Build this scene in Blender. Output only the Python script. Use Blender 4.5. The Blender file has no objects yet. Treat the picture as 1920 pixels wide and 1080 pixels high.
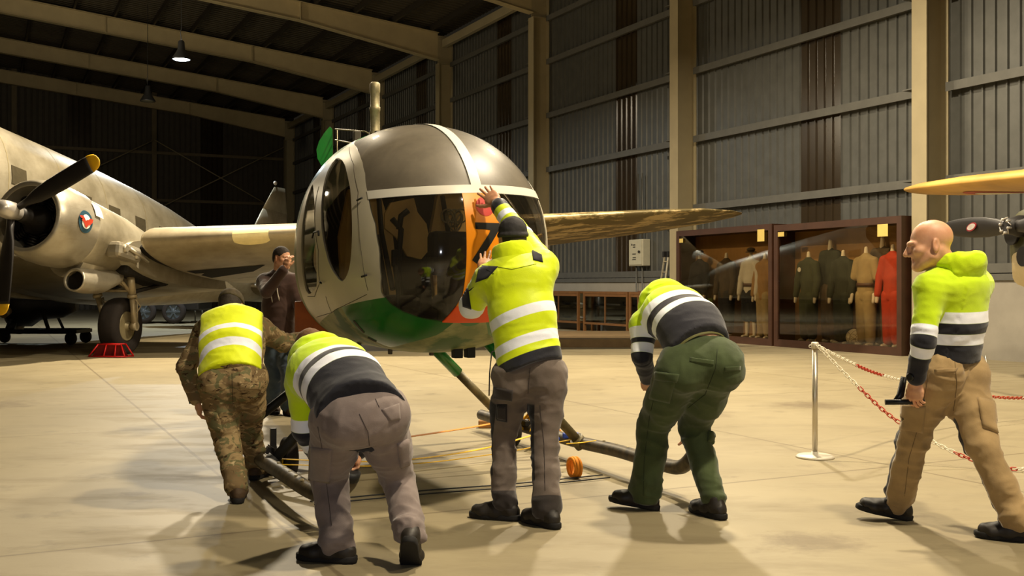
import bpy, bmesh, math, random
import numpy as np
from mathutils import Vector, Matrix
from mathutils.bvhtree import BVHTree

random.seed(7)
SC = bpy.context.scene
COL = SC.collection
F = 2000.0          # focal length in pixels of the 1920 px wide frame
HC = 1.35           # camera height
HZ = 535.0          # horizon row
pi = math.pi
R = math.radians


def V(*a):
    return np.array(a if len(a) > 1 else a[0], dtype=float)


def P(px, py, Y):
    """point at depth Y along the ray of a frame position"""
    return V((px - 960) * Y / F, Y, HC - (py - HZ) * Y / F)


def G(px, py, z=0.0):
    Y = (HC - z) * F / (py - HZ)
    return V((px - 960) * Y / F, Y, z)


def nrm(v):
    v = np.asarray(v, float)
    return v / max(1e-12, np.linalg.norm(v))


def lin(c):
    """sRGB 0-255 -> linear"""
    o = []
    for x in c:
        x = x / 255.0
        o.append(x / 12.92 if x <= 0.04045 else ((x + 0.055) / 1.055) ** 2.4)
    return tuple(o)


# ------------------------------------------------------------------ materials
class NT:
    def __init__(s, name):
        s.m = bpy.data.materials.new(name)
        s.m.use_nodes = True
        s.t = s.m.node_tree
        s.t.nodes.clear()
        s.out = s.t.nodes.new('ShaderNodeOutputMaterial')
        s._c = {}

    def n(s, kind, **kw):
        x = s.t.nodes.new('ShaderNode' + kind)
        for k, v in kw.items():
            setattr(x, k, v)
        return x

    def put(s, sock, val):
        if val is None:
            return
        if hasattr(val, 'is_linked') or isinstance(val, bpy.types.NodeSocket):
            s.t.links.new(val, sock)
        else:
            if sock.type == 'RGBA' and hasattr(val, '__len__') and len(val) == 3:
                val = (*val, 1)
            sock.default_value = val

    def obj(s):
        if 'o' not in s._c:
            s._c['o'] = s.n('TexCoord').outputs['Object']
        return s._c['o']

    def xyz(s, v=None):
        x = s.n('SeparateXYZ')
        s.put(x.inputs[0], v or s.obj())
        return x.outputs[0], x.outputs[1], x.outputs[2]

    def attr(s, name):
        return s.n('Attribute', attribute_name=name).outputs['Fac']

    def m_(s, op, a, b=None, c=None, clamp=False):
        x = s.n('Math', operation=op, use_clamp=clamp)
        s.put(x.inputs[0], a)
        s.put(x.inputs[1], b)
        s.put(x.inputs[2], c)
        return x.outputs[0]

    def mapping(s, scale=(1, 1, 1), rot=(0, 0, 0), v=None, loc=(0, 0, 0)):
        x = s.n('Mapping')
        s.put(x.inputs[0], v or s.obj())
        x.inputs['Scale'].default_value = scale
        x.inputs['Rotation'].default_value = rot
        x.inputs['Location'].default_value = loc
        return x.outputs[0]

    def noise(s, scale, detail=4, rough=.55, v=None, dist=0):
        x = s.n('TexNoise')
        s.put(x.inputs['Vector'], v or s.obj())
        x.inputs['Scale'].default_value = scale
        x.inputs['Detail'].default_value = detail
        x.inputs['Roughness'].default_value = rough
        x.inputs['Distortion'].default_value = dist
        return x.outputs['Fac']

    def voro(s, scale, v=None, out='Distance', feature='F1'):
        x = s.n('TexVoronoi', feature=feature)
        s.put(x.inputs['Vector'], v or s.obj())
        x.inputs['Scale'].default_value = scale
        return x.outputs[out]

    def wave(s, scale, v=None, dist=0, direction='X', profile='SIN'):
        x = s.n('TexWave', bands_direction=direction, wave_profile=profile)
        s.put(x.inputs['Vector'], v or s.obj())
        x.inputs['Scale'].default_value = scale
        x.inputs['Distortion'].default_value = dist
        return x.outputs['Fac']

    def step(s, x, lo, hi):
        """0 below lo, 1 above hi"""
        r = s.n('MapRange', clamp=True)
        s.put(r.inputs[0], x)
        r.inputs[1].default_value = lo
        r.inputs[2].default_value = hi
        return r.outputs[0]

    def between(s, x, lo, hi, e=.002):
        return s.m_('MULTIPLY', s.step(x, lo - e, lo + e), s.m_('SUBTRACT', 1.0, s.step(x, hi - e, hi + e)))

    def mix(s, f, a, b):
        x = s.n('Mix', data_type='RGBA')
        s.put(x.inputs[0], f)
        s.put(x.inputs[6], a)
        s.put(x.inputs[7], b)
        return x.outputs[2]

    def fmix(s, f, a, b):
        x = s.n('Mix', data_type='FLOAT')
        s.put(x.inputs[0], f)
        s.put(x.inputs[2], a)
        s.put(x.inputs[3], b)
        return x.outputs[0]

    def bump(s, h, strength=.3, dist=.01):
        x = s.n('Bump')
        x.inputs['Strength'].default_value = strength
        x.inputs['Distance'].default_value = dist
        s.put(x.inputs['Height'], h)
        return x.outputs[0]

    def bsdf(s, col, rough=.6, metal=0., normal=None, spec=.4, sheen=0., trans=0., coat=0., alpha=None):
        b = s.n('BsdfPrincipled')
        s.put(b.inputs['Base Color'], col)
        s.put(b.inputs['Roughness'], rough)
        s.put(b.inputs['Metallic'], metal)
        s.put(b.inputs['Specular IOR Level'], spec)
        s.put(b.inputs['Sheen Weight'], sheen)
        s.put(b.inputs['Transmission Weight'], trans)
        s.put(b.inputs['Coat Weight'], coat)
        s.put(b.inputs['Alpha'], alpha)
        if normal is not None:
            s.put(b.inputs['Normal'], normal)
        return b.outputs[0]

    def done(s, shader):
        s.t.links.new(shader, s.out.inputs['Surface'])
        return s.m


def simple(name, col, rough=.6, metal=0., var=.25, scale=8., bump=0., bscale=60., spec=.4, col2=None, sheen=0.):
    """plain material with some noise in its colour and an optional fine bump"""
    t = NT(name)
    c = lin(col)
    d = lin(col2) if col2 else tuple(x * (1 - var) for x in c)
    n = t.step(t.noise(scale, 6, .6), .35, .68)
    cc = t.mix(n, c, d)
    nm = t.bump(t.noise(bscale, 4, .6), bump, .004) if bump else None
    return t.done(t.bsdf(cc, rough, metal, nm, spec, sheen))


# ------------------------------------------------------------------ object helpers
WLOC = {}


def tag(o, label=None, cat=None, group=None, kind=None):
    if label:
        o['label'] = label
    if cat:
        o['category'] = cat
    if group:
        o['group'] = group
    if kind:
        o['kind'] = kind
    return o


def thing(name, loc, label, cat, group=None):
    o = bpy.data.objects.new(name, None)
    COL.objects.link(o)
    o.location = tuple(float(x) for x in loc)
    o.empty_display_size = .2
    WLOC[o.name] = V(loc)
    return tag(o, label, cat, group)


def mkmesh(name, verts, faces, mats, fm=None, smooth=True, normals=None, attrs=None):
    me = bpy.data.meshes.new(name)
    verts = np.asarray(verts, dtype=np.float32).reshape(-1, 3)
    if isinstance(faces, np.ndarray):
        nf, k = faces.shape
        me.vertices.add(len(verts))
        me.vertices.foreach_set('co', verts.ravel())
        me.loops.add(nf * k)
        me.loops.foreach_set('vertex_index', faces.astype(np.int32).ravel())
        me.polygons.add(nf)
        me.polygons.foreach_set('loop_start', np.arange(0, nf * k, k, dtype=np.int32))
        me.update(calc_edges=True)
    else:
        me.from_pydata([tuple(map(float, v)) for v in verts], [], [tuple(int(i) for i in f) for f in faces])
    for m in (mats if isinstance(mats, (list, tuple)) else [mats]):
        me.materials.append(m)
    if fm is not None:
        me.polygons.foreach_set('material_index', np.asarray(fm, np.int32))
    if isinstance(smooth, (bool, int)):
        sm = np.full(len(me.polygons), bool(smooth))
    else:
        sm = np.asarray(smooth, bool)
    me.polygons.foreach_set('use_smooth', sm)
    if attrs:
        for k, a in attrs.items():
            at = me.attributes.new(k, 'FLOAT', 'POINT')
            at.data.foreach_set('value', np.asarray(a, np.float32))
    me.update()
    if normals is not None:
        me.normals_split_custom_set_from_vertices([tuple(map(float, n)) for n in normals])
    return me


def link(name, me, parent=None, loc=None):
    """me holds world coordinates; they are made relative to the thing's base"""
    o = bpy.data.objects.new(name, me)
    COL.objects.link(o)
    if parent is not None:
        L = WLOC[parent.name]
        o.parent = parent
        WLOC[o.name] = L
    else:
        if loc is None:
            co = np.empty(len(me.vertices) * 3, np.float32)
            me.vertices.foreach_get('co', co)
            co = co.reshape(-1, 3)
            a, b = co.min(0), co.max(0)
            loc = V((a[0] + b[0]) / 2, (a[1] + b[1]) / 2, a[2])
        L = V(loc)
        o.location = tuple(map(float, L))
        WLOC[o.name] = L
    me.transform(Matrix.Translation(Vector((-L[0], -L[1], -L[2]))))
    return o


class MB:
    """collects shapes into one mesh; every shape is given in world coordinates"""

    def __init__(s, T=None):
        s.v, s.f, s.m, s.s = [], [], [], []
        s.T = T

    def pt(s, p):
        return s.T(p) if s.T else V(p)

    def add(s, vs, fs, m=0, smooth=False, raw=False):
        o = len(s.v)
        s.v += [V(p) if raw else s.pt(p) for p in vs]
        for f in fs:
            s.f.append([i + o for i in f])
            s.m.append(m)
            s.s.append(smooth)
        return s

    def box(s, lo, hi, m=0):
        x0, y0, z0 = lo
        x1, y1, z1 = hi
        vs = [(x0, y0, z0), (x1, y0, z0), (x1, y1, z0), (x0, y1, z0), (x0, y0, z1), (x1, y0, z1), (x1, y1, z1), (x0, y1, z1)]
        return s.add(vs, [(0, 3, 2, 1), (4, 5, 6, 7), (0, 1, 5, 4), (1, 2, 6, 5), (2, 3, 7, 6), (3, 0, 4, 7)], m)

    def bbox(s, lo, hi, b=.01, m=0):
        """box with bevelled long edges (chamfer all)"""
        lo, hi = V(lo), V(hi)
        b = min(b, .45 * min(hi - lo))
        bm = bmesh.new()
        bmesh.ops.create_cube(bm, size=1)
        for v in bm.verts:
            v.co = Vector([(lo[i] + hi[i]) / 2 + v.co[i] * (hi[i] - lo[i]) for i in range(3)])
        bmesh.ops.bevel(bm, geom=bm.edges[:] + bm.verts[:], offset=b, segments=2, affect='EDGES', profile=.5)
        bm.verts.index_update()
        s.add([tuple(v.co) for v in bm.verts], [[v.index for v in f.verts] for f in bm.faces], m)
        bm.free()
        return s

    def bar(s, a, b, w, h, up=(0, 0, 1), m=0):
        """rectangular bar from a to b; w across, h along up"""
        a, b = V(a), V(b)
        ax = nrm(b - a)
        up = V(up)
        sd = np.cross(ax, up)
        if np.linalg.norm(sd) < 1e-6:
            sd = np.cross(ax, V(1, 0, 0))
        sd = nrm(sd)
        u = np.cross(sd, ax)
        vs = []
        for e in (a, b):
            for i, j in ((-1, -1), (1, -1), (1, 1), (-1, 1)):
                vs.append(e + sd * i * w / 2 + u * j * h / 2)
        return s.add(vs, [(0, 1, 2, 3), (7, 6, 5, 4), (0, 4, 5, 1), (1, 5, 6, 2), (2, 6, 7, 3), (3, 7, 4, 0)], m)

    def tube(s, pts, r, n=12, m=0, caps=True, closed=False):
        pts = [V(p) for p in pts]
        rs = r if hasattr(r, '__len__') else [r] * len(pts)
        N = len(pts)
        prev = None
        vs, fs = [], []
        for i in range(N):
            if closed:
                t = nrm(pts[(i + 1) % N] - pts[i - 1])
            else:
                t = nrm(pts[min(i + 1, N - 1)] - pts[max(i - 1, 0)])
            if prev is None:
                u = np.cross(t, V(0, 0, 1))
                if np.linalg.norm(u) < .05:
                    u = np.cross(t, V(1, 0, 0))
                u = nrm(u)
            else:
                u = nrm(prev - t * prev.dot(t))
            prev = u
            w = np.cross(t, u)
            for k in range(n):
                a = 2 * pi * k / n
                vs.append(pts[i] + (u * math.cos(a) + w * math.sin(a)) * rs[i])
        for i in range(N if closed else N - 1):
            j = (i + 1) % N
            for k in range(n):
                k2 = (k + 1) % n
                fs.append((i * n + k, i * n + k2, j * n + k2, j * n + k))
        s.add(vs, fs, m, True)
        if caps and not closed:
            o = len(s.v) - N * n
            s.f.append([o + k for k in range(n)][::-1]); s.m.append(m); s.s.append(False)
            s.f.append([o + (N - 1) * n + k for k in range(n)]); s.m.append(m); s.s.append(False)
        return s

    def lathe(s, prof, base=(0, 0, 0), axis=(0, 0, 1), n=32, m=0, smooth=True, cap=True):
        """prof: (radius, height) pairs along axis"""
        base, ax = V(base), nrm(axis)
        u = np.cross(ax, V(0, 0, 1))
        if np.linalg.norm(u) < .05:
            u = V(1, 0, 0)
        u = nrm(u)
        w = np.cross(ax, u)
        vs, fs = [], []
        for r_, h in prof:
            for k in range(n):
                a = 2 * pi * k / n
                vs.append(base + ax * h + (u * math.cos(a) + w * math.sin(a)) * r_)
        for i in range(len(prof) - 1):
            for k in range(n):
                k2 = (k + 1) % n
                fs.append((i * n + k, i * n + k2, (i + 1) * n + k2, (i + 1) * n + k))
        s.add(vs, fs, m, smooth)
        if cap:
            o = len(s.v) - len(prof) * n
            for i, rev in ((0, True), (len(prof) - 1, False)):
                if prof[i][0] > 1e-4:
                    f = [o + i * n + k for k in range(n)]
                    s.f.append(f[::-1] if rev else f); s.m.append(m); s.s.append(False)
        return s

    def loft(s, rings, m=0, smooth=True, caps=True, closed=True):
        n = len(rings[0])
        vs = [p for r_ in rings for p in r_]
        fs = []
        for i in range(len(rings) - 1):
            for k in range(n if closed else n - 1):
                k2 = (k + 1) % n
                fs.append((i * n + k, i * n + k2, (i + 1) * n + k2, (i + 1) * n + k))
        s.add(vs, fs, m, smooth)
        if caps and closed:
            o = len(s.v) - len(vs)
            s.f.append([o + k for k in range(n)][::-1]); s.m.append(m); s.s.append(False)
            o2 = o + (len(rings) - 1) * n
            s.f.append([o2 + k for k in range(n)]); s.m.append(m); s.s.append(False)
        return s

    def prism(s, poly, off, m=0, smooth=False):
        """polygon of 3-D points extruded by vector off"""
        off = V(off)
        n = len(poly)
        vs = [V(p) for p in poly] + [V(p) + off for p in poly]
        fs = [tuple(range(n))[::-1], tuple(range(n, 2 * n))]
        for k in range(n):
            k2 = (k + 1) % n
            fs.append((k, k2, n + k2, n + k))
        return s.add(vs, fs, m, smooth)

    def torus(s, c, ax, Rr, r, n=20, k=8, m=0, stretch=None):
        c, ax = V(c), nrm(ax)
        u = np.cross(ax, V(0, 0, 1))
        if np.linalg.norm(u) < .05:
            u = V(1, 0, 0)
        u = nrm(u)
        w = np.cross(ax, u)
        pts = [c + (u * math.cos(2 * pi * i / n) + w * math.sin(2 * pi * i / n)) * Rr for i in range(n)]
        return s.tube(pts, r, k, m, False, True)

    def ball(s, c, r, n=16, m=0):
        r = V(r) if hasattr(r, '__len__') else V(r, r, r)
        rings = []
        for i in range(n // 2 + 1):
            t = pi * i / (n // 2)
            rr = max(math.sin(t), 1e-3)
            rings.append([V(c) + r * V(rr * math.cos(2 * pi * k / n), rr * math.sin(2 * pi * k / n), -math.cos(t)) for k in range(n)])
        return s.loft(rings, m, True, True)

    def build(s, name, mats, parent=None, loc=None):
        me = mkmesh(name, s.v, s.f, mats, s.m, s.s)
        bm = bmesh.new(); bm.from_mesh(me)
        bmesh.ops.recalc_face_normals(bm, faces=bm.faces[:])
        bm.to_mesh(me); bm.free()
        return link(name, me, parent, loc)


def dup(root, loc, label=None):
    """a copy of a thing with copies of its parts and sub-parts"""
    r = root.copy(); COL.objects.link(r)
    r.location = tuple(map(float, loc)); WLOC[r.name] = V(loc)
    if label:
        r['label'] = label
    for ch in list(root.children):
        c = ch.copy(); COL.objects.link(c); c.parent = r
        for g in list(ch.children):
            d = g.copy(); COL.objects.link(d); d.parent = c
    return r


# ------------------------------------------------------------------ noise on points
def vnoise(p):
    p = np.asarray(p, float)
    i = np.floor(p).astype(np.int64)
    f = p - i
    u = f * f * (3 - 2 * f)
    def h(a, b, c):
        n = (a * 374761393 + b * 668265263 + c * 1442695041) & 0xffffffff
        n = ((n ^ (n >> 13)) * 1274126177) & 0xffffffff
        n = n ^ (n >> 16)
        return (n & 0xffff) / 65535.0
    r = 0
    for a in (0, 1):
        for b in (0, 1):
            for c in (0, 1):
                w = (u[:, 0] if a else 1 - u[:, 0]) * (u[:, 1] if b else 1 - u[:, 1]) * (u[:, 2] if c else 1 - u[:, 2])
                r = r + w * h(i[:, 0] + a, i[:, 1] + b, i[:, 2] + c)
    return r * 2 - 1


# ------------------------------------------------------------------ implicit surfaces
class Sdf:
    def __init__(s, lo, hi, h):
        s.h = h
        s.lo = V(lo) - 3 * h
        n = np.ceil((V(hi) - V(lo)) / h).astype(int) + 7
        s.n = n
        s.D = np.full(tuple(n), 9.0, np.float32)
        s.ax = [(s.lo[i] + h * np.arange(n[i])).astype(np.float32) for i in range(3)]

    def sub(s, lo, hi):
        sl, c = [], []
        for i in range(3):
            a = int(max(0, math.floor((lo[i] - s.lo[i]) / s.h)))
            b = int(min(s.n[i], math.ceil((hi[i] - s.lo[i]) / s.h) + 1))
            if b <= a:
                return None, None
            sl.append(slice(a, b))
            sh = [1, 1, 1]; sh[i] = b - a
            c.append(s.ax[i][a:b].reshape(sh))
        return tuple(sl), c

    def blend(s, sl, d, k, cut=False):
        a = s.D[sl]
        if cut:
            b = -d
            h = np.maximum(k - np.abs(a - b), 0) / k
            s.D[sl] = np.maximum(a, b) + h * h * k * .25
        else:
            h = np.maximum(k - np.abs(a - d), 0) / k
            s.D[sl] = np.minimum(a, d) - h * h * k * .25

    def cone(s, a, b, ra, rb, k=.02, cut=False):
        a, b = V(a), V(b)
        m = max(ra, rb) + k + 2 * s.h
        sl, c = s.sub(np.minimum(a, b) - m, np.maximum(a, b) + m)
        if sl is None:
            return
        ba = b - a
        L2 = max(1e-9, ba.dot(ba))
        x, y, z = c[0] - a[0], c[1] - a[1], c[2] - a[2]
        t = np.clip((x * ba[0] + y * ba[1] + z * ba[2]) / L2, 0, 1)
        d = np.sqrt((x - t * ba[0]) ** 2 + (y - t * ba[1]) ** 2 + (z - t * ba[2]) ** 2) - (ra + (rb - ra) * t)
        s.blend(sl, d.astype(np.float32), k, cut)

    def chain(s, pts, rs, k=.02):
        for i in range(len(pts) - 1):
            s.cone(pts[i], pts[i + 1], rs[i], rs[i + 1], k)

    def sect(s, a, b, lat, wa, da, wb, db, k=.03, e=2.0, cut=False):
        """elliptic section swept from a to b; lat is the wide direction"""
        a, b = V(a), V(b)
        ba = b - a
        L = np.linalg.norm(ba)
        ax = ba / L
        lat = nrm(V(lat) - ax * V(lat).dot(ax))
        fr = np.cross(ax, lat)
        m = max(wa, wb, da, db) + k + 2 * s.h
        sl, c = s.sub(np.minimum(a, b) - m, np.maximum(a, b) + m)
        if sl is None:
            return
        x, y, z = c[0] - a[0], c[1] - a[1], c[2] - a[2]
        ta = x * ax[0] + y * ax[1] + z * ax[2]
        t = np.clip(ta / L, 0, 1)
        qz = ta - t * L
        qx = x * lat[0] + y * lat[1] + z * lat[2]
        qy = x * fr[0] + y * fr[1] + z * fr[2]
        w = wa + (wb - wa) * t
        d = da + (db - da) * t
        mm = np.minimum(w, d)
        if e == 2.0:
            l = np.sqrt((qx / w) ** 2 + (qy / d) ** 2 + (qz / mm) ** 2)
        else:
            l = (np.abs(qx / w) ** e + np.abs(qy / d) ** e + np.abs(qz / mm) ** e) ** (1 / e)
        s.blend(sl, ((l - 1) * mm).astype(np.float32), k, cut)

    def ell(s, c0, r, M=None, k=.02, cut=False):
        """ellipsoid with radii r along rows of M"""
        c0, r = V(c0), V(r)
        M = np.eye(3) if M is None else np.asarray(M, float)
        m = max(r) + k + 2 * s.h
        sl, c = s.sub(c0 - m, c0 + m)
        if sl is None:
            return
        x, y, z = c[0] - c0[0], c[1] - c0[1], c[2] - c0[2]
        q = [(x * M[i][0] + y * M[i][1] + z * M[i][2]) / r[i] for i in range(3)]
        l = np.sqrt(q[0] ** 2 + q[1] ** 2 + q[2] ** 2)
        l2 = np.sqrt((q[0] / r[0]) ** 2 + (q[1] / r[1]) ** 2 + (q[2] / r[2]) ** 2)
        d = l * (l - 1) / np.maximum(l2, 1e-6)
        s.blend(sl, d.astype(np.float32), k, cut)

    def plane_cut(s, p, n):
        """remove everything on the side n points to"""
        p, n = V(p), nrm(n)
        d = (s.ax[0].reshape(-1, 1, 1) - p[0]) * n[0] + (s.ax[1].reshape(1, -1, 1) - p[1]) * n[1] + (s.ax[2].reshape(1, 1, -1) - p[2]) * n[2]
        s.D = np.maximum(s.D, d.astype(np.float32))

    def extract(s, smooth=2):
        D, h = s.D, s.h
        S = D < 0
        c = np.zeros(tuple(s.n - 1), np.int8)
        for i in (0, 1):
            for j in (0, 1):
                for k in (0, 1):
                    c += S[i:i + s.n[0] - 1, j:j + s.n[1] - 1, k:k + s.n[2] - 1]
        act = (c > 0) & (c < 8)
        I = np.argwhere(act)
        idx = np.full(act.shape, -1, np.int64)
        idx[act] = np.arange(len(I))
        cv = {}
        for i in (0, 1):
            for j in (0, 1):
                for k in (0, 1):
                    cv[(i, j, k)] = D[I[:, 0] + i, I[:, 1] + j, I[:, 2] + k]
        acc = np.zeros((len(I), 3)); cnt = np.zeros(len(I))
        for axx in range(3):
            o = [x for x in range(3) if x != axx]
            for p in (0, 1):
                for q in (0, 1):
                    a = [0, 0, 0]; a[o[0]] = p; a[o[1]] = q
                    b = list(a); b[axx] = 1
                    da, db = cv[tuple(a)], cv[tuple(b)]
                    m = (da < 0) != (db < 0)
                    t = np.where(m, da / np.where(m, da - db, 1), 0)
                    pt = np.tile(np.array(a, float), (len(I), 1)); pt[:, axx] = t
                    acc[m] += pt[m]; cnt[m] += 1
        v = s.lo + h * (I + acc / cnt[:, None])
        fs = []
        for axx in range(3):
            o1, o2 = (axx + 1) % 3, (axx + 2) % 3
            A = [slice(None)] * 3; B = [slice(None)] * 3
            A[axx] = slice(0, -1); B[axx] = slice(1, None)
            s0, s1 = S[tuple(A)], S[tuple(B)]
            E = np.argwhere(s0 != s1)
            ok = (E[:, o1] > 0) & (E[:, o2] > 0) & (E[:, o1] < s.n[o1] - 1) & (E[:, o2] < s.n[o2] - 1)
            E = E[ok]
            q = []
            for d1, d2 in ((1, 1), (0, 1), (0, 0), (1, 0)):
                e = E.copy(); e[:, o1] -= d1; e[:, o2] -= d2
                q.append(idx[e[:, 0], e[:, 1], e[:, 2]])
            q = np.stack(q, 1)
            ins = s0[E[:, 0], E[:, 1], E[:, 2]]
            q[~ins] = q[~ins][:, ::-1]
            fs.append(q)
        f = np.concatenate(fs)
        f = f[(f >= 0).all(1)]
        for it in range(smooth):
            v = lap(v, f, .5)
        return v, f


def lap(v, f, w):
    a = f.ravel(); b = np.roll(f, -1, 1).ravel()
    n = len(v)
    e0 = np.concatenate([a, b]); e1 = np.concatenate([b, a])
    deg = np.maximum(np.bincount(e0, minlength=n), 1)
    s = np.stack([np.bincount(e0, weights=v[e1, i], minlength=n) for i in range(3)], 1) / deg[:, None]
    return v + w * (s - v)


def vnormals(v, f):
    d1 = v[f[:, 2]] - v[f[:, 0]]; d2 = v[f[:, 3]] - v[f[:, 1]]
    n = np.cross(d1, d2)
    o = np.zeros_like(v)
    for k in range(4):
        for i in range(3):
            o[:, i] += np.bincount(f[:, k], weights=n[:, i], minlength=len(v))
    return o / np.maximum(np.linalg.norm(o, axis=1), 1e-12)[:, None]


def segd(p, a, b):
    """distance to segment, parameter along it"""
    a, b = V(a), V(b)
    ba = b - a
    t = np.clip(((p - a) @ ba) / ba.dot(ba), 0, 1)
    return np.linalg.norm(p - (a + t[:, None] * ba), axis=1), t
# ================================================================== the hangar
WA = math.atan(980 / 2000)
WD = V(-math.sin(WA), math.cos(WA), 0)     # along the right wall, away from the camera
WN = V(math.cos(WA), math.sin(WA), 0)      # towards the right wall
QW = 16.4                                  # distance of the right wall
TE = 63.6                                  # end wall
COLT = [14.9 + 8.05 * k for k in range(-2, 7)]
EAVE = 11.0
QR = -6.6                                  # ridge
SL = .105


def W(t, q, z):
    return WD * t + WN * q + V(0, 0, z)


def Wt(p):
    return W(p[0], p[1], p[2])


def roofz(q):
    return EAVE + SL * (QW - q if q > QR else q - (2 * QR - QW))


def m_floor():
    t = NT('concrete_floor')
    base = lin((146, 135, 108))
    n1 = t.step(t.noise(.55, 5, .6), .35, .7)
    c = t.mix(n1, base, lin((130, 119, 93)))
    v = t.mapping((.6, 1.5, 1), (0, 0, .12))
    n2 = t.step(t.noise(1.6, 6, .65, v), .48, .74)
    c = t.mix(t.m_('MULTIPLY', n2, .6), c, lin((108, 97, 75)))
    n3 = t.step(t.noise(2.3, 5, .62), .60, .74)
    c = t.mix(t.m_('MULTIPLY', n3, .65), c, lin((92, 82, 64)))
    n4 = t.step(t.noise(9, 4, .7), .66, .76)
    c = t.mix(t.m_('MULTIPLY', n4, .28), c, lin((98, 84, 66)))
    # saw-cut joints along and across the hangar
    x, y, z = t.xyz(t.mapping((1, 1, 1), (0, 0, -WA)))
    for ax, off, per in ((x, JX, 4.6), (y, JY, 4.6)):
        f = t.m_('ABSOLUTE', t.m_('SUBTRACT', t.m_('FRACT', t.m_('DIVIDE', t.m_('SUBTRACT', ax, off - per / 2), per)), .5))
        wob = t.m_('MULTIPLY', t.m_('SUBTRACT', t.noise(6, 3), .5), .004)
        ln = t.m_('SUBTRACT', 1.0, t.step(t.m_('ADD', f, wob), .0018, .004))
        c = t.mix(t.m_('MULTIPLY', ln, .62), c, lin((92, 80, 60)))
    # oil stains with their own place
    for sx, sy, sr in ((1.58, 5.62, .33), (-2.45, 6.9, .14), (1.9, 11.2, .5), (-1.2, 5.0, .12), (3.4, 12, .6), (-6, 12, .8)):
        dx = t.m_('SUBTRACT', t.xyz()[0], sx); dy = t.m_('MULTIPLY', t.m_('SUBTRACT', t.xyz()[1], sy), 1.15)
        d = t.m_('SQRT', t.m_('ADD', t.m_('MULTIPLY', dx, dx), t.m_('MULTIPLY', dy, dy)))
        d = t.m_('ADD', d, t.m_('MULTIPLY', t.m_('SUBTRACT', t.noise(7, 5, .7), .5), sr * 1.9))
        k = t.m_('SUBTRACT', 1.0, t.step(d, sr * .35, sr * .95))
        c = t.mix(t.m_('MULTIPLY', k, .55), c, lin((92, 78, 60)))
    rough = t.fmix(n2, .5, .68)
    return t.done(t.bsdf(c, rough, 0, t.bump(t.noise(45, 5, .65), .12, .004), .32))


_g = G(280, 783)
JX = float(_g.dot(WN)); JY = float(G(1620, 880).dot(WD))
M_FLOOR = m_floor()
fl = MB()
fl.box((-60, -14, -.2), (40, 75, 0))
o = fl.build('floor', M_FLOOR, loc=(0, 0, 0)); tag(o, kind='structure')

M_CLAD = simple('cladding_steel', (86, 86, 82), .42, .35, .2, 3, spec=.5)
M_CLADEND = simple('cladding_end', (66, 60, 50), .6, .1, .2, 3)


def m_trans():
    t = NT('translucent_strip')
    return t.done(t.bsdf(t.mix(t.noise(2, 3), lin((38, 30, 20)), lin((52, 42, 28))), .2, 0, None, .5))


M_TRANS = m_trans()
M_LOWWALL = simple('low_wall_render', (146, 140, 128), .8, 0, .14, 2, .3, 40)
M_STEEL = simple('painted_steel', (156, 144, 114), .55, 0, .13, 1.5)
M_RAFTERLIT = simple('rafter_steel_lit', (180, 164, 126), .55, 0, .13, 1.5)  # lighter copy of the column steel, roof uplight put into its colour
M_ENDSTEEL = simple('end_wall_steel', (104, 92, 68), .6, 0, .2, 3)
M_GIRT = simple('girt_steel', (96, 95, 90), .5, .25, .15, 4)
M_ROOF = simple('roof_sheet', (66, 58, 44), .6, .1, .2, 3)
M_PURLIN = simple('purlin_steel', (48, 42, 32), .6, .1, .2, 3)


def cladding(mb, t0, t1, fn, z0, z1, strips, pitch=.26, dep=.035):
    """ribbed sheet; fn(t, depth, z) -> point"""
    ts = []
    t = t0
    while t < t1:
        ts += [(t, 0), (t + pitch * .72, 0), (t + pitch * .80, dep), (t + pitch * .92, dep)]
        t += pitch
    ts.append((t, 0))
    for i in range(len(ts) - 1):
        a, b = ts[i], ts[i + 1]
        tm = (a[0] + b[0]) / 2
        m = 1 if any(s0 < tm < s1 for s0, s1 in strips) else 0
        mb.add([fn(a[0], a[1], z0), fn(b[0], b[1], z0), fn(b[0], b[1], z1), fn(a[0], a[1], z1)], [(0, 1, 2, 3)], m)


strips = [(COLT[k] + 2.5, COLT[k] + 3.7) for k in range(len(COLT))]
mb = MB()
cladding(mb, -14, TE, lambda t, d, z: W(t, QW - d, z), 1.45, EAVE + .1, strips)
mb.box((0, 0, 0), (0, 0, 0), 2) if False else None
wb = MB(Wt)
wb.box((-14, QW - .12, 0), (TE, QW + .2, 1.47), 2)
wb.box((-14, QW - .16, 1.44), (TE, QW + .05, 1.56), 3)
mb.v += []
o0 = len(mb.v)
mb.v += wb.v; mb.f += [[i + o0 for i in f] for f in wb.f]; mb.m += wb.m; mb.s += wb.s
o = mb.build('wall_right', [M_CLAD, M_TRANS, M_LOWWALL, M_GIRT], loc=W(20, QW, 0)); tag(o, kind='structure')

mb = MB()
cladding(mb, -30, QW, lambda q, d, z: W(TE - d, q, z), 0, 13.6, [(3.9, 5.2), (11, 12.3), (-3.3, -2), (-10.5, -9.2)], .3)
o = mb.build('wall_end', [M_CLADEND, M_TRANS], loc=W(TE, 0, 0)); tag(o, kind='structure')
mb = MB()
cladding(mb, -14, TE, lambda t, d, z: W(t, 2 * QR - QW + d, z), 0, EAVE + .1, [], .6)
o = mb.build('wall_left', [M_CLADEND, M_TRANS], loc=W(20, 2 * QR - QW, 0)); tag(o, kind='structure')

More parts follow.
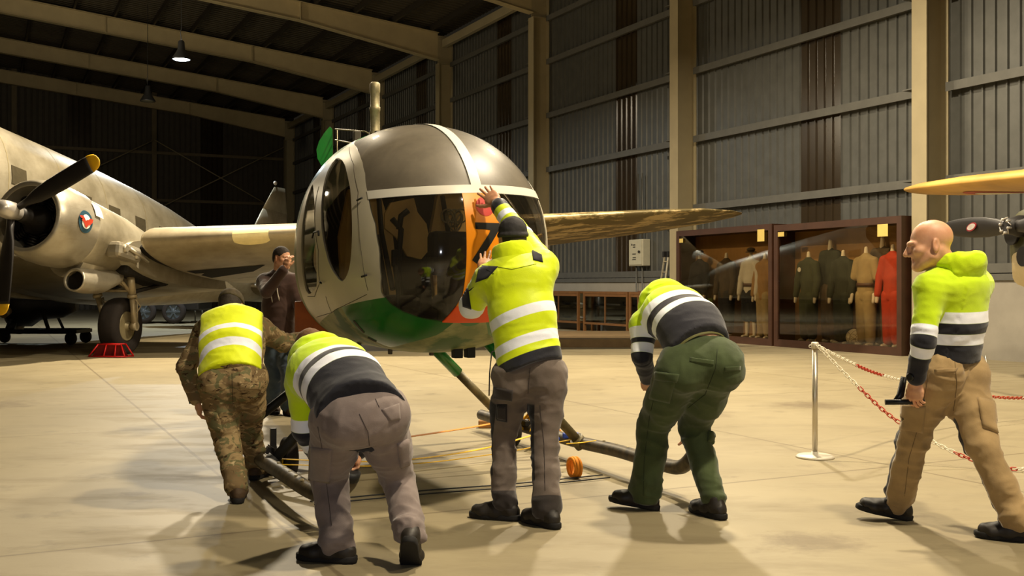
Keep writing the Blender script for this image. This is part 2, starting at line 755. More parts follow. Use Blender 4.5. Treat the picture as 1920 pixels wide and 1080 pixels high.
# roof: ribs run down the slope
mb = MB()
for qa, qb in ((QW + .1, QR), (QR, 2 * QR - QW)):
    cladding(mb, -14, TE, lambda t, d, z, qa=qa, qb=qb: W(t, qa + (qb - qa) * z, roofz(qa + (qb - qa) * z) + .45 - d), 0, 1,
             [(COLT[k] + 6.0, COLT[k] + 7.0) for k in (1, 4)] if False else [], .3, .03)
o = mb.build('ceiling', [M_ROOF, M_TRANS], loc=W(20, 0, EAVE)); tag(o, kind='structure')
q = QW - .9
while q > QR:
    mb = MB()
    mb.bar(W(-14, q, roofz(q) + .3), W(TE, q, roofz(q) + .3), .08, .22)
    tag(mb.build('purlin', M_PURLIN, loc=W(20, q, roofz(q))), kind='structure')
    q -= 1.55

# portal frames
def ibeam_col(t):
    mb = MB(Wt)
    zt = EAVE
    mb.box((t - .36, QW - .62, 0), (t, QW - .595, zt - .95))            # inner flange
    mb.box((t - .19, QW - .6, 0), (t - .17, QW - .02, zt + .15))        # web
    mb.box((t - .36, QW - .06, 0), (t, QW - .035, zt + .2))             # outer flange
    mb.box((t - .36, QW - .6, zt - .97), (t, QW - .04, zt - .945))      # stiffeners at the knee
    mb.box((t - .36, QW - .6, zt - .0), (t, QW - .04, zt + .025))
    mb.box((t - .4, QW - .66, 0), (t + .04, QW + .0, .03))
    return mb


def rafter(t):
    mb = MB()
    st = [(0, 1.05), (5.5, .68), (QW - .6 - QR, .68)]
    q0 = QW - .6
    for (a, da), (b, db) in zip(st, st[1:]):
        for q1, q2, d1, d2 in ((q0 - a, q0 - b, da, db), (2 * QR - q0 + a, 2 * QR - q0 + b, da, db)):
            z1, z2 = roofz(q1) + .16, roofz(q2) + .16
            sg = 1
            # web
            mb.add([W(t - .19, q1, z1 - d1), W(t - .19, q2, z2 - d2), W(t - .19, q2, z2), W(t - .19, q1, z1),
                    W(t - .17, q1, z1 - d1), W(t - .17, q2, z2 - d2), W(t - .17, q2, z2), W(t - .17, q1, z1)],
                   [(0, 1, 2, 3), (7, 6, 5, 4), (0, 4, 5, 1), (3, 2, 6, 7), (0, 3, 7, 4), (1, 5, 6, 2)])
            for zo1, zo2 in ((-d1, -d2), (0, 0)):
                vs = []
                for q_, z_ in ((q1, z1 + zo1), (q2, z2 + zo2)):
                    for dt, dz in ((-.34, 0), (-.02, 0), (-.02, .022), (-.34, .022)):
                        vs.append(W(t + dt, q_, z_ + dz))
                mb.add(vs, [(0, 1, 2, 3), (7, 6, 5, 4), (0, 4, 5, 1), (1, 5, 6, 2), (2, 6, 7, 3), (3, 7, 4, 0)])
    for a in (5.5, 11.5, 17.5):                                           # splice plates
        q = q0 - a
        z = roofz(q) + .16
        mb.add([W(t - .33, q - .015, z - .68), W(t - .03, q - .015, z - .68), W(t - .03, q - .015, z), W(t - .33, q - .015, z),
                W(t - .33, q + .015, z - .68), W(t - .03, q + .015, z - .68), W(t - .03, q + .015, z), W(t - .33, q + .015, z)],
               [(0, 1, 2, 3), (7, 6, 5, 4), (0, 4, 5, 1), (1, 5, 6, 2), (2, 6, 7, 3), (3, 7, 4, 0)])
    return mb


for k, t in enumerate(COLT):
    if t > 5:
        tag(ibeam_col(t).build('steel_column', M_STEEL, loc=W(t, QW, 0)), kind='structure')
    if t > 5:
        tag(rafter(t).build('roof_rafter', M_RAFTERLIT, loc=W(t, 0, EAVE)), kind='structure')
    if 5 < t < 60:
        mb = MB(Wt)
        mb.bbox((t, QW - .5, EAVE - .34), (t + 8.05 - .36, QW - .3, EAVE - .04), .02)
        tag(mb.build('eave_strut', M_STEEL, loc=W(t + 4, QW - .4, EAVE - .34)), kind='structure')

# girts of the right wall, one per bay and height
for t in COLT:
    if t < 5 or t > 60:
        continue
    for z in (1.66, 3.34, 5.1, 6.85, 8.6, 10.0):
        mb = MB(Wt)
        t0, t1 = t + .05, t + 8.05 - .4
        mb.box((t0, QW - .17, z - .07), (t1, QW - .045, z - .055))
        mb.box((t0, QW - .17, z + .055), (t1, QW - .045, z + .07))
        mb.box((t0, QW - .175, z - .085), (t1, QW - .163, z + .085))
        mb.box((t - .17, QW - .6, z - .012), (t + .25, QW - .1, z + .012)) if z > 1.7 else None
        tag(mb.build('wall_girt', M_GIRT, loc=W(t + 4, QW - .1, z)), kind='structure')

# end wall posts, girts and brace rods
for q in (8.4, 1.2, -6.0, -13):
    mb = MB(Wt)
    mb.box((TE - .34, q - .13, 0), (TE - .31, q + .13, 13))
    mb.box((TE - .33, q - .01, 0), (TE - .06, q + .01, 13))
    tag(mb.build('end_wall_post', M_ENDSTEEL, loc=W(TE - .2, q, 0)), kind='structure')
for z in (3.2, 6.2, 8.9):
    mb = MB(Wt)
    mb.box((TE - .17, -20, z - .08), (TE - .05, QW - .5, z + .08))
    tag(mb.build('end_wall_girt', M_ENDSTEEL, loc=W(TE - .1, 5, z)), kind='structure')
for a, b in (((QW - .6, 9.6), (8.4, 5.6)), ((QW - .6, 5.6), (8.4, 9.6)), ((8.4, 9.6), (1.2, 5.6)), ((1.2, 9.6), (8.4, 4.6)), ((QW - .6, 5.0), (8.4, 1.5))):
    mb = MB()
    mb.tube([W(TE - .4, a[0], a[1]), W(TE - .4, b[0], b[1])], .03, 8)
    tag(mb.build('brace_rod', M_STEEL), kind='structure')

# low raised platform in front of the display cabinets
mb = MB()
a = [(-2.6, 23.3), (3.75, 23.3), (3.75, 27.6), (-2.6, 27.6)]
mb.prism([(x, y, 0) for x, y in a], (0, 0, .17))
M_PLAT = simple('platform_boards', (122, 100, 68), .75, 0, .25, 5, .2, 30)
o = mb.build('low_platform', M_PLAT); tag(o, 'long low brown platform step on the floor in front of the glass display cabinets', 'platform')

# ---- lamps
M_LAMPMETAL = simple('lamp_metal', (90, 92, 96), .4, .7, .1)
M_LAMPOFF = simple('lamp_glass_off', (120, 116, 100), .3)


def m_emit(name, col, s):
    t = NT(name)
    e = t.n('Emission'); e.inputs[0].default_value = (*col, 1); e.inputs[1].default_value = s
    return t.done(e.outputs[0])


M_LAMPON = m_emit('lamp_glass_lit', (.75, .9, 1.0), 14)


def highbay(p, lit, label, drop):
    x, y, z = p
    t = thing('high_bay_lamp', p, label, 'lamp', 'high bay lamps under the roof')
    mb = MB(); mb.lathe([(.07, .62), (.1, .58), (.12, .34), (.17, .24), (.29, .04), (.3, 0), (.28, 0), (.16, .2), (.1, .28)], p, n=28, cap=False)
    mb.build('reflector', M_LAMPMETAL, t)
    mb = MB(); mb.lathe([(.28, .02), (.2, -.015), (.01, -.03)], p, n=28); mb.build('diffuser', M_LAMPON if lit else M_LAMPOFF, t)
    mb = MB(); mb.tube([V(x, y, z + .62), V(x - .03, y, z + .9), V(x, y, z + 1.0), V(x, y, z + drop)], .012, 6); mb.build('cord', M_LAMPMETAL, t)
    return t


def hbq(p):
    return roofz(float(V(p).dot(WN))) + .4 - p[2]


pl = P(340, 112, 34.6)
highbay(pl, True, 'lit white high bay lamp hanging from the roof over the old transport plane', hbq(pl))
LAMP_LIT = pl
pl = P(277, 190, 42.5)
highbay(pl, False, 'unlit dark high bay lamp hanging beyond the lit one near the end wall', hbq(pl))
# ================================================================== display cases, cabinets, small props on the right
M_CASEWOOD = simple('case_dark_wood', (66, 40, 24), .45, 0, .3, 3, spec=.5)
M_CASEBACK = simple('case_backing', (150, 112, 60), .8, 0, .2, 2)
M_PAPER = simple('note_paper', (205, 180, 100), .8, 0, .1)


def m_glass(name, tint=(.92, .93, .9), refl=.10, rough=.02):
    t = NT(name)
    tr = t.n('BsdfTransparent'); t.put(tr.inputs[0], (*tint, 1))
    gl = t.n('BsdfGlossy'); gl.inputs['Roughness'].default_value = rough
    gl.inputs['Color'].default_value = (1, 1, 1, 1)
    lw = t.n('LayerWeight'); lw.inputs[0].default_value = .18
    f = t.m_('ADD', t.m_('MULTIPLY', lw.outputs['Fresnel'], .9), refl * .35, clamp=True)
    mx = t.n('MixShader'); t.put(mx.inputs[0], f)
    t.t.links.new(tr.outputs[0], mx.inputs[1]); t.t.links.new(gl.outputs[0], mx.inputs[2])
    return t.done(mx.outputs[0])


M_CASEGLASS = m_glass('case_glass', (.90, .86, .78), .12)
QC = 15.60


def tall_case(t0, t1, h, label, notes):
    c = thing('display_case', W((t0 + t1) / 2, QC + .3, 0), label, 'display case', 'tall uniform display cases')
    q1 = QW - .2
    mb = MB(Wt)
    mb.box((t0, QC, 0), (t1, q1, .12))                                # plinth
    mb.box((t0, QC, h - .14), (t1, q1, h))
    for a in (t0, t1 - .12):
        mb.box((a, QC, .12), (a + .12, QC + .1, h - .14))
    for a in (t0, t1 - .04):
        mb.box((a, QC + .1, .12), (a + .04, q1, h - .14))
    mb.box((t0 + .12, QC + .005, .1), (t1 - .12, QC + .05, .16))
    mb.build('case_frame', M_CASEWOOD, c)
    mb = MB(Wt); mb.box((t0 + .04, q1 - .03, .12), (t1 - .04, q1 - .005, h - .14)); mb.build('back_panel', M_CASEBACK, c)
    mb = MB(Wt); mb.box((t0 + .12, QC + .03, .16), (t1 - .12, QC + .036, h - .14)); mb.build('glass_pane', M_CASEGLASS, c)
    for (ta, za, w_, h_) in notes:
        mb = MB(Wt); mb.box((ta, QC - .004, za), (ta + w_, QC - .001, za + h_)); mb.build('paper_note', M_PAPER, c)
    return c


tall_case(18.73, 22.4, 2.72, 'dark wooden glass case of old uniforms beside the ladder', [(18.98, 2.34, .24, .27), (22.1, 2.42, .16, .1)])
tall_case(14.98, 18.66, 2.68, 'dark wooden glass case of flight suits behind the bald man, nearer of the two', [(15.32, 2.3, .27, .24), (18.32, 2.42, .2, .1)])

M_WHITECLOTH = simple('white_uniform', (196, 190, 172), .9, 0, .1)
M_DARKCLOTH = simple('dark_uniform', (36, 34, 34), .9, 0, .3)
M_NAVYCLOTH = simple('navy_uniform', (26, 28, 36), .9, 0, .3)
M_OLIVECLOTH = simple('olive_uniform', (56, 60, 36), .9, 0, .3)
M_OLIVEDK = simple('dark_olive_uniform', (44, 48, 32), .9, 0, .3)
M_KHAKICLOTH = simple('khaki_uniform', (150, 130, 88), .9, 0, .15)
M_REDSUIT = simple('orange_suit', (170, 52, 20), .8, 0, .2)
M_BROWNCLOTH = simple('brown_jacket', (70, 56, 36), .9, 0, .3)
M_BELT = simple('brown_belt', (72, 42, 22), .5, 0, .2)
M_MANNEQUIN = simple('mannequin_skin', (204, 192, 166), .6, 0, .1)
M_BLACKCLOTH = simple('black_uniform', (20, 20, 22), .9, 0, .3)


def mannequin(px, Y, top, bottom, label, kind='full', belt=None, zb=.125, hgt=1.95, legs='long', neck=True, cap=None, extra=None):
    """headless dressed figure standing in a case; px is the column of its middle"""
    u = (px - 960) / F
    Y = (15.84 if hgt < 2.1 else 16.07) / (WN[0] * u + WN[1])
    base = V(u * Y, Y, zb)
    t = thing('mannequin', base, label, 'mannequin', 'uniformed mannequins in the tall cases')
    lat = WD.copy(); fr = -WN
    s = hgt / 1.62
    kl, kf = (.92, .9) if hgt < 2.1 else (.72, .5)
    def q(l, f_, z):
        return base + lat * l * s * kl + fr * f_ * s * kf + V(0, 0, z * s)
    vox = .018
    lo, hi = base - V(.5, .5, 0), base + V(.5, .5, 2.4)
    # upper garment
    S = Sdf(lo, hi, vox)
    S.sect(q(0, 0, .80), q(0, 0, 1.1), lat, .19 * s * kl, .13 * s * kf, .17 * s * kl, .12 * s * kf, .03)
    S.sect(q(0, 0, 1.1), q(0, 0, 1.40), lat, .17 * s * kl, .12 * s * kf, .20 * s * kl, .11 * s * kf, .05)
    S.sect(q(0, 0, 1.40), q(0, 0, 1.48), lat, .13 * s * kl, .08 * s * kf, .06 * s * kl, .06 * s * kf, .06)
    for sg in (-1, 1):
        S.cone(q(.2 * sg, 0, 1.38), q(.27 * sg, .02, 1.12), .075 * s, .068 * s, .05)
        if kind != 'short':
            S.cone(q(.27 * sg, .02, 1.12), q(.27 * sg, .08, .84), .068 * s, .055 * s, .03)
    v, f = S.extract(2)
    link('tunic', mkmesh('tunic', v, f, top), t)
    # trousers / skirt
    S = Sdf(lo, hi, vox)
    for sg in (-1, 1):
        if legs == 'long':
            S.cone(q(.085 * sg, 0, .82), q(.10 * sg, 0, .12), .12 * s, .085 * s, .04)
        else:
            S.cone(q(.085 * sg, 0, .82), q(.11 * sg, 0, .42), .13 * s, .12 * s, .06)
    v, f = S.extract(2)
    link('trousers' if legs == 'long' else 'shorts', mkmesh('trousers', v, f, bottom), t)
    for sg in (-1, 1):
        S = Sdf(lo, hi, vox)
        S.cone(q(.10 * sg, 0, .5), q(.12 * sg, .0, .04), .05 * s, .035 * s, .02)
        S.cone(q(.12 * sg, 0, .035), q(.13 * sg, .12, .03), .032 * s, .03 * s, .02)
        v, f = S.extract(1)
        link('leg_form', mkmesh('form', v, f, M_MANNEQUIN), t)
        S = Sdf(lo, hi, vox)
        S.cone(q(.27 * sg, .08, .84), q(.27 * sg, .1, .72), .036 * s, .028 * s, .02)
        v, f = S.extract(1)
        link('hand_form', mkmesh('form', v, f, M_MANNEQUIN), t)
    if neck:
        S = Sdf(lo, hi, vox)
        S.cone(q(0, 0, 1.45), q(0, .0, 1.60), .045 * s, .03 * s, .02)
        v, f = S.extract(1)
        link('neck_form', mkmesh('form', v, f, M_MANNEQUIN), t)
    if belt is not None:
        mb = MB(); ring = lambda z: [q(.195 * math.cos(a), .14 * math.sin(a), z) for a in np.linspace(0, 2 * pi, 24, endpoint=False)]
        mb.loft([ring(.97), ring(1.03)]); mb.build('belt', belt, t)
    if cap is not None:
        mb = MB(); mb.ball(q(0, 0, 1.66), (.1, .1, .06), 16); mb.lathe([(.13, 1.61 * s), (.125, 1.625 * s)], base, n=20); mb.build('cap', cap, t)
    if extra == 'badge':
        mb = MB(); mb.lathe([(.05, 0), (.05, .01)], q(.12, .125, 1.3), fr, 16); mb.build('badge', M_WHITECLOTH, t)
    return t


# farther case (left)
mannequin(1312, 25.9, M_NAVYCLOTH, M_NAVYCLOTH, 'mannequin in dark navy tunic at the ladder end of the farther case', hgt=2.0, cap=M_BROWNCLOTH)
mannequin(1362, 24.9, M_BROWNCLOTH, M_DARKCLOTH, 'mannequin in dark mottled brown uniform left of the white tunic', hgt=2.0)
mannequin(1408, 24.15, M_WHITECLOTH, M_BLACKCLOTH, 'mannequin in white tunic with brown belt and black shorts', belt=M_BELT, legs='short', hgt=2.0, cap=M_BROWNCLOTH)
mannequin(1434, 23.95, M_CASEBACK, M_KHAKICLOTH, 'mannequin in tan uniform right of the white tunic', hgt=1.95)
# nearer case (right)
mannequin(1516, 22.75, M_OLIVECLOTH, M_OLIVECLOTH, 'mannequin in olive flying suit with white chest badge', hgt=1.95, extra='badge')
mannequin(1557, 22.5, M_OLIVEDK, M_BROWNCLOTH, 'taller mannequin in dark flying jacket between two olive flying suits', hgt=2.2)
mannequin(1581, 21.75, M_OLIVEDK, M_OLIVEDK, 'mannequin in very dark green flying suit beside the khaki uniform', hgt=1.95)
mannequin(1624, 21.3, M_KHAKICLOTH, M_KHAKICLOTH, 'mannequin in khaki short sleeved uniform with brown belt', kind='short', belt=M_BELT, hgt=2.0)
mannequin(1655, 21.15, M_BROWNCLOTH, M_BROWNCLOTH, 'mannequin in brown green jacket between khaki uniform and orange suit', hgt=2.2)
mannequin(1674, 20.45, M_REDSUIT, M_REDSUIT, 'mannequin in orange red suit at the near end of the case', hgt=2.02)

# ball on the case floor
t = NT('panelled_ball')
ed = t.voro(9, None, 'Distance', 'DISTANCE_TO_EDGE')
M_BALL = t.done(t.bsdf(t.mix(t.step(ed, .02, .05), lin((110, 96, 70)), lin((196, 182, 146))), .6))
mb = MB(); c = P(1602, 626, 15.80 / (WN[0] * .321 + WN[1])); mb.ball((c[0], c[1], .125 + .17), .17, 24)
tag(mb.build('ball', M_BALL), 'pale panelled ball on the case floor beside the khaki mannequin', 'ball')

# low cabinets with small exhibits
M_CABWOOD = simple('cabinet_wood', (120, 82, 44), .5, 0, .25, 6)
M_CABIN = simple('cabinet_lining', (158, 150, 120), .8, 0, .2, 5)
M_MODEL = simple('model_metal', (150, 146, 130), .4, .3, .3, 20)
M_MODELDK = simple('model_dark', (40, 38, 32), .5, 0, .3, 20)
M_CABGLASS = m_glass('cabinet_glass', (.93, .92, .88), .05)


def cabinet(t0, t1, label):
    c = thing('display_cabinet', W((t0 + t1) / 2, 15.8, 0), label, 'cabinet', 'low glass display cabinets along the wall')
    q0, q1, h = 15.65, 16.2, 1.17
    mb = MB(Wt)
    for qa in (q0, q1 - .07):
        mb.box((t0, qa, 1.11), (t1, qa + .07, h))
    for a in (t0, t1 - .07):
        mb.box((a, q0 + .07, 1.11), (a + .07, q1 - .07, h))
    for a in (t0, t1 - .07):
        mb.box((a, q0, 0), (a + .07, q0 + .07, 1.11)); mb.box((a, q1 - .07, 0), (a + .07, q1, 1.11))
    mb.box((t0 + .07, q0, .22), (t1 - .07, q1, .28)); mb.box((t0 + .07, q0 + .01, 1.03), (t1 - .07, q0 + .04, 1.11))
    mb.box(((t0 + t1) / 2 - .02, q0 + .01, .28), ((t0 + t1) / 2 + .02, q0 + .04, 1.03))
    mb.build('cabinet_frame', M_CABWOOD, c)
    mb = MB(Wt); mb.box((t0 + .05, q1 - .05, .28), (t1 - .05, q1 - .03, 1.11)); mb.build('back_panel', M_CABIN, c)
    mb = MB(Wt); mb.box((t0 + .07, q0 + .03, .66), (t1 - .07, q1 - .05, .672)); mb.build('shelf', M_CABGLASS, c)
    mb = MB(Wt); mb.box((t0 + .07, q0 + .07, 1.14), (t1 - .07, q1 - .07, 1.148)); mb.build('top_light_pane', M_CABGLASS, c)  # made-up glass in a wooden top, lets light reach the shelves
    mb = MB(Wt); mb.box((t0 + .07, q0 + .015, .28), (t1 - .07, q0 + .021, 1.03)); mb.build('glass_pane', M_CABGLASS, c)
    return c


def model_plane(t, q, z, s, mat, label):
    mb = MB(Wt)
    mb.tube([(t - .5 * s, q, z), (t - .4 * s, q, z), (t + .1 * s, q, z), (t + .5 * s, q, z + .03 * s)], [.02 * s, .06 * s, .07 * s, .02 * s], 10)
    mb.box((t - .2 * s, q - .12, z - .015 * s), (t + .02 * s, q + .14, z + .01 * s))
    mb.box((t + .4 * s, q - .05, z), (t + .5 * s, q + .06, z + .015 * s))
    mb.box((t + .4 * s, q - .008, z + .02 * s), (t + .5 * s, q + .008, z + .17 * s))
    mb.tube([(t - .2 * s, q, z - .05 * s), (t - .2 * s, q, z - .1 * s)], .012, 6)
    return tag(mb.build('model_aircraft', mat), label, 'model aircraft', 'model aircraft in the low display cabinets')


cabinet(23.85, 24.7, 'narrow low wooden glass display cabinet nearest the ladder')
cabinet(24.78, 27.2, 'low wooden glass display cabinet in the middle of the row')
cabinet(27.5, 30.0, 'low wooden glass display cabinet just right of the jacketed man')
cnt = 0
for k, (a, b) in enumerate(((23.85, 24.7), (24.78, 27.2), (27.5, 30.0))):
    for z, row in ((.34, 'bottom'), (.75, 'upper')):
        for j in range(3 if k else 1):
            tt = a + .4 + j * (b - a - .7) / 2.2
            lab = ('small %s model aircraft on the %s shelf of the %s low cabinet, %s' % ('dark' if (j + k) % 2 else 'silver', row,
                   ('nearest', 'middle', 'farthest')[k], ('near end', 'middle of shelf', 'far end')[j]))
            model_plane(tt, 15.93, z + .04, .5 + .1 * ((j + k) % 3), M_MODELDK if (j + k) % 2 else M_MODEL, lab)

# electric box on the wall with its conduits and tiny printing
M_BOX = simple('box_paint', (176, 172, 152), .5, 0, .1)
M_INK = simple('ink_dark', (40, 36, 32), .7, 0, .1)
zc = P(1235, 471, 28.3)[2]
tb = 25.0
e = thing('electric_box', W(tb, QW - .2, zc - .36), 'grey electric box with printed notices on the wall left of the cases', 'electric box')
mb = MB(Wt); mb.bbox((tb - .3, QW - .3, zc - .37), (tb + .42, QW - .05, zc + .37), .02); mb.build('enclosure', M_BOX, e)
mb = MB(Wt); mb.bbox((tb - .26, QW - .32, zc - .34), (tb + .38, QW - .295, zc + .34), .01); mb.build('door', M_BOX, e)
mb = MB(Wt)
for i, (a, z_, w_, h_) in enumerate([(.2, .2, .05, .05), (.05, .2, .12, .03), (.05, .14, .12, .03), (.02, -.05, .18, .025), (.02, -.15, .16, .025), (.02, -.2, .18, .02)]):
    mb.box((tb + a, QW - .324, zc + z_), (tb + a + w_, QW - .32, zc + z_ + h_))
mb.build('notice_print', M_INK, e)
mb = MB(Wt); mb.lathe([(.035, 0), (.035, .03)], (tb - .18, QW - .34, zc + .02), (0, -1, 0), 12); mb.build('lock_knob', M_INK, e)
for dx in (-.12, .18):
    mb = MB(Wt); mb.tube([(tb + dx, QW - .2, zc - .37), (tb + dx, QW - .2, .9), (tb + dx + .1 * dx, QW - .2, .25)], .022, 8); mb.build('conduit', M_GIRT, e)
for dx in (-.1, .12):
    mb = MB(Wt); mb.tube([(tb + dx, QW - .18, zc + .37), (tb + dx, QW - .18, zc + 2.2)], .02, 8); mb.build('conduit', M_GIRT, e)
# socket under the box
mb = MB(Wt); mb.bbox((tb - .12, QW - .22, .98), (tb + .1, QW - .12, 1.2), .015); mb.lathe([(.06, 0), (.06, .04)], (tb, QW - .22, 1.09), (0, -1, 0), 14)
tag(mb.build('wall_socket', simple('socket_brown', (110, 78, 58), .5)), 'small brown wall socket on the low wall under the electric box', 'socket')

# step ladder folded against the column
M_ALU = simple('ladder_metal', (188, 176, 148), .4, .5, .15)
M_RUBBER = simple('black_rubber', (24, 23, 22), .75, 0, .25, 20)
l = thing('ladder', W(23.55, 15.85, 0), 'narrow pale folded ladder leaning beside the column at the case end', 'ladder')
for dt in (-.13, .13):
    mb = MB(Wt); mb.bar((23.55 + dt, 15.75, .02), (23.55 + dt * .7, 16.1, 2.15), .05, .03); mb.build('rail', M_ALU, l)
for i in range(7):
    z = .3 + i * .28
    mb = MB(Wt); w_ = .13 - .04 * z / 2.2; qq = 15.75 + .35 * z / 2.15
    mb.bar((23.55 - w_, qq, z), (23.55 + w_, qq, z), .05, .025); mb.build('rung', M_ALU, l)
for dt in (-.1, .1):
    mb = MB(Wt); mb.bbox((23.55 + dt - .04, 16.05, 2.1), (23.55 + dt + .04, 16.16, 2.25), .01); mb.build('end_cap', M_RUBBER, l)

# ---- barrier post and plastic chains
M_POST = simple('post_steel', (196, 188, 172), .3, .75, .1)
M_BASE = simple('post_base', (206, 198, 180), .45, .3, .12)
g = G(1528, 858)
st = thing('barrier_post', g, 'slim steel barrier post with round base on the open floor', 'barrier post')
mb = MB(); mb.lathe([(.147, 0), (.147, .012), (.13, .022), (.03, .028), (.025, .05)], g, n=40); mb.build('base_plate', M_BASE, st)
mb = MB(); mb.lathe([(.0205, .03), (.0205, .86)], g, n=20); mb.build('pole', M_POST, st)
mb = MB(); mb.lathe([(.029, .855), (.029, .90), (.022, .905)], g, n=20)
for a in (0, 1.57, 3.14, 4.71):
    mb.torus(g + V(math.cos(a) * .036, math.sin(a) * .036, .872), (math.sin(a), -math.cos(a), .0), .011, .004, 10, 6)
mb.build('post_cap', M_BASE, st)
M_CHW = simple('chain_white', (222, 214, 192), .5, 0, .08)
M_CHR = simple('chain_red', (176, 58, 32), .5, 0, .15)


def chain(name, pts, label, sec=.62, first=0):
    """links every 34 mm along a smooth path, white and red lengths alternating"""
    pts = [V(p) for p in pts]
    d = [0]
    for a, b in zip(pts, pts[1:]):
        d.append(d[-1] + np.linalg.norm(b - a))
    L = d[-1]
    A = np.array(pts)
    def at(s):
        return V(*[np.interp(s, d, A[:, i]) for i in range(3)])
    root = thing('barrier_chain', pts[0], label, 'chain', 'red and white barrier chains')
    n = int(L / .036)
    part = None
    secs = {}
    for i in range(n):
        s = (i + .5) * .036
        c = at(s); tg = nrm(at(min(L, s + .02)) - at(max(0, s - .02)))
        sd = nrm(np.cross(tg, V(0, 0, 1))); up = np.cross(sd, tg)
        a = R(35) if i % 2 else R(-55)
        w = sd * math.cos(a) + up * math.sin(a)
        k = int(s / sec)
        if k not in secs:
            secs[k] = MB()
        loop = []
        for j in range(14):
            an = 2 * pi * j / 14
            loop.append(c + tg * (math.cos(an) * .0135 + (.010 if math.cos(an) > 0 else -.010)) + w * math.sin(an) * .0135)
        secs[k].tube(loop, .0042, 6, 0, False, True)
    for k, mb in secs.items():
        mb.build('white_links' if (k + first) % 2 == 0 else 'red_links', M_CHW if (k + first) % 2 == 0 else M_CHR, root)
    return root


top = g + V(0, 0, .872)


def smooth_path(px, n=60):
    px = [V(p) for p in px]
    out = []
    for i in range(len(px) - 1):
        p0 = px[max(i - 1, 0)]; p1 = px[i]; p2 = px[i + 1]; p3 = px[min(i + 2, len(px) - 1)]
        for j in range(12):
            t = j / 12
            out.append(.5 * (2 * p1 + (p2 - p0) * t + (2 * p0 - 5 * p1 + 4 * p2 - p3) * t * t + (3 * p1 - p0 - 3 * p2 + p3) * t ** 3))
    out.append(px[-1])
    return out


chain('c1', smooth_path([top + V(.02, -.03, 0), P(1600, 716, 8.25), P(1672, 782, 8.1), P(1750, 829, 8.0), P(1830, 864, 7.85), P(1915, 880, 7.7), P(2050, 868, 7.5), P(2200, 800, 7.3)]),
      'red and white plastic chain sagging low from the post behind the bald man', .42)
chain('c2', smooth_path([top + V(.03, .02, 0), P(1585, 675, 8.6), P(1640, 699, 9.1), P(1700, 715, 9.6), P(1790, 735, 10.2), P(1890, 746, 10.6), P(1960, 742, 10.9), P(2060, 726, 11.2)]),
      'red and white plastic chain running from the post back towards the wall', .62, 0)
# ================================================================== twin-engined transport aircraft on the left
TH, PH = R(11.5), R(9)
TA = V(math.sin(TH) * math.cos(PH), math.cos(TH) * math.cos(PH), -math.sin(PH))     # aft
TU = V(math.sin(TH) * math.sin(PH), math.cos(TH) * math.sin(PH), math.cos(PH))      # up
TL = V(math.cos(TH), -math.sin(TH), 0)                                               # port
HUB = P(22, 396, 17.9)


def T3(p):
    return HUB + TA * p[0] + TL * p[1] + TU * p[2]


def m_alu(name, a, b, rough=.42, metal=.45, seams=True, peel=None):
    t = NT(name)
    c = t.mix(t.step(t.noise(1.3, 5, .6), .38, .66), lin(a), lin(b))
    st = t.step(t.noise(3, 5, .7, t.mapping((.5, .5, 3))), .55, .75)
    c = t.mix(t.m_('MULTIPLY', st, .35), c, lin((112, 100, 78)))
    if peel is not None:
        cl, w = peel
        c2 = t.mix(t.step(t.noise(2.2, 6, .68, t.mapping((.6, 1.6, 1.6))), .50, .56), lin(cl[0]), lin(cl[1]))
        x = t.xyz()[0]
        c = t.mix(t.step(x, w[0], w[1]), c, c2)
    nm = t.bump(t.noise(5, 3), .12, .02)
    return t.done(t.bsdf(c, rough, metal, nm, .5))


M_ALU3 = m_alu('bare_aluminium', (164, 156, 136), (132, 124, 104))
M_ALUWING = m_alu('wing_skin', (170, 159, 134), (138, 126, 102), .45, .35, peel=(((104, 92, 60), (190, 168, 122)), (6.6, 7.0)))
M_COWL = m_alu('cowl_skin', (174, 167, 150), (146, 138, 120), .36, .55)
M_ENGDK = simple('engine_dark', (30, 26, 22), .55, .3, .4, 12)
M_PROPBLK = simple('propeller_black', (30, 26, 24), .5, .1, .2, 10)
M_PROPYEL = simple('propeller_yellow_tip', (218, 168, 24), .5, 0, .08)
M_HUB = simple('hub_dome', (190, 184, 176), .3, .5, .1)
M_GEAR = simple('gear_leg', (170, 156, 126), .45, .3, .2, 10)
M_TYRE = simple('tyre_rubber', (40, 33, 29), .85, 0, .3, 8, .1, 90)
M_WHEELHUB = simple('wheel_hub', (150, 138, 104), .5, .3, .2)
M_DKGAP = simple('wing_gap_dark', (22, 19, 16), .8, 0, .2)
M_WINDOWDK = simple('cabin_window', (70, 64, 50), .25, 0, .2)

dc = thing('transport_aircraft', V(HUB[0], HUB[1], 0), 'large bare metal twin-engined transport aircraft with black yellow-tipped propeller at left', 'aircraft')

# fuselage: l, half width, top, bottom
FS = [(-1.95, .06, .52, .38), (-1.8, .3, .78, .1), (-1.4, .62, 1.05, -.28), (-.8, .88, 1.3, -.52), (-.2, 1.02, 1.68, -.62), (.3, 1.1, 2.1, -.68), (1.0, 1.2, 2.25, -.72),
      (2, 1.25, 2.38, -.74), (4, 1.25, 2.4, -.74), (6, 1.25, 2.4, -.72), (7.5, 1.2, 2.36, -.58), (9, 1.08, 2.28, -.36), (10.5, .93, 2.14, -.12), (12, .75, 1.96, .14), (13.5, .58, 1.74, .4),
      (15, .4, 1.4, .62), (16.4, .22, 1.22, .8), (17.4, .05, 1.04, .92)]
FCL = -2.82


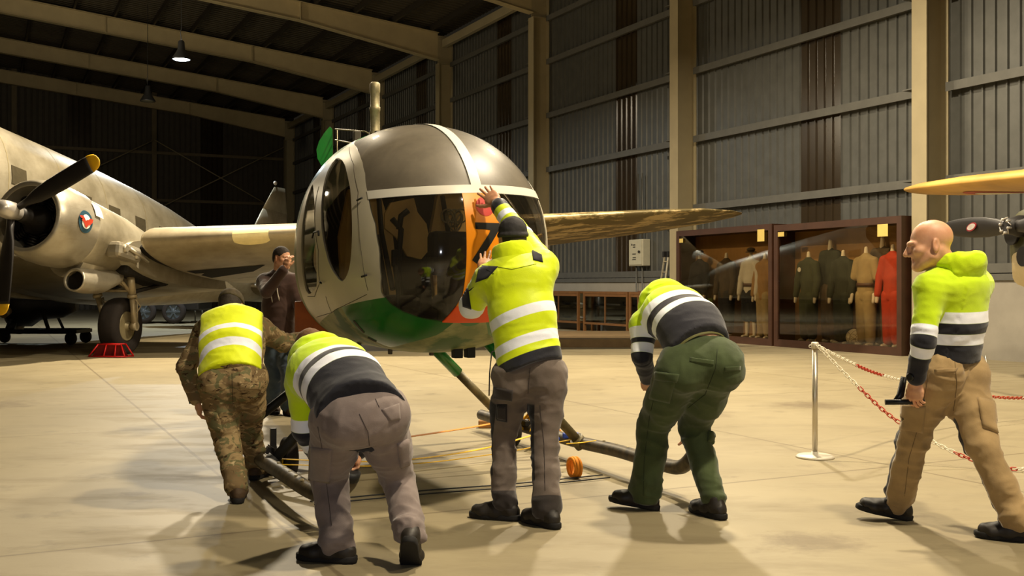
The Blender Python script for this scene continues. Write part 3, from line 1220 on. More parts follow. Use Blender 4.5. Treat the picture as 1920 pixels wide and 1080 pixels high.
def fus_ring(st, n=40, off=0):
    l, w, t, b = st
    c, h = (t + b) / 2, (t - b) / 2
    out = []
    for k in range(n):
        a = 2 * pi * k / n
        ca, sa = math.cos(a), math.sin(a)
        e = 2.25
        x = math.copysign(abs(ca) ** (2 / e), ca) * (w + off); z = math.copysign(abs(sa) ** (2 / e), sa) * (h + off)
        out.append((l, FCL + x, c + z))
    return out


def interp_stations(ls):
    A = np.array(FS)
    return [tuple([l] + [float(np.interp(l, A[:, 0], A[:, i])) for i in (1, 2, 3)]) for l in ls]


ls = sorted(set(list(np.linspace(-1.95, 17.4, 60)) + [s_[0] for s_ in FS]))
mb = MB(T3); mb.loft([fus_ring(s_) for s_ in interp_stations(ls)])
fus = mb.build('fuselage', M_ALU3, dc)
# cabin windows on the port side and panel lines
for i, l in enumerate([2.2, 3.3, 4.4, 5.5, 6.6, 7.7, 8.8]):
    s_ = interp_stations([l])[0]
    zc = 1.2
    mb = MB(T3)
    w, hh = s_[1], (s_[2] - s_[3]) / 2; c = (s_[2] + s_[3]) / 2
    def sidey(z):
        return FCL + w * (max(0, 1 - abs((z - c) / hh) ** 2.25)) ** (1 / 2.25)
    rr = []
    for l2 in (l - .22, l + .22):
        rr.append([(l2, sidey(z) + .012, z) for z in (zc - .18, zc, zc + .18)] + [(l2, sidey(z) - .02, z) for z in (zc + .18, zc, zc - .18)])
    mb.loft(rr, 0, False); mb.build('window', M_WINDOWDK, dc)
for l in (.6, 1.9, 3.6, 5.2, 6.9, 8.6, 10.4, 12.2):
    s_ = interp_stations([l, l + .018])
    mb = MB(T3); r1, r2 = fus_ring(s_[0], 40, .004), fus_ring(s_[1], 40, .004)
    mb.loft([r1, r2], 0, True, False); mb.build('skin_joint', M_WHEELHUB, dc)

# fin and tailplane
def foil(mb, root, tip, m=0, n=14, thick=.1):
    """root/tip: (le point, te point, up-normal) in aircraft axes; symmetric section"""
    rings = []
    prof = []
    for k in range(n + 1):
        x = .5 * (1 - math.cos(pi * k / n))
        yv = 5 * (.2969 * math.sqrt(x) - .126 * x - .3516 * x * x + .2843 * x ** 3 - .1015 * x ** 4)
        prof.append((x, yv))
    full = [(x, y) for x, y in prof] + [(x, -y) for x, y in prof[-2:0:-1]]
    for le, te, up, th in (root, tip) if len(root) == 4 else ():
        le, te, up = V(le), V(te), V(up)
        ch = np.linalg.norm(te - le)
        rings.append([le + (te - le) * x + up * y * th * ch for x, y in full])
    mb.loft(rings, m, True, True)
    return rings


mb = MB(T3)
secs = [((13.2, FCL, 1.3), (17.5, FCL, 1.0), (0, 1, 0), .09), ((14.6, FCL, 2.4), (17.65, FCL, 2.4), (0, 1, 0), .09), ((15.6, FCL, 3.7), (17.5, FCL, 3.9), (0, 1, 0), .09), ((16.35, FCL, 4.6), (17.2, FCL, 4.75), (0, 1, 0), .08)]
for a, b in zip(secs, secs[1:]):
    foil(mb, a, b)
M_FIN = m_alu('fin_skin', (150, 140, 118), (120, 110, 88), .5, .3)
mb.build('tail_fin', M_FIN, dc)
mb = MB(T3); mb.ball((16.4, FCL, 4.74), (.09, .06, .07), 12); mb.build('fin_light', M_HUB, dc)
for sg in (-1, 1):
    mb = MB(T3)
    a = ((14.0, FCL + sg * .4, .95), (17.2, FCL + sg * .4, .9), (0, 0, 1), .1)
    b = ((15.2, FCL + sg * 3.4, 1.0), (16.9, FCL + sg * 3.4, .98), (0, 0, 1), .09)
    c = ((15.8, FCL + sg * 4.0, 1.02), (16.4, FCL + sg * 4.0, 1.0), (0, 0, 1), .08)
    foil(mb, a, b); foil(mb, b, c); mb.build('tailplane', M_FIN, dc)

# centre section between fuselage and nacelle
mb = MB(T3)
foil(mb, ((2.3, FCL + .6, -.42), (7.0, FCL + .6, -.5), (0, 0, 1), .15), ((2.3, .75, -.22), (6.9, .75, -.25), (0, 0, 1), .15))
foil(mb, ((2.3, FCL - .6, -.42), (7.0, FCL - .6, -.5), (0, 0, 1), .15), ((2.3, FCL * 2 - 1.0, -.28), (6.9, FCL * 2 - 1.0, -.42), (0, 0, 1), .15))
mb.build('wing_centre_section', M_ALU3, dc)
# open wing joint, dark inside
mb = MB(T3)
foil(mb, ((2.75, .6, -.1), (6.3, .6, -.12), (0, 0, 1), .10), ((2.75, 1.02, -.08), (6.3, 1.02, -.10), (0, 0, 1), .10))
mb.build('wing_joint', M_DKGAP, dc)

# port outer wing (lateral r, leading edge l, trailing edge l, height at le)
WS = [(1.0, 2.35, 7.0, -.02, .155), (1.06, 2.32, 7.0, -.01, .16), (3.5, 3.05, 6.95, .25, .15), (6, 3.78, 6.9, .53, .14), (8.5, 4.5, 6.85, .8, .125), (10.3, 5.05, 6.8, 1.0, .115), (11.3, 5.45, 6.65, 1.12, .105), (11.85, 5.85, 6.45, 1.18, .09), (12.05, 6.12, 6.25, 1.2, .07)]


def wing_pt(r, x, side, off=0):
    A = np.array(WS)
    le, te, u, th = [float(np.interp(r, A[:, 0], A[:, i])) for i in (1, 2, 3, 4)]
    ch = te - le
    y = 5 * (.2969 * math.sqrt(x) - .126 * x - .3516 * x * x + .2843 * x ** 3 - .1036 * x ** 4) * th * ch
    return (le + ch * x, r, u + (y * 1.1 + off if side > 0 else -y * .85 - off) - .06 * x * ch * .3)


def wing_rings(rs, n=22):
    out = []
    for r in rs:
        xs = [.5 * (1 - math.cos(pi * k / n)) for k in range(n + 1)]
        out.append([wing_pt(r, x, 1) for x in xs] + [wing_pt(r, x, -1) for x in xs[-2:0:-1]])
    return out


mb = MB(T3); mb.loft(wing_rings([w_[0] for w_ in WS] + []), 0, True, True)
wing = mb.build('outer_wing', M_ALUWING, dc)
# landing light cover in the leading edge
mb = MB(T3)
rows = []
for r in np.linspace(2.62, 3.26, 9):
    e = math.sqrt(max(0, 1 - ((r - 2.94) / .33) ** 2))
    xm = .052 * (.35 + .65 * e)
    rows.append([wing_pt(r, x, 1, .012) for x in np.linspace(.012, 0, 4)] + [wing_pt(r, x, -1, .012) for x in np.linspace(.001, xm, 9)])
mb.loft(rows, 0, True, False, False)
mb.build('landing_light', simple('landing_light_cover', (232, 216, 160), .25, 0, .12), dc)
# dark wheel bay opening and aileron gap under the wing
for (ra, rb, xa, xb) in ((1.12, 2.6, .34, .52), ):
    mb = MB(T3)
    mb.add([wing_pt(ra, xa, -1, .008), wing_pt(rb, xa + .04, -1, .008), wing_pt(rb - .5, xb, -1, .008), wing_pt(ra, xb + .05, -1, .008)], [(0, 1, 2, 3)])
    mb.build('underwing_opening', M_DKGAP, dc)
mb = MB(T3)
rows = [[wing_pt(r, x, -1, .006) for x in (.70, .704)] for r in np.linspace(1.4, 10, 20)]
mb.loft(rows, 0, True, False, False); mb.build('flap_gap', M_DKGAP, dc)

# nacelle
mb = MB(T3)
def ring(l, r, dz=0, n=36, squash=1):
    return [(l, r * math.cos(2 * pi * k / n), dz + r * math.sin(2 * pi * k / n) * squash) for k in range(n)]
prof = [(.42, .545), (.38, .60), (.42, .645), (.58, .695), (.82, .735), (1.1, .742), (1.45, .72)]
mb.loft([ring(l, r) for l, r in prof], 0, True, False)
inner = [(.42, .545), (.6, .54), (1.0, .55)]
mb.loft([ring(l, r) for l, r in inner], 0, True, False)
mb.build('engine_cowl', M_COWL, dc)
mb = MB(T3); mb.loft([ring(1.49, .64), ring(1.56, .68), ring(2.2, .66, -.02), ring(2.9, .64, -.05), ring(4.2, .5, -.1), ring(5.6, .34, -.15), ring(6.9, .1, -.2)], 0, True, True)
mb.build('nacelle', M_ALU3, dc)
mb = MB(T3); mb.loft([ring(1.43, .71), ring(1.52, .64)], 0, True, False); mb.build('cowl_gap', M_DKGAP, dc)
# radial engine inside
mb = MB(T3); mb.loft([ring(.98, .55), ring(1.0, .01)], 0, False, False); mb.build('firewall', M_ENGDK, dc)
mb = MB(T3); mb.lathe([(.2, .9), (.27, .75), (.26, .62), (.16, .5), (.13, .3), (.11, .12)], (0, 0, 0), (1, 0, 0), 24)
mb.build('crankcase', M_ENGDK, dc)
for k in range(9):
    a = 2 * pi * k / 9 + .2
    mb = MB(T3)
    d = V(0, math.cos(a), math.sin(a))
    for j in range(6):
        p = d * (.27 + j * .05) + V(.78, 0, 0)
        mb.lathe([(.085, 0), (.085, .03)], p, d, 14)
    mb.tube([d * .24 + V(.78, 0, 0), d * .52 + V(.78, 0, 0)], .06, 10)
    mb.build('cylinder', M_ENGDK, dc)

# propeller
def blade(mb, ang, Rr=1.76, m=0, tip_from=.89, tip_m=1):
    d = V(0, math.cos(ang), math.sin(ang)); tn = V(0, -math.sin(ang), math.cos(ang))
    rows, hs = [], []
    for s_, w, tw in ((.08, .11, 75), (.18, .13, 60), (.3, .25, 45), (.45, .30, 36), (.6, .315, 30), (.75, .315, 26), (.86, .31, 24), (.895, .31, 23), (.94, .29, 22), (.972, .235, 22), (.99, .16, 22), (1.0, .06, 22)):
        a = -R(tw) * .3
        ch = tn * math.cos(a) + V(1, 0, 0) * math.sin(a); th = np.cross(d, ch)
        tt = .06 * (1 - s_) + .012
        n = 12
        rows.append([d * s_ * Rr + ch * (w / 2 * math.cos(2 * pi * k / n)) + th * tt * math.sin(2 * pi * k / n) for k in range(n)])
        hs.append(s_)
    i0 = next(i for i, s_ in enumerate(hs) if s_ >= tip_from)
    return rows[:i0 + 1], rows[i0:]


for ang in (R(29.5), R(150), R(270)):
    ra, rb = blade(None, ang)
    mb = MB(T3); mb.loft(ra, 0, True, True); bl = mb.build('propeller_blade', M_PROPBLK, dc)
    mb = MB(T3); mb.loft(rb, 0, True, True); mb.build('blade_tip', M_PROPYEL, bl)
mb = MB(T3); mb.lathe([(.02, -.34), (.09, -.32), (.14, -.25), (.155, -.12), (.155, .0), (.12, .05), (.12, .16)], (0, 0, 0), (1, 0, 0), 28); mb.build('propeller_hub', M_HUB, dc)

# round emblem on the cowl: ring, white field, red bird
M_EMTEAL = simple('emblem_teal', (30, 66, 82), .5, 0, .1)
M_EMWHITE = simple('emblem_white', (224, 220, 210), .5, 0, .05)
M_EMRED = simple('emblem_red', (172, 52, 30), .5, 0, .1)
def cowl_pt(l, a, off):
    r = float(np.interp(l, [p_[0] for p_ in prof[2:]], [p_[1] for p_ in prof[2:]])) + off
    return (l, r * math.cos(a), r * math.sin(a))
EL, EA = .98, R(2)
def em_patch(poly, off):
    """poly in metres (x aft, y up) round the emblem centre"""
    return [cowl_pt(EL + x, EA + y / .74, off) for x, y in poly]
def em_disc(r, off, n=28):
    mb = MB(T3)
    vs = em_patch([(0, 0)] + [(r * .5 * math.cos(a), r * .5 * math.sin(a)) for a in np.linspace(0, 2 * pi, n, endpoint=False)] + [(r * math.cos(a), r * math.sin(a)) for a in np.linspace(0, 2 * pi, n, endpoint=False)], off)
    fs = [(0, 1 + k, 1 + (k + 1) % n) for k in range(n)] + [(1 + k, 1 + n + k, 1 + n + (k + 1) % n, 1 + (k + 1) % n) for k in range(n)]
    mb.add(vs, fs, 0, True)
    return mb
emb = em_disc(.20, .012).build('emblem', M_EMTEAL, dc)
em_disc(.125, .020).build('emblem_field', M_EMWHITE, emb)
bird = [[(-.20, .075), (-.10, .085), (-.045, .03), (-.05, -.06), (-.10, -.02), (-.145, .0), (-.125, .03), (-.17, .035)], [(.20, .07), (.17, .03), (.185, .02), (.135, -.01), (.12, -.03), (.04, -.06), (.035, .03), (.10, .075)], [(-.06, .035), (-.025, .01), (.0, .03), (.04, .035), (.045, -.06), (.02, -.10), (-.02, -.10), (-.06, -.06)]]
mb = MB(T3)
for pl_ in bird:
    mb.add(em_patch([(x, y) for x, y in pl_], .027), [tuple(range(len(pl_)))], 0)
me_b = mb.build('emblem_bird', M_EMRED, emb)
# white cover plate and exhaust parts
mb = MB(T3)
rows = [[(l, (.81 - .02 * (l - 1.2) + .014) * math.cos(a), (.80 + .014) * math.sin(a)) for a in np.linspace(R(24), R(47), 6)] for l in (1.42, 1.6)]
rows = [[(l, (rr) * math.cos(a), rr * math.sin(a)) for a in np.linspace(R(16), R(37), 6)] for l, rr in ((1.30, .752), (1.42, .745), (1.56, .735))]
mb.loft(rows, 0, True, False, False); mb.build('cover_plate', simple('pale_plate', (236, 230, 214), .4), dc)
mb = MB(T3)
mb.bbox((1.9, .55, -.42), (2.7, .86, -.12), .08); mb.lathe([(.08, 0), (.09, .02), (.06, .06)], (2.1, .84, -.24), (0, 1, 0), 14); mb.lathe([(.07, 0), (.08, .02), (.05, .06)], (2.5, .84, -.3), (0, 1, 0), 14)
mb.tube([(2.2, .88, -.22), (2.6, .9, -.3), (2.9, .86, -.34)], .035, 8)
mb.build('exhaust_shroud', M_COWL, dc)
mb = MB(T3)
mb.loft([[(l, .28 + r * math.cos(2 * pi * k / 20), dz + r * math.sin(2 * pi * k / 20)) for k in range(20)] for l, r, dz in ((1.5, .17, -.93), (1.46, .20, -.93), (1.5, .215, -.92), (1.8, .23, -.9), (2.3, .23, -.82), (2.8, .16, -.66))], 0, True, False)
mb.build('oil_cooler_scoop', M_COWL, dc)
mb = MB(T3); mb.lathe([(.19, .1), (.01, .12)], (1.5, .28, -.93), (1, 0, 0), 20); mb.build('scoop_core', M_ENGDK, dc)
mb = MB(T3); mb.loft([[(l, .36 * math.cos(2 * pi * k / 20) * s_, -.5 + .35 * math.sin(2 * pi * k / 20) * s_) for k in range(20)] for l, s_ in ((1.6, 1), (2.4, 1.05), (3.0, .7))]); mb.build('lower_nacelle', M_ALU3, dc)
mb = MB(T3); mb.bbox((2.6, -.5, -.62), (4.2, .62, -.12), .06); mb.build('wheel_bay', M_DKGAP, dc)

# landing gear: wheel stands on the floor under the nacelle
wc = G(226, 664)
wc = V(wc[0], wc[1], .55)
ROLL = nrm(V(math.sin(TH), math.cos(TH), 0)); AXL = V(math.cos(TH - R(1.5)), -math.sin(TH - R(1.5)), 0)
mb = MB()
mb.lathe([(.30, -.15), (.36, -.19), (.46, -.205), (.53, -.17), (.555, -.10), (.56, 0), (.555, .10), (.53, .17), (.46, .205), (.36, .19), (.30, .15)], wc, AXL, 48, 0, True, False)
w_ = mb.build('main_wheel', M_TYRE, dc)
mb = MB(); mb.lathe([(.31, -.14), (.26, -.15), (.2, -.1), (.1, -.1), (.08, -.2), (.05, -.22), (.05, .22), (.08, .2), (.1, .1), (.2, .1), (.26, .15), (.31, .14)], wc, AXL, 36); mb.build('wheel_hub', M_WHEELHUB, w_)
topc = T3((3.05, .0, -.45))
for sg in (-1, 1):
    a = wc + AXL * .3 * sg
    b = topc + TL * .42 * sg - TU * .1
    mid = a + (b - a) * .55
    mb = MB(); mb.tube([a - V(0, 0, .05), mid], .055, 14); mb.tube([mid, b], .075, 14); mb.lathe([(.09, -.05), (.09, .05)], a, AXL, 16); mb.tube([mid, mid + (b - a) * .06], .095, 14)
    mb.build('oleo_leg', M_GEAR, dc)
    mb = MB(); mb.tube([mid + (b - a) * .05, topc - TL * .42 * sg * .1 + TU * .1 - TA * .5 + TL * .2 * sg], .035, 8); mb.tube([a + ROLL * .1, mid + ROLL * .16], .018, 6); mb.tube([a + (b - a) * .18, a + (b - a) * .18 + ROLL * .24 + V(0, 0, .2), mid + ROLL * .05], .02, 6); mb.build('gear_strut', M_GEAR, dc)
    mb = MB(); mb.tube([mid + (b - a) * .1, T3((5.0, .45 * sg, -.35))], .04, 8); mb.build('drag_strut', M_ENGDK, dc)
mb = MB(); mb.tube([wc - AXL * .34, wc + AXL * .34], .05, 12); mb.build('axle', M_GEAR, dc)
mb = MB(); mb.tube([wc + (topc - wc) * .62 - AXL * .34, wc + (topc - wc) * .62 + AXL * .34], .03, 8); mb.tube([wc + (topc - wc) * .62 - AXL * .3, topc + TL * .3], .025, 8); mb.tube([wc + (topc - wc) * .62 + AXL * .3, topc - TL * .1 - TA * .2], .025, 8); mb.build('gear_cross_brace', M_GEAR, dc)

# red wheel chock of welded tube
g = G(201, 670)
c = thing('wheel_chock', g, 'red welded tube chock on the floor against the big tyre', 'wheel chock')
mb = MB()
M_RED = simple('chock_red', (206, 26, 24), .45, 0, .15)
e = AXL * .32; d = -ROLL
b0 = g + d * .02
lo = [b0 - e * 1.15 + V(0, 0, .015), b0 + e * 1.15 + V(0, 0, .015), b0 + e * 1.15 + ROLL * .3 + V(0, 0, .015), b0 - e * 1.15 + ROLL * .3 + V(0, 0, .015)]
hi = [b0 - e * .72 + ROLL * .1 + V(0, 0, .24), b0 + e * .72 + ROLL * .1 + V(0, 0, .24), b0 + e * .72 + ROLL * .26 + V(0, 0, .24), b0 - e * .72 + ROLL * .26 + V(0, 0, .24)]
mb.tube(lo, .016, 8, 0, False, True); mb.tube(hi, .016, 8, 0, False, True)
for a, b in zip(lo, hi):
    mb.tube([a, b], .015, 8)
mb.tube([(lo[0] + lo[1]) / 2 - e * .2, (hi[0] + hi[1]) / 2 - e * .2], .014, 8); mb.tube([(lo[0] + lo[1]) / 2 + e * .5, (hi[0] + hi[1]) / 2 + e * .4], .014, 8)
mb.add([hi[0], hi[1], lo[1], lo[0]], [(0, 1, 2, 3)]) if False else None
mb.build('chock_frame', M_RED, c)
mb = MB(); mb.prism([hi[0] + ROLL * .02 - V(0, 0, .01), hi[1] + ROLL * .02 - V(0, 0, .01), lo[1] + ROLL * .12, lo[0] + ROLL * .12], (0, .008, 0)); mb.build('chock_plate', simple('chock_dark_red', (120, 20, 18), .6), c)

# ---- things standing beyond it, low in the dark
M_DARKMETAL = simple('dark_metal', (38, 36, 34), .5, .4, .3, 8)
M_GREYBLUE = simple('wheel_grey_blue', (70, 78, 84), .5, .1, .2)
gx = V(-11.0, 24.6, 0)
en = thing('engine_on_trolley', gx, 'dark radial aero engine on a wheeled trolley beyond the propeller', 'engine')
mb = MB()
mb.lathe([(.5, 0), (.55, .1), (.55, .5), (.4, .7), (.35, 1.2), (.2, 1.5)], gx + V(-.6, 0, .95), (1, .15, 0), 28); mb.build('engine_body', M_DARKMETAL, en)
for k in range(9):
    a = 2 * pi * k / 9
    mb = MB(); d = V(-.1, math.cos(a), math.sin(a)); p = gx + V(-.35, .0, .95)
    mb.tube([p + d * .45, p + d * .72], .1, 10); mb.build('cylinder', M_GEAR if k % 2 else M_DARKMETAL, en)
mb = MB()
for dy in (-.4, .4):
    mb.bar(gx + V(-1, dy, .3), gx + V(1.1, dy, .3), .08, .1); mb.bar(gx + V(-.5, dy, .3), gx + V(-.3, dy * .8, .8), .06, .06); mb.bar(gx + V(.5, dy, .3), gx + V(.3, dy * .8, .8), .06, .06)
for dx in (-1, .1, 1.1):
    mb.bar(gx + V(dx, -.45, .3), gx + V(dx, .45, .3), .08, .08)
mb.build('trolley_frame', M_DARKMETAL, en)
for dx in (-.9, 1.0):
    for dy in (-.42, .42):
        mb = MB(); mb.lathe([(.05, -.04), (.14, -.04), (.15, 0), (.14, .04), (.05, .04)], gx + V(dx, dy, .15), (.3, 1, 0), 20); mb.bar(gx + V(dx, dy, .15), gx + V(dx, dy, .32), .04, .05); mb.build('caster', M_TYRE, en)

tx = G(318, 607); tx = V(tx[0], tx[1] + .3, 0)
tg_ = thing('ground_tug', tx, 'dark ground tug with a grey spoked wheel seen beneath the transport aircraft wing', 'tug')
mb = MB(); mb.bbox(tx + V(-1.5, -.2, .45), tx + V(1.0, 1.5, 1.05), .06); mb.bbox(tx + V(-1.4, .1, 1.0), tx + V(-.3, 1.2, 1.5), .06); mb.build('tug_body', M_DARKMETAL, tg_)
for dx in (-.9, .15):
    mb = MB(); mb.lathe([(.26, -.1), (.36, -.12), (.41, -.06), (.42, 0), (.41, .06), (.36, .12), (.26, .1)], tx + V(dx, -.28, .42), (0, -1, 0), 32, 0, True, False); w_ = mb.build('wheel', M_TYRE, tg_)
    mb = MB(); mb.lathe([(.27, .06), (.25, .03), (.12, .02), (.1, .09), (.01, .1)], tx + V(dx, -.28, .42), (0, -1, 0), 28)
    for k in range(6):
        a = pi * k / 3; mb.bar(tx + V(dx, -.36, .42), tx + V(dx + .25 * math.cos(a), -.36, .42 + .25 * math.sin(a)), .05, .03, (0, 1, 0))
    mb.build('rim', M_GREYBLUE, w_)
mb = MB(); mb.bbox(tx + V(-1.2, -.26, .88), tx + V(-.45, -.2, 1.0), .01); mb.build('bumper_stripe', simple('tug_yellow', (196, 172, 40), .5), tg_)
for px in (366, 379):
    p = G(px, 603)
    t = thing('barrier_post', p, 'thin pale barrier post far beyond the %s side of the two under the wing' % ('left' if px == 366 else 'right'), 'barrier post', 'thin posts beyond the wing')
    mb = MB(); mb.lathe([(.024, 0), (.024, .95)], p, n=12); mb.build('pole', M_BASE, t)
    mb = MB(); mb.lathe([(.15, 0), (.15, .02), (.03, .03)], p, n=20); mb.build('base_plate', M_BASE, t)
p = G(2, 607); mb = MB(); mb.bbox(p + V(-.25, 0, .5), p + V(.04, .1, .95), .01); mb.bar(p + V(-.1, .05, 0), p + V(-.1, .05, .6), .05, .05)
tag(mb.build('notice_stand', simple('sign_yellow_green', (150, 160, 70), .6)), 'small yellow green notice stand low at the left edge beyond the aircraft', 'notice')
# ================================================================== small high-wing aircraft at the right edge
BT = R(82)
BH = V(-math.sin(BT), -math.cos(BT), 0)           # nose direction
BA = -BH
BL = V(-math.cos(BT), math.sin(BT), 0)            # its right wing, to the left and away
BHUB = P(1901, 424, 11.6)


def TB(p):
    """aft, towards the far wing tip, up from the propeller hub"""
    return BHUB + BA * p[0] + BL * p[1] + V(0, 0, p[2])


def m_bwing():
    t = NT('tan_wing_skin')
    c = t.mix(t.step(t.noise(1.2, 4), .4, .65), lin((206, 160, 78)), lin((178, 136, 66)))
    c = t.mix(t.step(t.xyz()[1], 3.9, 5.4), c, lin((84, 78, 48)))
    return t.done(t.bsdf(c, .5, .05, None, .4))


M_BWING = m_bwing()
M_BOLIVE = simple('olive_cowl', (70, 68, 34), .55, 0, .35, 5)
M_BCREAM = simple('cream_panel', (206, 188, 148), .5, 0, .1)
bp = thing('light_aircraft', V(BHUB[0], BHUB[1], 0), 'small high-wing aircraft with tan wing and black propeller at the right edge', 'aircraft')
# wing
WB = [(-5.0, 1.0, 2.0, .81, .10), (-4.6, .95, 2.4, .80, .12), (-1.0, .85, 2.5, .66, .14), (0, .85, 2.5, .62, .14), (1.0, .85, 2.5, .66, .15), (2.8, .9, 2.45, .74, .15),
      (3.9, .97, 2.36, .78, .14), (4.4, 1.08, 2.2, .80, .12), (4.65, 1.25, 2.0, .805, .10), (4.78, 1.5, 1.8, .81, .08)]
def bw_pt(r, x, side, off=0):
    A = np.array(WB)
    le, te, u, th = [float(np.interp(r, A[:, 0], A[:, i])) for i in (1, 2, 3, 4)]
    ch = te - le
    y = 5 * (.2969 * math.sqrt(x) - .126 * x - .3516 * x * x + .2843 * x ** 3 - .1036 * x ** 4) * th * ch
    return (le + ch * x, r, u - .05 * x * ch + (y * 1.15 + off if side > 0 else -y * .75 - off))
rr = []
for w_ in WB:
    xs = [.5 * (1 - math.cos(pi * k / 18)) for k in range(19)]
    rr.append([bw_pt(w_[0], x, 1) for x in xs] + [bw_pt(w_[0], x, -1) for x in xs[-2:0:-1]])
mb = MB(TB); mb.loft(rr); wg = mb.build('wing', M_BWING, bp)
# roundel under the far wing
M_RDR = simple('roundel_red', (166, 66, 34), .6, 0, .1); M_RDW = simple('roundel_white', (214, 200, 170), .6, 0, .05)
def under(r0, x0, rad, off, n=32):
    mb = MB(TB)
    ch = 1.5
    vs = [bw_pt(r0, x0, -1, off)]
    for f_ in (.5, 1):
        for k in range(n):
            a = 2 * pi * k / n
            vs.append(bw_pt(r0 + rad * f_ * math.cos(a), min(.98, max(.01, x0 + rad * f_ * math.sin(a) / ch)), -1, off))
    fs = [(0, 1 + k, 1 + (k + 1) % n) for k in range(n)] + [(1 + k, 1 + n + k, 1 + n + (k + 1) % n, 1 + (k + 1) % n) for k in range(n)]
    mb.add(vs, fs, 0, True); return mb
rd = under(2.9, .5, .46, .006).build('roundel', M_RDR, bp)
under(2.9, .5, .30, .012).build('roundel_field', M_RDW, rd)
# fuselage and cowl
def sq(l, w, zt, zb, n=28, e=2.8):
    c, h = (zt + zb) / 2, (zt - zb) / 2
    o = []
    for k in range(n):
        a = 2 * pi * k / n
        ca, sa = math.cos(a), math.sin(a)
        o.append((l, math.copysign(abs(ca) ** (2 / e), ca) * w, c + math.copysign(abs(sa) ** (2 / e), sa) * h))
    return o
mb = MB(TB); mb.loft([sq(.16, .22, .10, -.42), sq(.2, .38, .2, -.56), sq(.4, .44, .27, -.62), sq(1.0, .48, .32, -.66)]); mb.build('cowling', M_BOLIVE, bp)
mb = MB(TB); mb.loft([sq(1.0, .48, .3, -.66), sq(1.5, .5, .70, -.68), sq(2.4, .5, .76, -.68), sq(3.4, .4, .6, -.6), sq(5.0, .2, .2, -.3), sq(6.0, .08, .05, -.15)]); mb.build('fuselage', M_BOLIVE, bp)
mb = MB(TB)
for sg in (-1, 1):
    mb.lathe([(.11, 0), (.12, .04)], (.15, .23 * sg, -.08), (-1, 0, 0), 18)
mb.lathe([(.1, 0), (.11, .05)], (.15, .0, -.33), (-1, 0, 0), 18)
mb.build('air_intake', M_ENGDK, bp)
mb = MB(TB); mb.loft([sq(.13, .24, -.27, -.44, 20), sq(.2, .34, -.3, -.66, 20), sq(.6, .36, -.42, -.8, 20), sq(.9, .3, -.5, -.72, 20)]); mb.build('chin_panel', M_BCREAM, bp)
# gear reaching the floor
gz = -BHUB[2]
for sg in (-1, 1):
    mb = MB(TB); mb.bar((1.2, .4 * sg, -.6), (1.05, .75 * sg, gz + .28), .1, .03); mb.build('gear_leg', M_BCREAM, bp)
    mb = MB(TB); mb.lathe([(.1, -.08), (.24, -.1), (.28, -.04), (.28, .04), (.24, .1), (.1, .08)], (1.05, .82 * sg, gz + .28), (0, 1, 0), 28); mb.build('main_wheel', M_TYRE, bp)
mb = MB(TB); mb.lathe([(.05, -.04), (.12, -.05), (.13, 0), (.12, .05), (.05, .04)], (5.8, 0, gz + .13), (0, 1, 0), 20); mb.tube([(5.8, 0, gz + .13), (5.6, 0, -.15)], .03, 8); mb.build('tail_wheel', M_TYRE, bp)
mb = MB(TB); foil(mb, ((5.0, 0, .1), (6.1, 0, .0), (0, 1, 0), .08), ((5.5, 0, 1.3), (6.1, 0, 1.3), (0, 1, 0), .07)); mb.build('tail_fin', M_BWING, bp)
# propeller with hub bolts and badge
for sg, nm in ((1, 'a'), (-1, 'b')):
    rows = []
    d0 = R(2)
    d = V(0, math.cos(d0) * sg, math.sin(d0) * sg); tn = V(0, -math.sin(d0) * sg, math.cos(d0) * sg)
    for s_, w, tw in ((.03, .13, 20), (.1, .14, 28), (.2, .19, 34), (.35, .235, 30), (.55, .24, 24), (.75, .215, 19), (.9, .17, 17), (.97, .12, 16), (1.0, .04, 16)):
        a = R(tw) * .4
        ch = tn * math.cos(a) - V(1, 0, 0) * math.sin(a) * sg; th = np.cross(d, ch)
        tt = .045 * (1 - s_) + .01
        rows.append([d * s_ * 1.42 + ch * w / 2 * math.cos(2 * pi * k / 14) + th * tt * math.sin(2 * pi * k / 14) for k in range(14)])
    mb = MB(TB); mb.loft(rows, 0, True, True); bl = mb.build('propeller_blade', M_PROPBLK, bp)
    if sg == 1:
        c0 = V(-.04, .74, .03)
        mbr = MB(TB); mbw = MB(TB)
        n = 24
        ax = nrm(V(-1, .0, .18))
        for m_b, ru, rv, off in ((mbr, .098, .05, .010), (mbw, .078, .036, .013)):
            ev = nrm(np.cross(ax, V(0, 1, 0)))
            vs = [c0 + ax * off + V(0, 1, -.12) * ru * math.cos(2 * pi * k / n) + ev * rv * math.sin(2 * pi * k / n) for k in range(n)]
            m_b.add(vs, [tuple(range(n))])
            m_b.prism(vs, ax * -.006)
        bd = mbr.build('blade_badge', simple('badge_red', (170, 40, 44), .4), bl)
        mbw.build('badge_field', simple('badge_white', (226, 216, 206), .4), bl)
mb = MB(TB); mb.lathe([(.06, -.1), (.085, -.08), (.10, .0), (.12, .05), (.12, .15)], (0, 0, 0), (1, 0, 0), 22); mb.build('propeller_hub', M_PROPBLK, bp)
for k in range(6):
    a = pi * k / 3 + .3
    mb = MB(TB); p = V(-.075, .075 * math.cos(a), .075 * math.sin(a)); mb.lathe([(.014, 0), (.014, -.05), (.01, -.055)], p, (1, 0, 0), 8)
    a2 = a + .7; mb.tube([p + V(-.045, 0, 0), V(-.1, .105 * math.cos(a2), .105 * math.sin(a2))], .006, 6); mb.build('hub_bolt', M_HUB, bp)
# ================================================================== helicopter
HPSI = R(24)
HAFT = V(-math.sin(HPSI), math.cos(HPSI), 0)
HLEFT = V(math.cos(HPSI), math.sin(HPSI), 0)
NOSE = V(-.19, 6.93, 0)


def TH_(p):
    return NOSE + HAFT * p[0] + HLEFT * p[1] + V(0, 0, p[2])


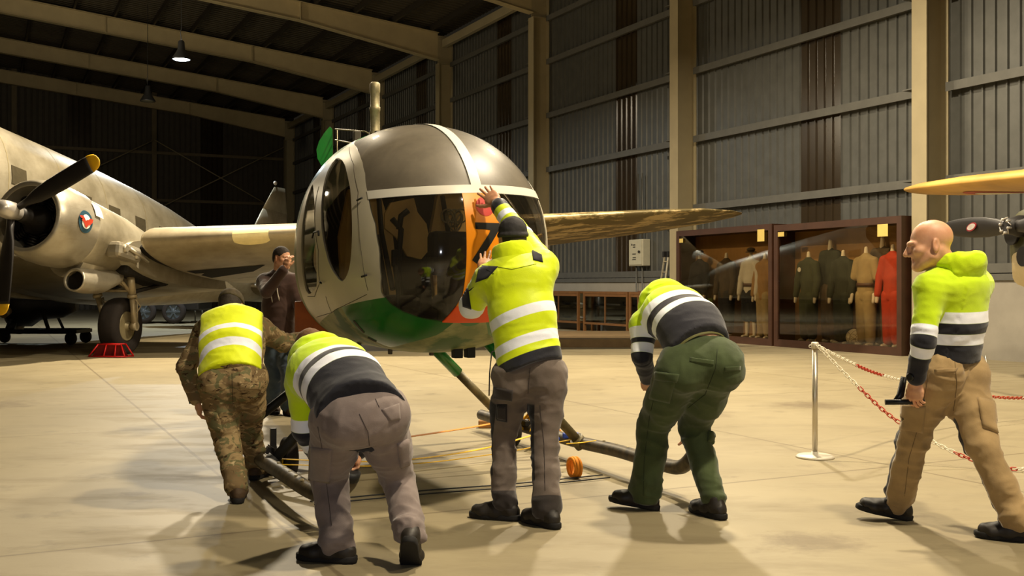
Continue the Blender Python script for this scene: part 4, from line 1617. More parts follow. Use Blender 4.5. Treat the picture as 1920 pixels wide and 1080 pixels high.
def to_local(w):
    d = V(w) - NOSE
    return V(d.dot(HAFT), d.dot(HLEFT), d[2])


heli = thing('helicopter', NOSE, 'small egg-shaped helicopter without rotor blades, green and white with orange nose stripe marked 7', 'helicopter')
ZN = 1.60
HW = .815


def h_w(a):
    A, p = 1.12, 2.25
    w = HW * (max(0, 1 - (max(0, A - a) / A) ** p)) ** (1 / p)
    if a > 1.7:
        t = (a - 1.7) / 1.7
        w = HW * (1 - .62 * t ** 1.6)
    return w


def h_t(a):
    A, p = 1.45, 2.12
    z = ZN + (2.57 - ZN) * (max(0, 1 - (max(0, A - a) / A) ** p)) ** (1 / p)
    if a > 1.9:
        z = 2.57 - .62 * ((a - 1.9) / 1.5) ** 1.7
    return z


def h_b(a):
    A, p = 1.0, 2.2
    z = ZN - (ZN - .86) * (max(0, 1 - (max(0, A - a) / A) ** p)) ** (1 / p)
    if a > 1.9:
        z = .86 + .5 * ((a - 1.9) / 1.5) ** 1.6
    return z


def h_pt(a, th):
    w, t, b = h_w(a), h_t(a), h_b(a)
    c, s_ = math.cos(th), math.sin(th)
    e = 2.15 if s_ >= 0 else 2.5
    x = math.copysign(abs(c) ** (2 / e), c) * w
    z = ZN + (math.copysign(abs(s_) ** (2 / e), s_) * ((t - ZN) if s_ >= 0 else (ZN - b)))
    return V(a, x, z)


NA, NTH = 120, 144
aa = []
for i in range(NA + 1):
    u = i / NA
    aa.append(.0012 + 1.3 * (1 - math.cos(min(1, u / .62) * pi / 2)) if u < .62 else 1.3 + 2.1 * (u - .62) / .38)
hv = np.array([h_pt(a, 2 * pi * k / NTH) for a in aa for k in range(NTH)])
hf = []
for i in range(NA):
    for k in range(NTH):
        k2 = (k + 1) % NTH
        hf.append([i * NTH + k, (i + 1) * NTH + k, (i + 1) * NTH + k2, i * NTH + k2])
hf.append([k for k in range(NTH)])
hfq = np.array(hf[:-1])
hn = vnormals(hv, hfq)
cen = hv.copy(); cen[:, 1] = 0; cen[:, 2] = ZN
if ((hv - cen) * hn).sum() < 0:
    hn = -hn; hf = [f[::-1] for f in hf]
bvh = BVHTree.FromPolygons([tuple(TH_(v)) for v in hv], hf)
CAM = Vector((0, 0, HC))


def pick(px, py):
    d = Vector(tuple(P(px, py, 1.0) - V(0, 0, HC))).normalized()
    r = bvh.ray_cast(CAM, d)
    if r[0] is None:
        w = P(px, py, 8.2)
        r = bvh.find_nearest(Vector(tuple(w)))
    return to_local(V(tuple(r[0])))


class Sheet:
    """polygons with a normal carried at every vertex; can be cut by scalar functions"""

    def __init__(s, v, n, f):
        s.v, s.n, s.f = v, n, f

    def cut(s, fn):
        """-> (part where fn >= 0, part where fn < 0)"""
        val = np.array([fn(*p) for p in s.v])
        val[np.abs(val) < 1e-7] = 1e-7
        nv, nn = list(s.v), list(s.n)
        cache = {}
        def mid(i, j):
            k = (min(i, j), max(i, j))
            if k not in cache:
                i_, j_ = k
                t = val[i_] / (val[i_] - val[j_])
                cache[k] = len(nv)
                nv.append(s.v[i_] + (s.v[j_] - s.v[i_]) * t)
                nn.append(nrm(s.n[i_] + (s.n[j_] - s.n[i_]) * t))
            return cache[k]
        pos, neg = [], []
        for f in s.f:
            sg = [val[i] > 0 for i in f]
            if all(sg):
                pos.append(f); continue
            if not any(sg):
                neg.append(f); continue
            a, b = [], []
            for q in range(len(f)):
                i, j = f[q], f[(q + 1) % len(f)]
                (a if sg[q] else b).append(i)
                if sg[q] != sg[(q + 1) % len(f)]:
                    m = mid(i, j); a.append(m); b.append(m)
            if len(a) > 2:
                pos.append(a)
            if len(b) > 2:
                neg.append(b)
        return Sheet.pack(nv, nn, pos), Sheet.pack(nv, nn, neg)

    @staticmethod
    def pack(v, n, f):
        used = sorted({i for q in f for i in q})
        m = {i: k for k, i in enumerate(used)}
        return Sheet([v[i] for i in used], [n[i] for i in used], [[m[i] for i in q] for q in f])

    def build(s, name, mat, parent, off=0.0, rim=0.0):
        """place the sheet at off along its normals; rim turns its border inwards so that it has thickness"""
        v = [p + n * off for p, n in zip(s.v, s.n)]
        n = list(s.n); f = [list(q) for q in s.f]
        if rim:
            cnt = {}
            for q in s.f:
                for i in range(len(q)):
                    e = (q[i], q[(i + 1) % len(q)])
                    cnt[e] = 1
            bd = [e for e in cnt if (e[1], e[0]) not in cnt]
            dn = {}
            for a, b in bd:
                for i in (a, b):
                    if i not in dn:
                        dn[i] = len(v); v.append(s.v[i] + s.n[i] * (off - rim)); n.append(s.n[i])
            for a, b in bd:
                f.append([b, a, dn[a], dn[b]])
        wn = [HAFT * q[0] + HLEFT * q[1] + V(0, 0, q[2]) for q in n]
        me = mkmesh(name, [TH_(p) for p in v], [q[::-1] for q in f], mat, None, True, wn)
        return link(name, me, parent)


def pl_y(x, pts):
    return float(np.interp(x, [p[0] for p in pts], [p[1] for p in pts]))


def sd_poly(x, y, poly):
    """signed distance, positive inside"""
    ins = False
    d = 1e9
    n = len(poly)
    for i in range(n):
        x1, y1 = poly[i]; x2, y2 = poly[(i + 1) % n]
        if (y1 > y) != (y2 > y) and x < (x2 - x1) * (y - y1) / (y2 - y1) + x1:
            ins = not ins
        ex, ey = x2 - x1, y2 - y1
        t = max(0, min(1, ((x - x1) * ex + (y - y1) * ey) / (ex * ex + ey * ey + 1e-12)))
        d = min(d, math.hypot(x - x1 - t * ex, y - y1 - t * ey))
    return d if ins else -d


def spline2(pts, closed=True, k=6):
    n = len(pts); out = []
    for i in range(n if closed else n - 1):
        g_ = lambda j: V(pts[j % n]) if closed else V(pts[max(0, min(n - 1, j))])
        p0, p1, p2, p3 = g_(i - 1), g_(i), g_(i + 1), g_(i + 2)
        for j in range(k):
            t = j / k
            out.append(.5 * (2 * p1 + (p2 - p0) * t + (2 * p0 - 5 * p1 + 4 * p2 - p3) * t * t + (3 * p1 - p0 - 3 * p2 + p3) * t ** 3))
    if not closed:
        out.append(V(pts[-1]))
    return [tuple(p) for p in out]


# outlines traced on the visible side, mirrored to the other
AP = [pick(*p) for p in ((664, 264), (669, 275), (674, 288), (679, 303), (684, 325), (690, 365), (703, 420), (711, 470), (714, 520), (714, 548))]
AP = sorted([(p[2], p[0]) for p in AP])
AP = [(0.5, AP[0][1] + .02)] + AP + [(AP[-1][0] + .12, AP[-1][1] + .14), (2.6, AP[-1][1] + .4)]
LOWP = [pick(*p) for p in ((716, 552), (732, 571), (756, 586), (790, 598), (830, 604), (860, 605))]
LOWC = sorted([(abs(p[1]), p[2]) for p in LOWP])
LOWC = [(0, LOWC[0][1])] + LOWC + [(LOWC[-1][0] + .06, LOWC[-1][1] + .05), (1.0, LOWC[-1][1] + .3)]
ZB = 1.985
zb = lambda s: ZB + (.055 * s if s < 0 else .012 * s)
f_front = lambda a, s, z: min(pl_y(z, AP) - a, z - pl_y(abs(s), LOWC))

M_TAN = simple('heli_white_paint', (196, 188, 166), .38, 0, .1, 3, spec=.5)
M_FRAME = simple('heli_frame_white', (222, 218, 204), .35, 0, .05, 4, spec=.5)


def m_green():
    t = NT('heli_green_paint')
    c = t.mix(t.step(t.noise(3, 5), .4, .7), lin((10, 108, 30)), lin((18, 88, 30)))
    return t.done(t.bsdf(c, .3, 0, None, .5, coat=.2))


def m_belly():
    t = NT('heli_belly_primer')
    c = t.mix(t.step(t.noise(3.5, 6, .65), .42, .6), lin((150, 152, 104)), lin((112, 122, 78)))
    c = t.mix(t.step(t.noise(2.2, 5, .6, t.mapping((1, 1, 2))), .52, .6), c, lin((58, 92, 44)))
    return t.done(t.bsdf(c, .55, 0, None, .4))


def m_orange():
    t = NT('orange_stripe')
    z = t.xyz()[2]
    c = t.mix(t.step(z, 1.21, 1.215), lin((240, 84, 22)), lin((250, 150, 12)))
    return t.done(t.bsdf(c, .4, 0, None, .4))


def m_canopy(name, tint, dust, dustcol, refl, haze=0):
    t = NT(name)
    tr = t.n('BsdfTransparent'); t.put(tr.inputs[0], (*tint, 1))
    df = t.n('BsdfDiffuse'); t.put(df.inputs[0], (*lin(dustcol), 1))
    gl = t.n('BsdfGlossy'); gl.inputs['Roughness'].default_value = .04
    m1 = t.n('MixShader')
    sc = t.step(t.noise(2.2, 6, .7, t.mapping((1, 1, .5), (0, .5, 0))), .35, .75)
    t.put(m1.inputs[0], t.m_('MULTIPLY', t.m_('ADD', .7, t.m_('MULTIPLY', sc, .5)), dust))
    t.t.links.new(tr.outputs[0], m1.inputs[1]); t.t.links.new(df.outputs[0], m1.inputs[2])
    lw = t.n('LayerWeight'); lw.inputs[0].default_value = .22
    f = t.m_('ADD', t.m_('MULTIPLY', lw.outputs['Fresnel'], .8), refl, clamp=True)
    m2 = t.n('MixShader'); t.put(m2.inputs[0], f)
    t.t.links.new(m1.outputs[0], m2.inputs[1]); t.t.links.new(gl.outputs[0], m2.inputs[2])
    if haze:
        g2 = t.n('BsdfGlossy'); g2.inputs['Roughness'].default_value = .42
        m3 = t.n('MixShader'); m3.inputs[0].default_value = haze
        t.t.links.new(m2.outputs[0], m3.inputs[1]); t.t.links.new(g2.outputs[0], m3.inputs[2]); m2 = m3
    return t.done(m2.outputs[0])


M_HGREEN, M_BELLY, M_ORANGE = m_green(), m_belly(), m_orange()
M_ROOFGL = m_canopy('roof_glazing', (.10, .095, .085), .62, (142, 132, 114), .04, .08)
M_WSGL = m_canopy('windscreen_glazing', (.74, .70, .63), .06, (120, 110, 90), .05)
M_DOORGL = m_canopy('door_glazing', (.60, .55, .48), .08, (110, 98, 78), .05)
M_SEAM = simple('seam_dark', (84, 76, 60), .7, 0, .2)
M_BLACK = simple('fitting_black', (22, 22, 22), .6, 0, .2)

body = Sheet([v for v in hv], [n for n in hn], hf)
front, rest = body.cut(f_front)
# white frames: the level band, the roof spine and the door post edge
band, fr2 = front.cut(lambda a, s, z: .028 - abs(z - zb(s)))
band.build('window_band', M_FRAME, heli, .004, .006)
roof, lower = fr2.cut(lambda a, s, z: z - zb(s))
spine, roofg = roof.cut(lambda a, s, z: .036 - abs(s))
spine.build('roof_spine', M_FRAME, heli, .004, .006)
rl, rr_ = roofg.cut(lambda a, s, z: -s)
rl.build('roof_window', M_ROOFGL, heli, -.004); rr_.build('roof_window', M_ROOFGL, heli, -.004)
ohw = lambda z: .13 if z > 1.3 else .13 + max(0, (1.3 - z)) ** 1.5 * 1.0
OS = .02
orange, glz = lower.cut(lambda a, s, z: ohw(z) - abs(s - OS))
orange.build('nose_stripe', M_ORANGE, heli, .003, .01)
wl, wr = glz.cut(lambda a, s, z: OS - s)
wl.build('windscreen', M_WSGL, heli, -.004); wr.build('windscreen', M_WSGL, heli, -.004)

# the number on the stripe
dot, o2 = orange.cut(lambda a, s, z: .064 - math.hypot((s - OS - .012), (z - 1.865)))
dot.build('red_disc', simple('number_red', (196, 38, 8), .45, 0, .1), heli, .006)
def seven(a, s, z):
    x = s - OS
    bar = min(.09 - abs(x - .02), .022 - abs(z - 1.735))
    x0, z0, x1, z1 = .085, 1.735, -.075, 1.50
    L = math.hypot(x1 - x0, z1 - z0); ux, uz = (x1 - x0) / L, (z1 - z0) / L
    al = (x - x0) * ux + (z - z0) * uz; pr = abs((x - x0) * uz - (z - z0) * ux)
    dg = min(.024 - pr, al, L - al)
    return max(bar, dg)
sv, _ = orange.cut(seven)
sv.build('number_seven', M_BLACK, heli, .0065)

# sides: doors and windows
def trace(pts, k=6, closed=True):
    return spline2([(q[0], q[2]) for q in (pick(*p) for p in pts)], closed, k)
DW1 = trace([(632, 296), (617, 315), (606, 352), (602, 400), (606, 450), (616, 490), (628, 514), (640, 527), (650, 517), (657, 490), (660, 440), (659, 390), (655, 345), (646, 308)])
DW2 = trace([(587, 345), (578, 365), (570, 400), (565, 450), (566, 500), (571, 535), (578, 551), (588, 545), (594, 530), (593, 480), (590, 430), (590, 385)])
WHT = [(q[0], q[2]) for q in (pick(*p) for p in ((640, 632), (690, 572), (727, 557)))]
zl0 = pick(727, 557); zl1 = pick(592, 612)
wline = [(min(zl0[0], zl1[0]) - .3, zl0[2] + .05), (zl0[0], zl0[2]), (zl1[0], zl1[2]), (zl1[0] + .6, zl1[2] - .1)]
zt0, zt1, zt2 = pick(663, 264), pick(624, 290), pick(596, 330)
tline = sorted([(zt0[0], zt0[2]), (zt1[0], zt1[2]), (zt2[0], zt2[2])])
tline = [(tline[0][0] - .6, tline[0][1] + .25)] + tline + [(tline[-1][0] + .5, tline[-1][1] - .15)]
ABK = pick(572, 600)[0]
white, rest2 = rest.cut(lambda a, s, z: min(z - pl_y(a, wline), pl_y(a, tline) - z, ABK + .12 - a))
win, white = white.cut(lambda a, s, z: sd_poly(a, z, DW1))
for fn, nm in ((lambda a, s, z: -s, 0),):
    wl_, wr_ = win.cut(fn)
    wl_.build('door_window', M_DOORGL, heli, -.012); wr_.build('door_window', M_DOORGL, heli, -.012)
win2, white = white.cut(lambda a, s, z: sd_poly(a, z, DW2))
wl_, wr_ = win2.cut(lambda a, s, z: -s)
wl_.build('rear_door_window', M_DOORGL, heli, -.012); wr_.build('rear_door_window', M_DOORGL, heli, -.012)
# front door / rear door / post split along traced seams
SEAM = [pick(*p) for p in ((655, 275), (664, 310), (672, 360), (673, 420), (680, 490), (690, 545), (691, 552))]
SE = sorted([(p[2], p[0]) for p in SEAM]); SE = [(.5, SE[0][1])] + SE + [(3, SE[-1][1] + .1)]
SEAM2 = [pick(*p) for p in ((606, 318), (592, 352), (588, 400), (594, 450), (600, 520), (612, 560), (622, 588))]
SE2 = sorted([(p[2], p[0]) for p in SEAM2]); SE2 = [(.5, SE2[0][1])] + SE2 + [(3, SE2[-1][1] + .05)]
post, wh2 = white.cut(lambda a, s, z: pl_y(z, SE) - .004 - a)
door1, wh3 = wh2.cut(lambda a, s, z: pl_y(z, SE2) - .004 - a)
for sh, nm, mt in ((post, 'door_post', M_TAN), (door1, 'front_door', M_TAN), (wh3, 'rear_door', M_TAN)):
    a_, b_ = sh.cut(lambda a, s, z: -s)
    a_.build(nm, mt, heli, .0, .015); b_.build(nm, mt, heli, .0, .015)
# green nose sides and roof, primer belly
gpx = [(740, 552), (694, 566), (690, 580), (670, 610), (668, 640), (700, 648), (760, 644), (820, 628), (870, 612), (910, 600)]
GP = [pick(*p) for p in gpx]
gb = sorted([(p[0], p[2]) for p in GP[4:]])
gz = lambda a, s: np.interp(abs(s), *zip(*sorted([(abs(p[1]), p[2]) for p in GP[4:]])))
afr = max(GP[2][0], GP[3][0])
green, belly = rest2.cut(lambda a, s, z: max(min(z - gz(a, s) - 0.0, afr + .05 - a), min(z - pl_y(a, tline) + .001, 2.4 - a)))
gtop, green = green.cut(lambda a, s, z: z - 1.7)
gtop.build('green_roof_skin', M_HGREEN, heli, 0, .012)
green.build('green_nose_skin', M_HGREEN, heli, 0, .012)
cowl, belly = belly.cut(lambda a, s, z: z - 1.55)
cowl.build('engine_cowling', M_HGREEN, heli, 0, .012)
belly.build('belly_skin', M_BELLY, heli, 0, .012)


def surf_tube(pts, name, r, mat, off=.002):
    loc = [pick(*p) for p in pts]
    dense = []
    for p, q in zip(loc, loc[1:]):
        for t in np.linspace(0, 1, 6)[:-1]:
            dense.append(p + (q - p) * t)
    dense.append(loc[-1])
    out = []
    for p in dense:
        r_ = bvh.find_nearest(Vector(tuple(TH_(p))))
        out.append(V(tuple(r_[0])))
    mb = MB(); mb.tube(out, r, 6); return mb.build(name, mat, heli)


surf_tube([(655, 276), (664, 310), (672, 360), (673, 420), (680, 490), (690, 545)], 'door_seam', .0025, M_SEAM)
surf_tube([(688, 552), (660, 566), (630, 580), (622, 586)], 'door_seam', .0025, M_SEAM)
surf_tube([(611, 556), (622, 586), (584, 602)], 'door_seam', .0025, M_SEAM)
surf_tube([(598, 350), (590, 400), (597, 470), (600, 530), (590, 556), (577, 556)], 'door_seal', .0032, M_SEAM)
# handles and hinges
for pts, nm in ((((590, 446), (593, 436), (602, 434), (602, 442)), 'door_handle'), (((683, 519), (692, 516)), 'door_hinge'), (((674, 376), (684, 371)), 'door_hinge'), (((604, 528), (607, 531)), 'door_lock')):
    loc = [pick(*p) for p in pts]
    mb = MB(); mb.tube([TH_(p + V(0, -.018, 0)) for p in loc], .007, 8); mb.build(nm, M_BLACK, heli)

# belly fittings
surf_tube([(664, 601), (683, 623)], 'access_hatch', .009, M_SEAM, 0)
surf_tube([(690, 632), (706, 640)], 'access_hatch', .009, M_SEAM, 0)
for (a, s, z) in ((.85, -.05, .845), (1.1, -.28, .845), (1.5, -.4, .845)):
    mb = MB(TH_); mb.bbox((a - .014, s - .014, z + .0), (a + .014, s + .014, z + .08), .004); mb.build('belly_lug', M_SEAM, heli)
for s in (.045, .14):
    mb = MB(TH_); mb.bbox((.62, s, .835), (.70, s + .062, .94), .006); mb.build('landing_lamp_box', M_BLACK, heli)
mb = MB(); mb.tube([TH_((.45, .36, .92)), P(922, 660, 7.35), P(918, 700, 7.3), P(917, 742, 7.3)], .005, 6); mb.build('hanging_cable', M_BLACK, heli)
mb = MB(TH_); mb.bbox((2.25, -.72, .84), (2.30, -.42, 1.22), .01); mb.build('rear_bay_panel', simple('bay_panel_orange', (186, 96, 28), .5), heli)
# aft end closed by a dark bulkhead with engine gear
mb = MB(TH_); mb.lathe([(.12, 0), (.16, .08), (.16, .35), (.1, .5)], (3.3, 0, 1.75), (1, 0, 0), 20); mb.build('exhaust_stub', M_GEAR, heli)
mb = MB(TH_)
for k in range(4):
    mb.tube([(3.15 + .05 * k, -.42 + .03 * k, 1.95), (3.2, -.5, 1.8 - .07 * k), (3.3, -.44, 1.65)], .015, 6)
mb.build('engine_pipework', M_WHEELHUB, heli)

# mast stub
MA = 2.42
mb = MB(TH_); mb.lathe([(.05, 2.42), (.05, 2.66), (.042, 2.67), (.041, 2.84), (.046, 2.845), (.046, 2.875), (.040, 2.88), (.040, 3.0), (.044, 3.01), (.044, 3.075), (.03, 3.09)], (MA, 0, 0), (0, 0, 1), 24)
mb.build('rotor_mast', simple('mast_metal', (168, 156, 120), .5, .35, .4, 20), heli)
mb = MB(TH_)
for a in np.linspace(0, 2 * pi, 5)[:-1]:
    mb.bbox((MA + .1 * math.cos(a) - .03, .16 * math.sin(a) - .03, 2.56), (MA + .1 * math.cos(a) + .03, .16 * math.sin(a) + .03, 2.66), .008)
mb.lathe([(.2, 2.5), (.19, 2.575), (.1, 2.6)], (MA, 0, 0), (0, 0, 1), 24)
mb.build('mast_base', M_SEAM, heli)
# open engine hatch: leaf shaped green panel held by thin bars
mb = MB(TH_)
leaf = [(3.3, -.20 + x, z) for x, z in ((.02, 2.40), (-.04, 2.44), (-.085, 2.52), (-.095, 2.60), (-.07, 2.68), (-.02, 2.76), (.03, 2.82), (.05, 2.80), (.055, 2.62), (.05, 2.46))]
mb.prism(leaf, (.02, .01, 0)); mb.build('engine_hatch', M_HGREEN, heli)
mb = MB(TH_)
mb.tube([(3.3, -.12, 2.80), (2.9, .05, 2.735), (2.5, .1, 2.6)], .006, 8); mb.tube([(3.3, -.12, 2.7), (2.9, -.05, 2.62), (2.6, -.02, 2.5)], .006, 8); mb.tube([(3.3, -.1, 2.8), (3.3, -.1, 2.35)], .006, 8)
mb.build('hatch_stay', M_WHEELHUB, heli)

# cabin inside
M_SEAT = simple('seat_tan', (214, 178, 108), .75, 0, .15, 5)
M_INT = simple('cabin_dark', (34, 30, 26), .8, 0, .3, 5)
mb = MB(TH_); mb.bbox((.6, -.42, 1.04), (1.7, .42, 1.08), .01); mb.build('cabin_floor', M_INT, heli)
mb = MB(TH_); mb.loft([[(1.72, .66 * math.cos(2 * pi * k / 24), 1.62 + .66 * math.sin(2 * pi * k / 24)) for k in range(24)], [(1.78, .66 * math.cos(2 * pi * k / 24), 1.62 + .66 * math.sin(2 * pi * k / 24)) for k in range(24)]], 0, False); mb.build('rear_bulkhead', M_INT, heli)
for s in (-.36, .36):
    st = MB(TH_); st.bbox((.85, s - .24, 1.16), (1.35, s + .24, 1.28), .04); sp = st.build('seat_cushion', M_INT, heli)
    st = MB(TH_)
    pr = [(1.28, 1.25), (1.36, 1.25), (1.56, 2.12), (1.48, 2.14)]
    st.prism([(1.30, s - .22, 1.24), (1.30, s + .22, 1.24), (1.44, s + .21, 1.72), (1.50, s + .12, 2.08), (1.50, s - .12, 2.08), (1.44, s - .21, 1.72)], (.06, 0, 0)); st.build('seat_back', M_SEAT, heli)
mb = MB(TH_); mb.bbox((.42, -.1, 1.02), (.62, .14, 1.5), .03); mb.bbox((.40, -.2, 1.42), (.55, .24, 1.72), .04); mb.build('instrument_panel', M_INT, heli)
for k in range(5):
    mb = MB(TH_); mb.lathe([(.05, 0), (.05, .015), (.04, .02)], (.565, -.12 + .08 * k, 1.58), (1, 0, 0), 16); mb.build('dial', M_WHEELHUB, heli)
for s in (-.36, .36):
    mb = MB(TH_); mb.tube([(.72, s, 1.02), (.66, s, 1.3), (.74, s, 1.5)], .018, 8); mb.bbox((.72, s - .02, 1.48), (.77, s + .02, 1.6), .01); mb.build('control_stick', M_BLACK, heli)
    mb = MB(TH_); mb.tube([(1.46, s - .1, 2.05), (1.35, s - .09, 1.75), (1.1, s - .1, 1.32)], .02, 8); mb.tube([(1.46, s + .1, 2.05), (1.35, s + .09, 1.75), (1.1, s + .1, 1.32)], .02, 8); mb.build('seat_harness', M_BLACK, heli)

# tan panel and dark equipment seen through the windscreen
def on_plane(px, py, a0):
    d = P(px, py, 1.0) - V(0, 0, HC)
    k = (NOSE + HAFT * a0 - V(0, 0, HC)).dot(HAFT) / d.dot(HAFT)
    return V(0, 0, HC) + d * k
mb = MB()
mb.prism([on_plane(x, y, 1.12) for x, y in ((733, 380), (776, 371), (783, 398), (800, 420), (807, 466), (790, 486), (764, 480), (744, 446), (722, 428), (722, 400))], HAFT * .03)
mb.build('cabin_panel', M_SEAT, heli)
mb = MB()
for pts in (((706, 440), (716, 500), (726, 560)), ((735, 410), (752, 430), (746, 500), (750, 560)), ((765, 395), (752, 405), (748, 430))):
    mb.tube([on_plane(x, y, .95) for x, y in pts], .022, 8)
mb.build('control_column', M_BLACK, heli)
mb = MB()
for k in range(7):
    c0 = on_plane(840 + 4 * k, 405 + 6 * (k % 3), .8)
    mb.torus(c0, V(math.sin(k), math.cos(k), .3), .05 + .008 * (k % 3), .006, 18, 6)
mb.build('cable_loom', M_WHEELHUB, heli)

# skid gear
M_SKID = simple('skid_worn_black', (46, 42, 34), .5, .3, .45, 14, .15, 60, col2=(96, 84, 60))
M_STRUT = simple('strut_olive', (74, 68, 44), .5, .2, .4, 12, col2=(112, 98, 62))
for s, sg in ((1.12, 1), (-1.24, -1)):
    pts = smooth_path([TH_((2.75, s, .15)), TH_((1.9, s, .15)), TH_((.9, s, .155)), TH_((.2, s, .175)), TH_((-.35, s * (1 if sg > 0 else .975), .17)), TH_((-.6, s * (1 if sg > 0 else .93), .185)), TH_((-.74, s * (1 if sg > 0 else .89), .27)), TH_((-.78, s * (1 if sg > 0 else .88), .33))])
    mb = MB(); mb.tube(pts, .047, 14); sk = mb.build('skid_tube', M_SKID, heli); mb = MB(); mb.lathe([(.05, -.03), (.05, .012), (.03, .02)], pts[-1], nrm(pts[-1] - pts[-3]), 16); mb.build('skid_end_cap', M_BLACK, sk)
    for a in (-.25, -.1, .06, .22, .4):
        mb = MB()
        mb.bbox(TH_((a, s - .012, .212)), TH_((a, s - .012, .215)) + V(.02, .02, .010), .003)
        mb.build('skid_bolt', M_WHEELHUB, sk)
    for (a0, s0, z0, a1) in ((.75, .36 if sg > 0 else -.55, .93 if sg > 0 else .87, .75), (2.0, .35 * sg, .86, 2.16)):
        p0, p1 = TH_((a0, s0, z0)), TH_((a1, s * .985, .16))
        pm = p0 + (p1 - p0) * .36
        mb = MB(); mb.tube([p0 + (p0 - p1) * (.06 if sg > 0 or a0 > 1 else -.02), pm], .046 if sg > 0 else .036, 14); mb.build('strut_fairing', M_HGREEN if sg > 0 else M_BLACK, heli)
        mb = MB(); mb.tube([pm, p1], .036, 12); mb.lathe([(.055, -.05), (.055, .03)], p1, nrm(p1 - p0), 14); mb.build('skid_strut', M_STRUT if sg > 0 else M_BLACK, heli)

# ground-handling wheels clamped to the skids
M_STRAPY = simple('strap_yellow', (226, 178, 30), .7, 0, .2, 14)
M_STRAPO = simple('strap_orange', (226, 138, 30), .7, 0, .2, 14)
for s, a, lab in ((-1.02, 1.12, 'black ground-handling wheel clamped to the skid by the camouflaged man'), (.98, 1.75, 'black ground-handling wheel clamped to the skid behind the jacketed man')):
    c0 = TH_((a, s, .14))
    wt = thing('handling_wheel', V(c0[0], c0[1], 0), lab, 'wheel')
    mb = MB(); mb.lathe([(.06, -.035), (.12, -.045), (.138, -.03), (.14, 0), (.138, .03), (.12, .045), (.06, .035)], c0, HLEFT, 32); mb.build('tyre', M_TYRE, wt)
    mb = MB(); mb.lathe([(.06, -.05), (.055, -.06), (.055, .06), (.06, .05)], c0, HLEFT, 20); mb.build('rim', M_STRAPY, wt)
    sg = 1 if s > 0 else -1
    mb = MB(TH_); mb.bar((a, s + .05 * sg, .14), (a - .0, s + .16 * sg, .2), .06, .05); mb.bar((a - .12, s + .1 * sg, .2), (a + .12, s + .1 * sg, .2), .05, .04); mb.bar((a + .05, s + .1 * sg, .2), (a + .05, s + .1 * sg, .34), .04, .04); mb.build('axle_bracket', M_DARKMETAL, wt)

# lashing straps between the skids, rope, block
def flat_strap(pts, w, mat, label, name='lashing_strap', cat='strap', grp=None, th=.004):
    mb = MB()
    pts = smooth_path(pts)
    rows = []
    for i, p in enumerate(pts):
        t = nrm(pts[min(i + 1, len(pts) - 1)] - pts[max(i - 1, 0)])
        sd = nrm(np.cross(t, V(0, 0, 1))); up = np.cross(sd, t)
        rows.append([p + sd * w / 2 + up * th / 2, p - sd * w / 2 + up * th / 2, p - sd * w / 2 - up * th / 2, p + sd * w / 2 - up * th / 2])
    mb.loft(rows, 0, False, True)
    return tag(mb.build(name, mat), label, cat, grp)


def skp(a, side, dz=0.0):
    return TH_((a, 1.12 if side > 0 else -1.24, .15 + dz))


flat_strap([skp(1.9, 1, .06), TH_((1.75, .5, .17)), TH_((1.55, -.3, .14)), TH_((1.4, -.8, .13)), skp(1.3, -1, .04)], .05, M_STRAPO, 'broad orange lashing strap stretched between the skids, topmost of the three')
flat_strap([skp(1.25, 1, .05), TH_((1.1, .4, .10)), TH_((.95, -.4, .09)), skp(.8, -1, .04)], .035, M_STRAPY, 'yellow ratchet strap between the skids in the middle of the three')
flat_strap([skp(.75, 1, .05), TH_((.75, .4, .12)), TH_((.7, -.4, .10)), skp(.6, -1, .03)], .018, M_STRAPY, 'thin pale yellow strap between the skids closest to the nose')
mb = MB()
for k in range(5):
    c0 = TH_((1.72 + .03 * k, 1.12, .22 + .012 * k))
    mb.torus(c0, HAFT + V(0, 0, .15 * k), .085 - .004 * k, .014, 20, 6)
mb.tube(smooth_path([TH_((1.8, 1.16, .3)), TH_((1.6, 1.2, .33)), TH_((1.5, 1.08, .24)), TH_((1.45, 1.02, .16))]), .012, 6)
tag(mb.build('strap_coil', M_STRAPY), 'bundled yellow strap wound on the skid behind the jacketed man', 'strap')
mb = MB()
for k in range(5):
    mb.torus(TH_((1.22 + .018 * k, 1.12, .15)), HAFT, .062, .011, 18, 6)
tag(mb.build('strap_coil', M_STRAPO), 'orange strap wrapped tightly round the skid tube by the front strut', 'strap')
mb = MB(); q0 = TH_((.92, 1.12, .17)); mb.bbox(q0 + V(-.07, -.035, .0), q0 + V(.06, .02, .045), .012); mb.tube([q0 + V(-.1, 0, 0), q0 + V(-.2, -.05, -.03)], .02, 6)
tag(mb.build('strap_ratchet', simple('ratchet_blue', (34, 62, 150), .5, 0, .1)), 'blue strap ratchet on the skid by the front strut', 'ratchet')
flat_strap([P(1062, 832, 7.75), P(1090, 830, 7.72), P(1118, 826, 7.7)], .025, M_STRAPY, 'yellow strap tail lying across the skid foot of the front strut')
q0 = G(1072, 896)
mb = MB()
for k in range(4):
    mb.torus(q0 + V(.012 * k, 0, .075), V(1, .45, .0), .062 + .004 * (k % 2), .012, 22, 6)
tag(mb.build('strap_coil', M_STRAPO), 'coiled orange strap standing on the floor right of the jacketed man', 'strap')
q0 = G(909, 802); mb = MB(); mb.bbox(q0 + V(-.06, -.05, 0), q0 + V(.14, .05, .075), .012)
tag(mb.build('wood_block', simple('block_wood', (150, 104, 52), .7, 0, .25, 12)), 'small brown wooden block on the floor left of the jacketed man', 'block')
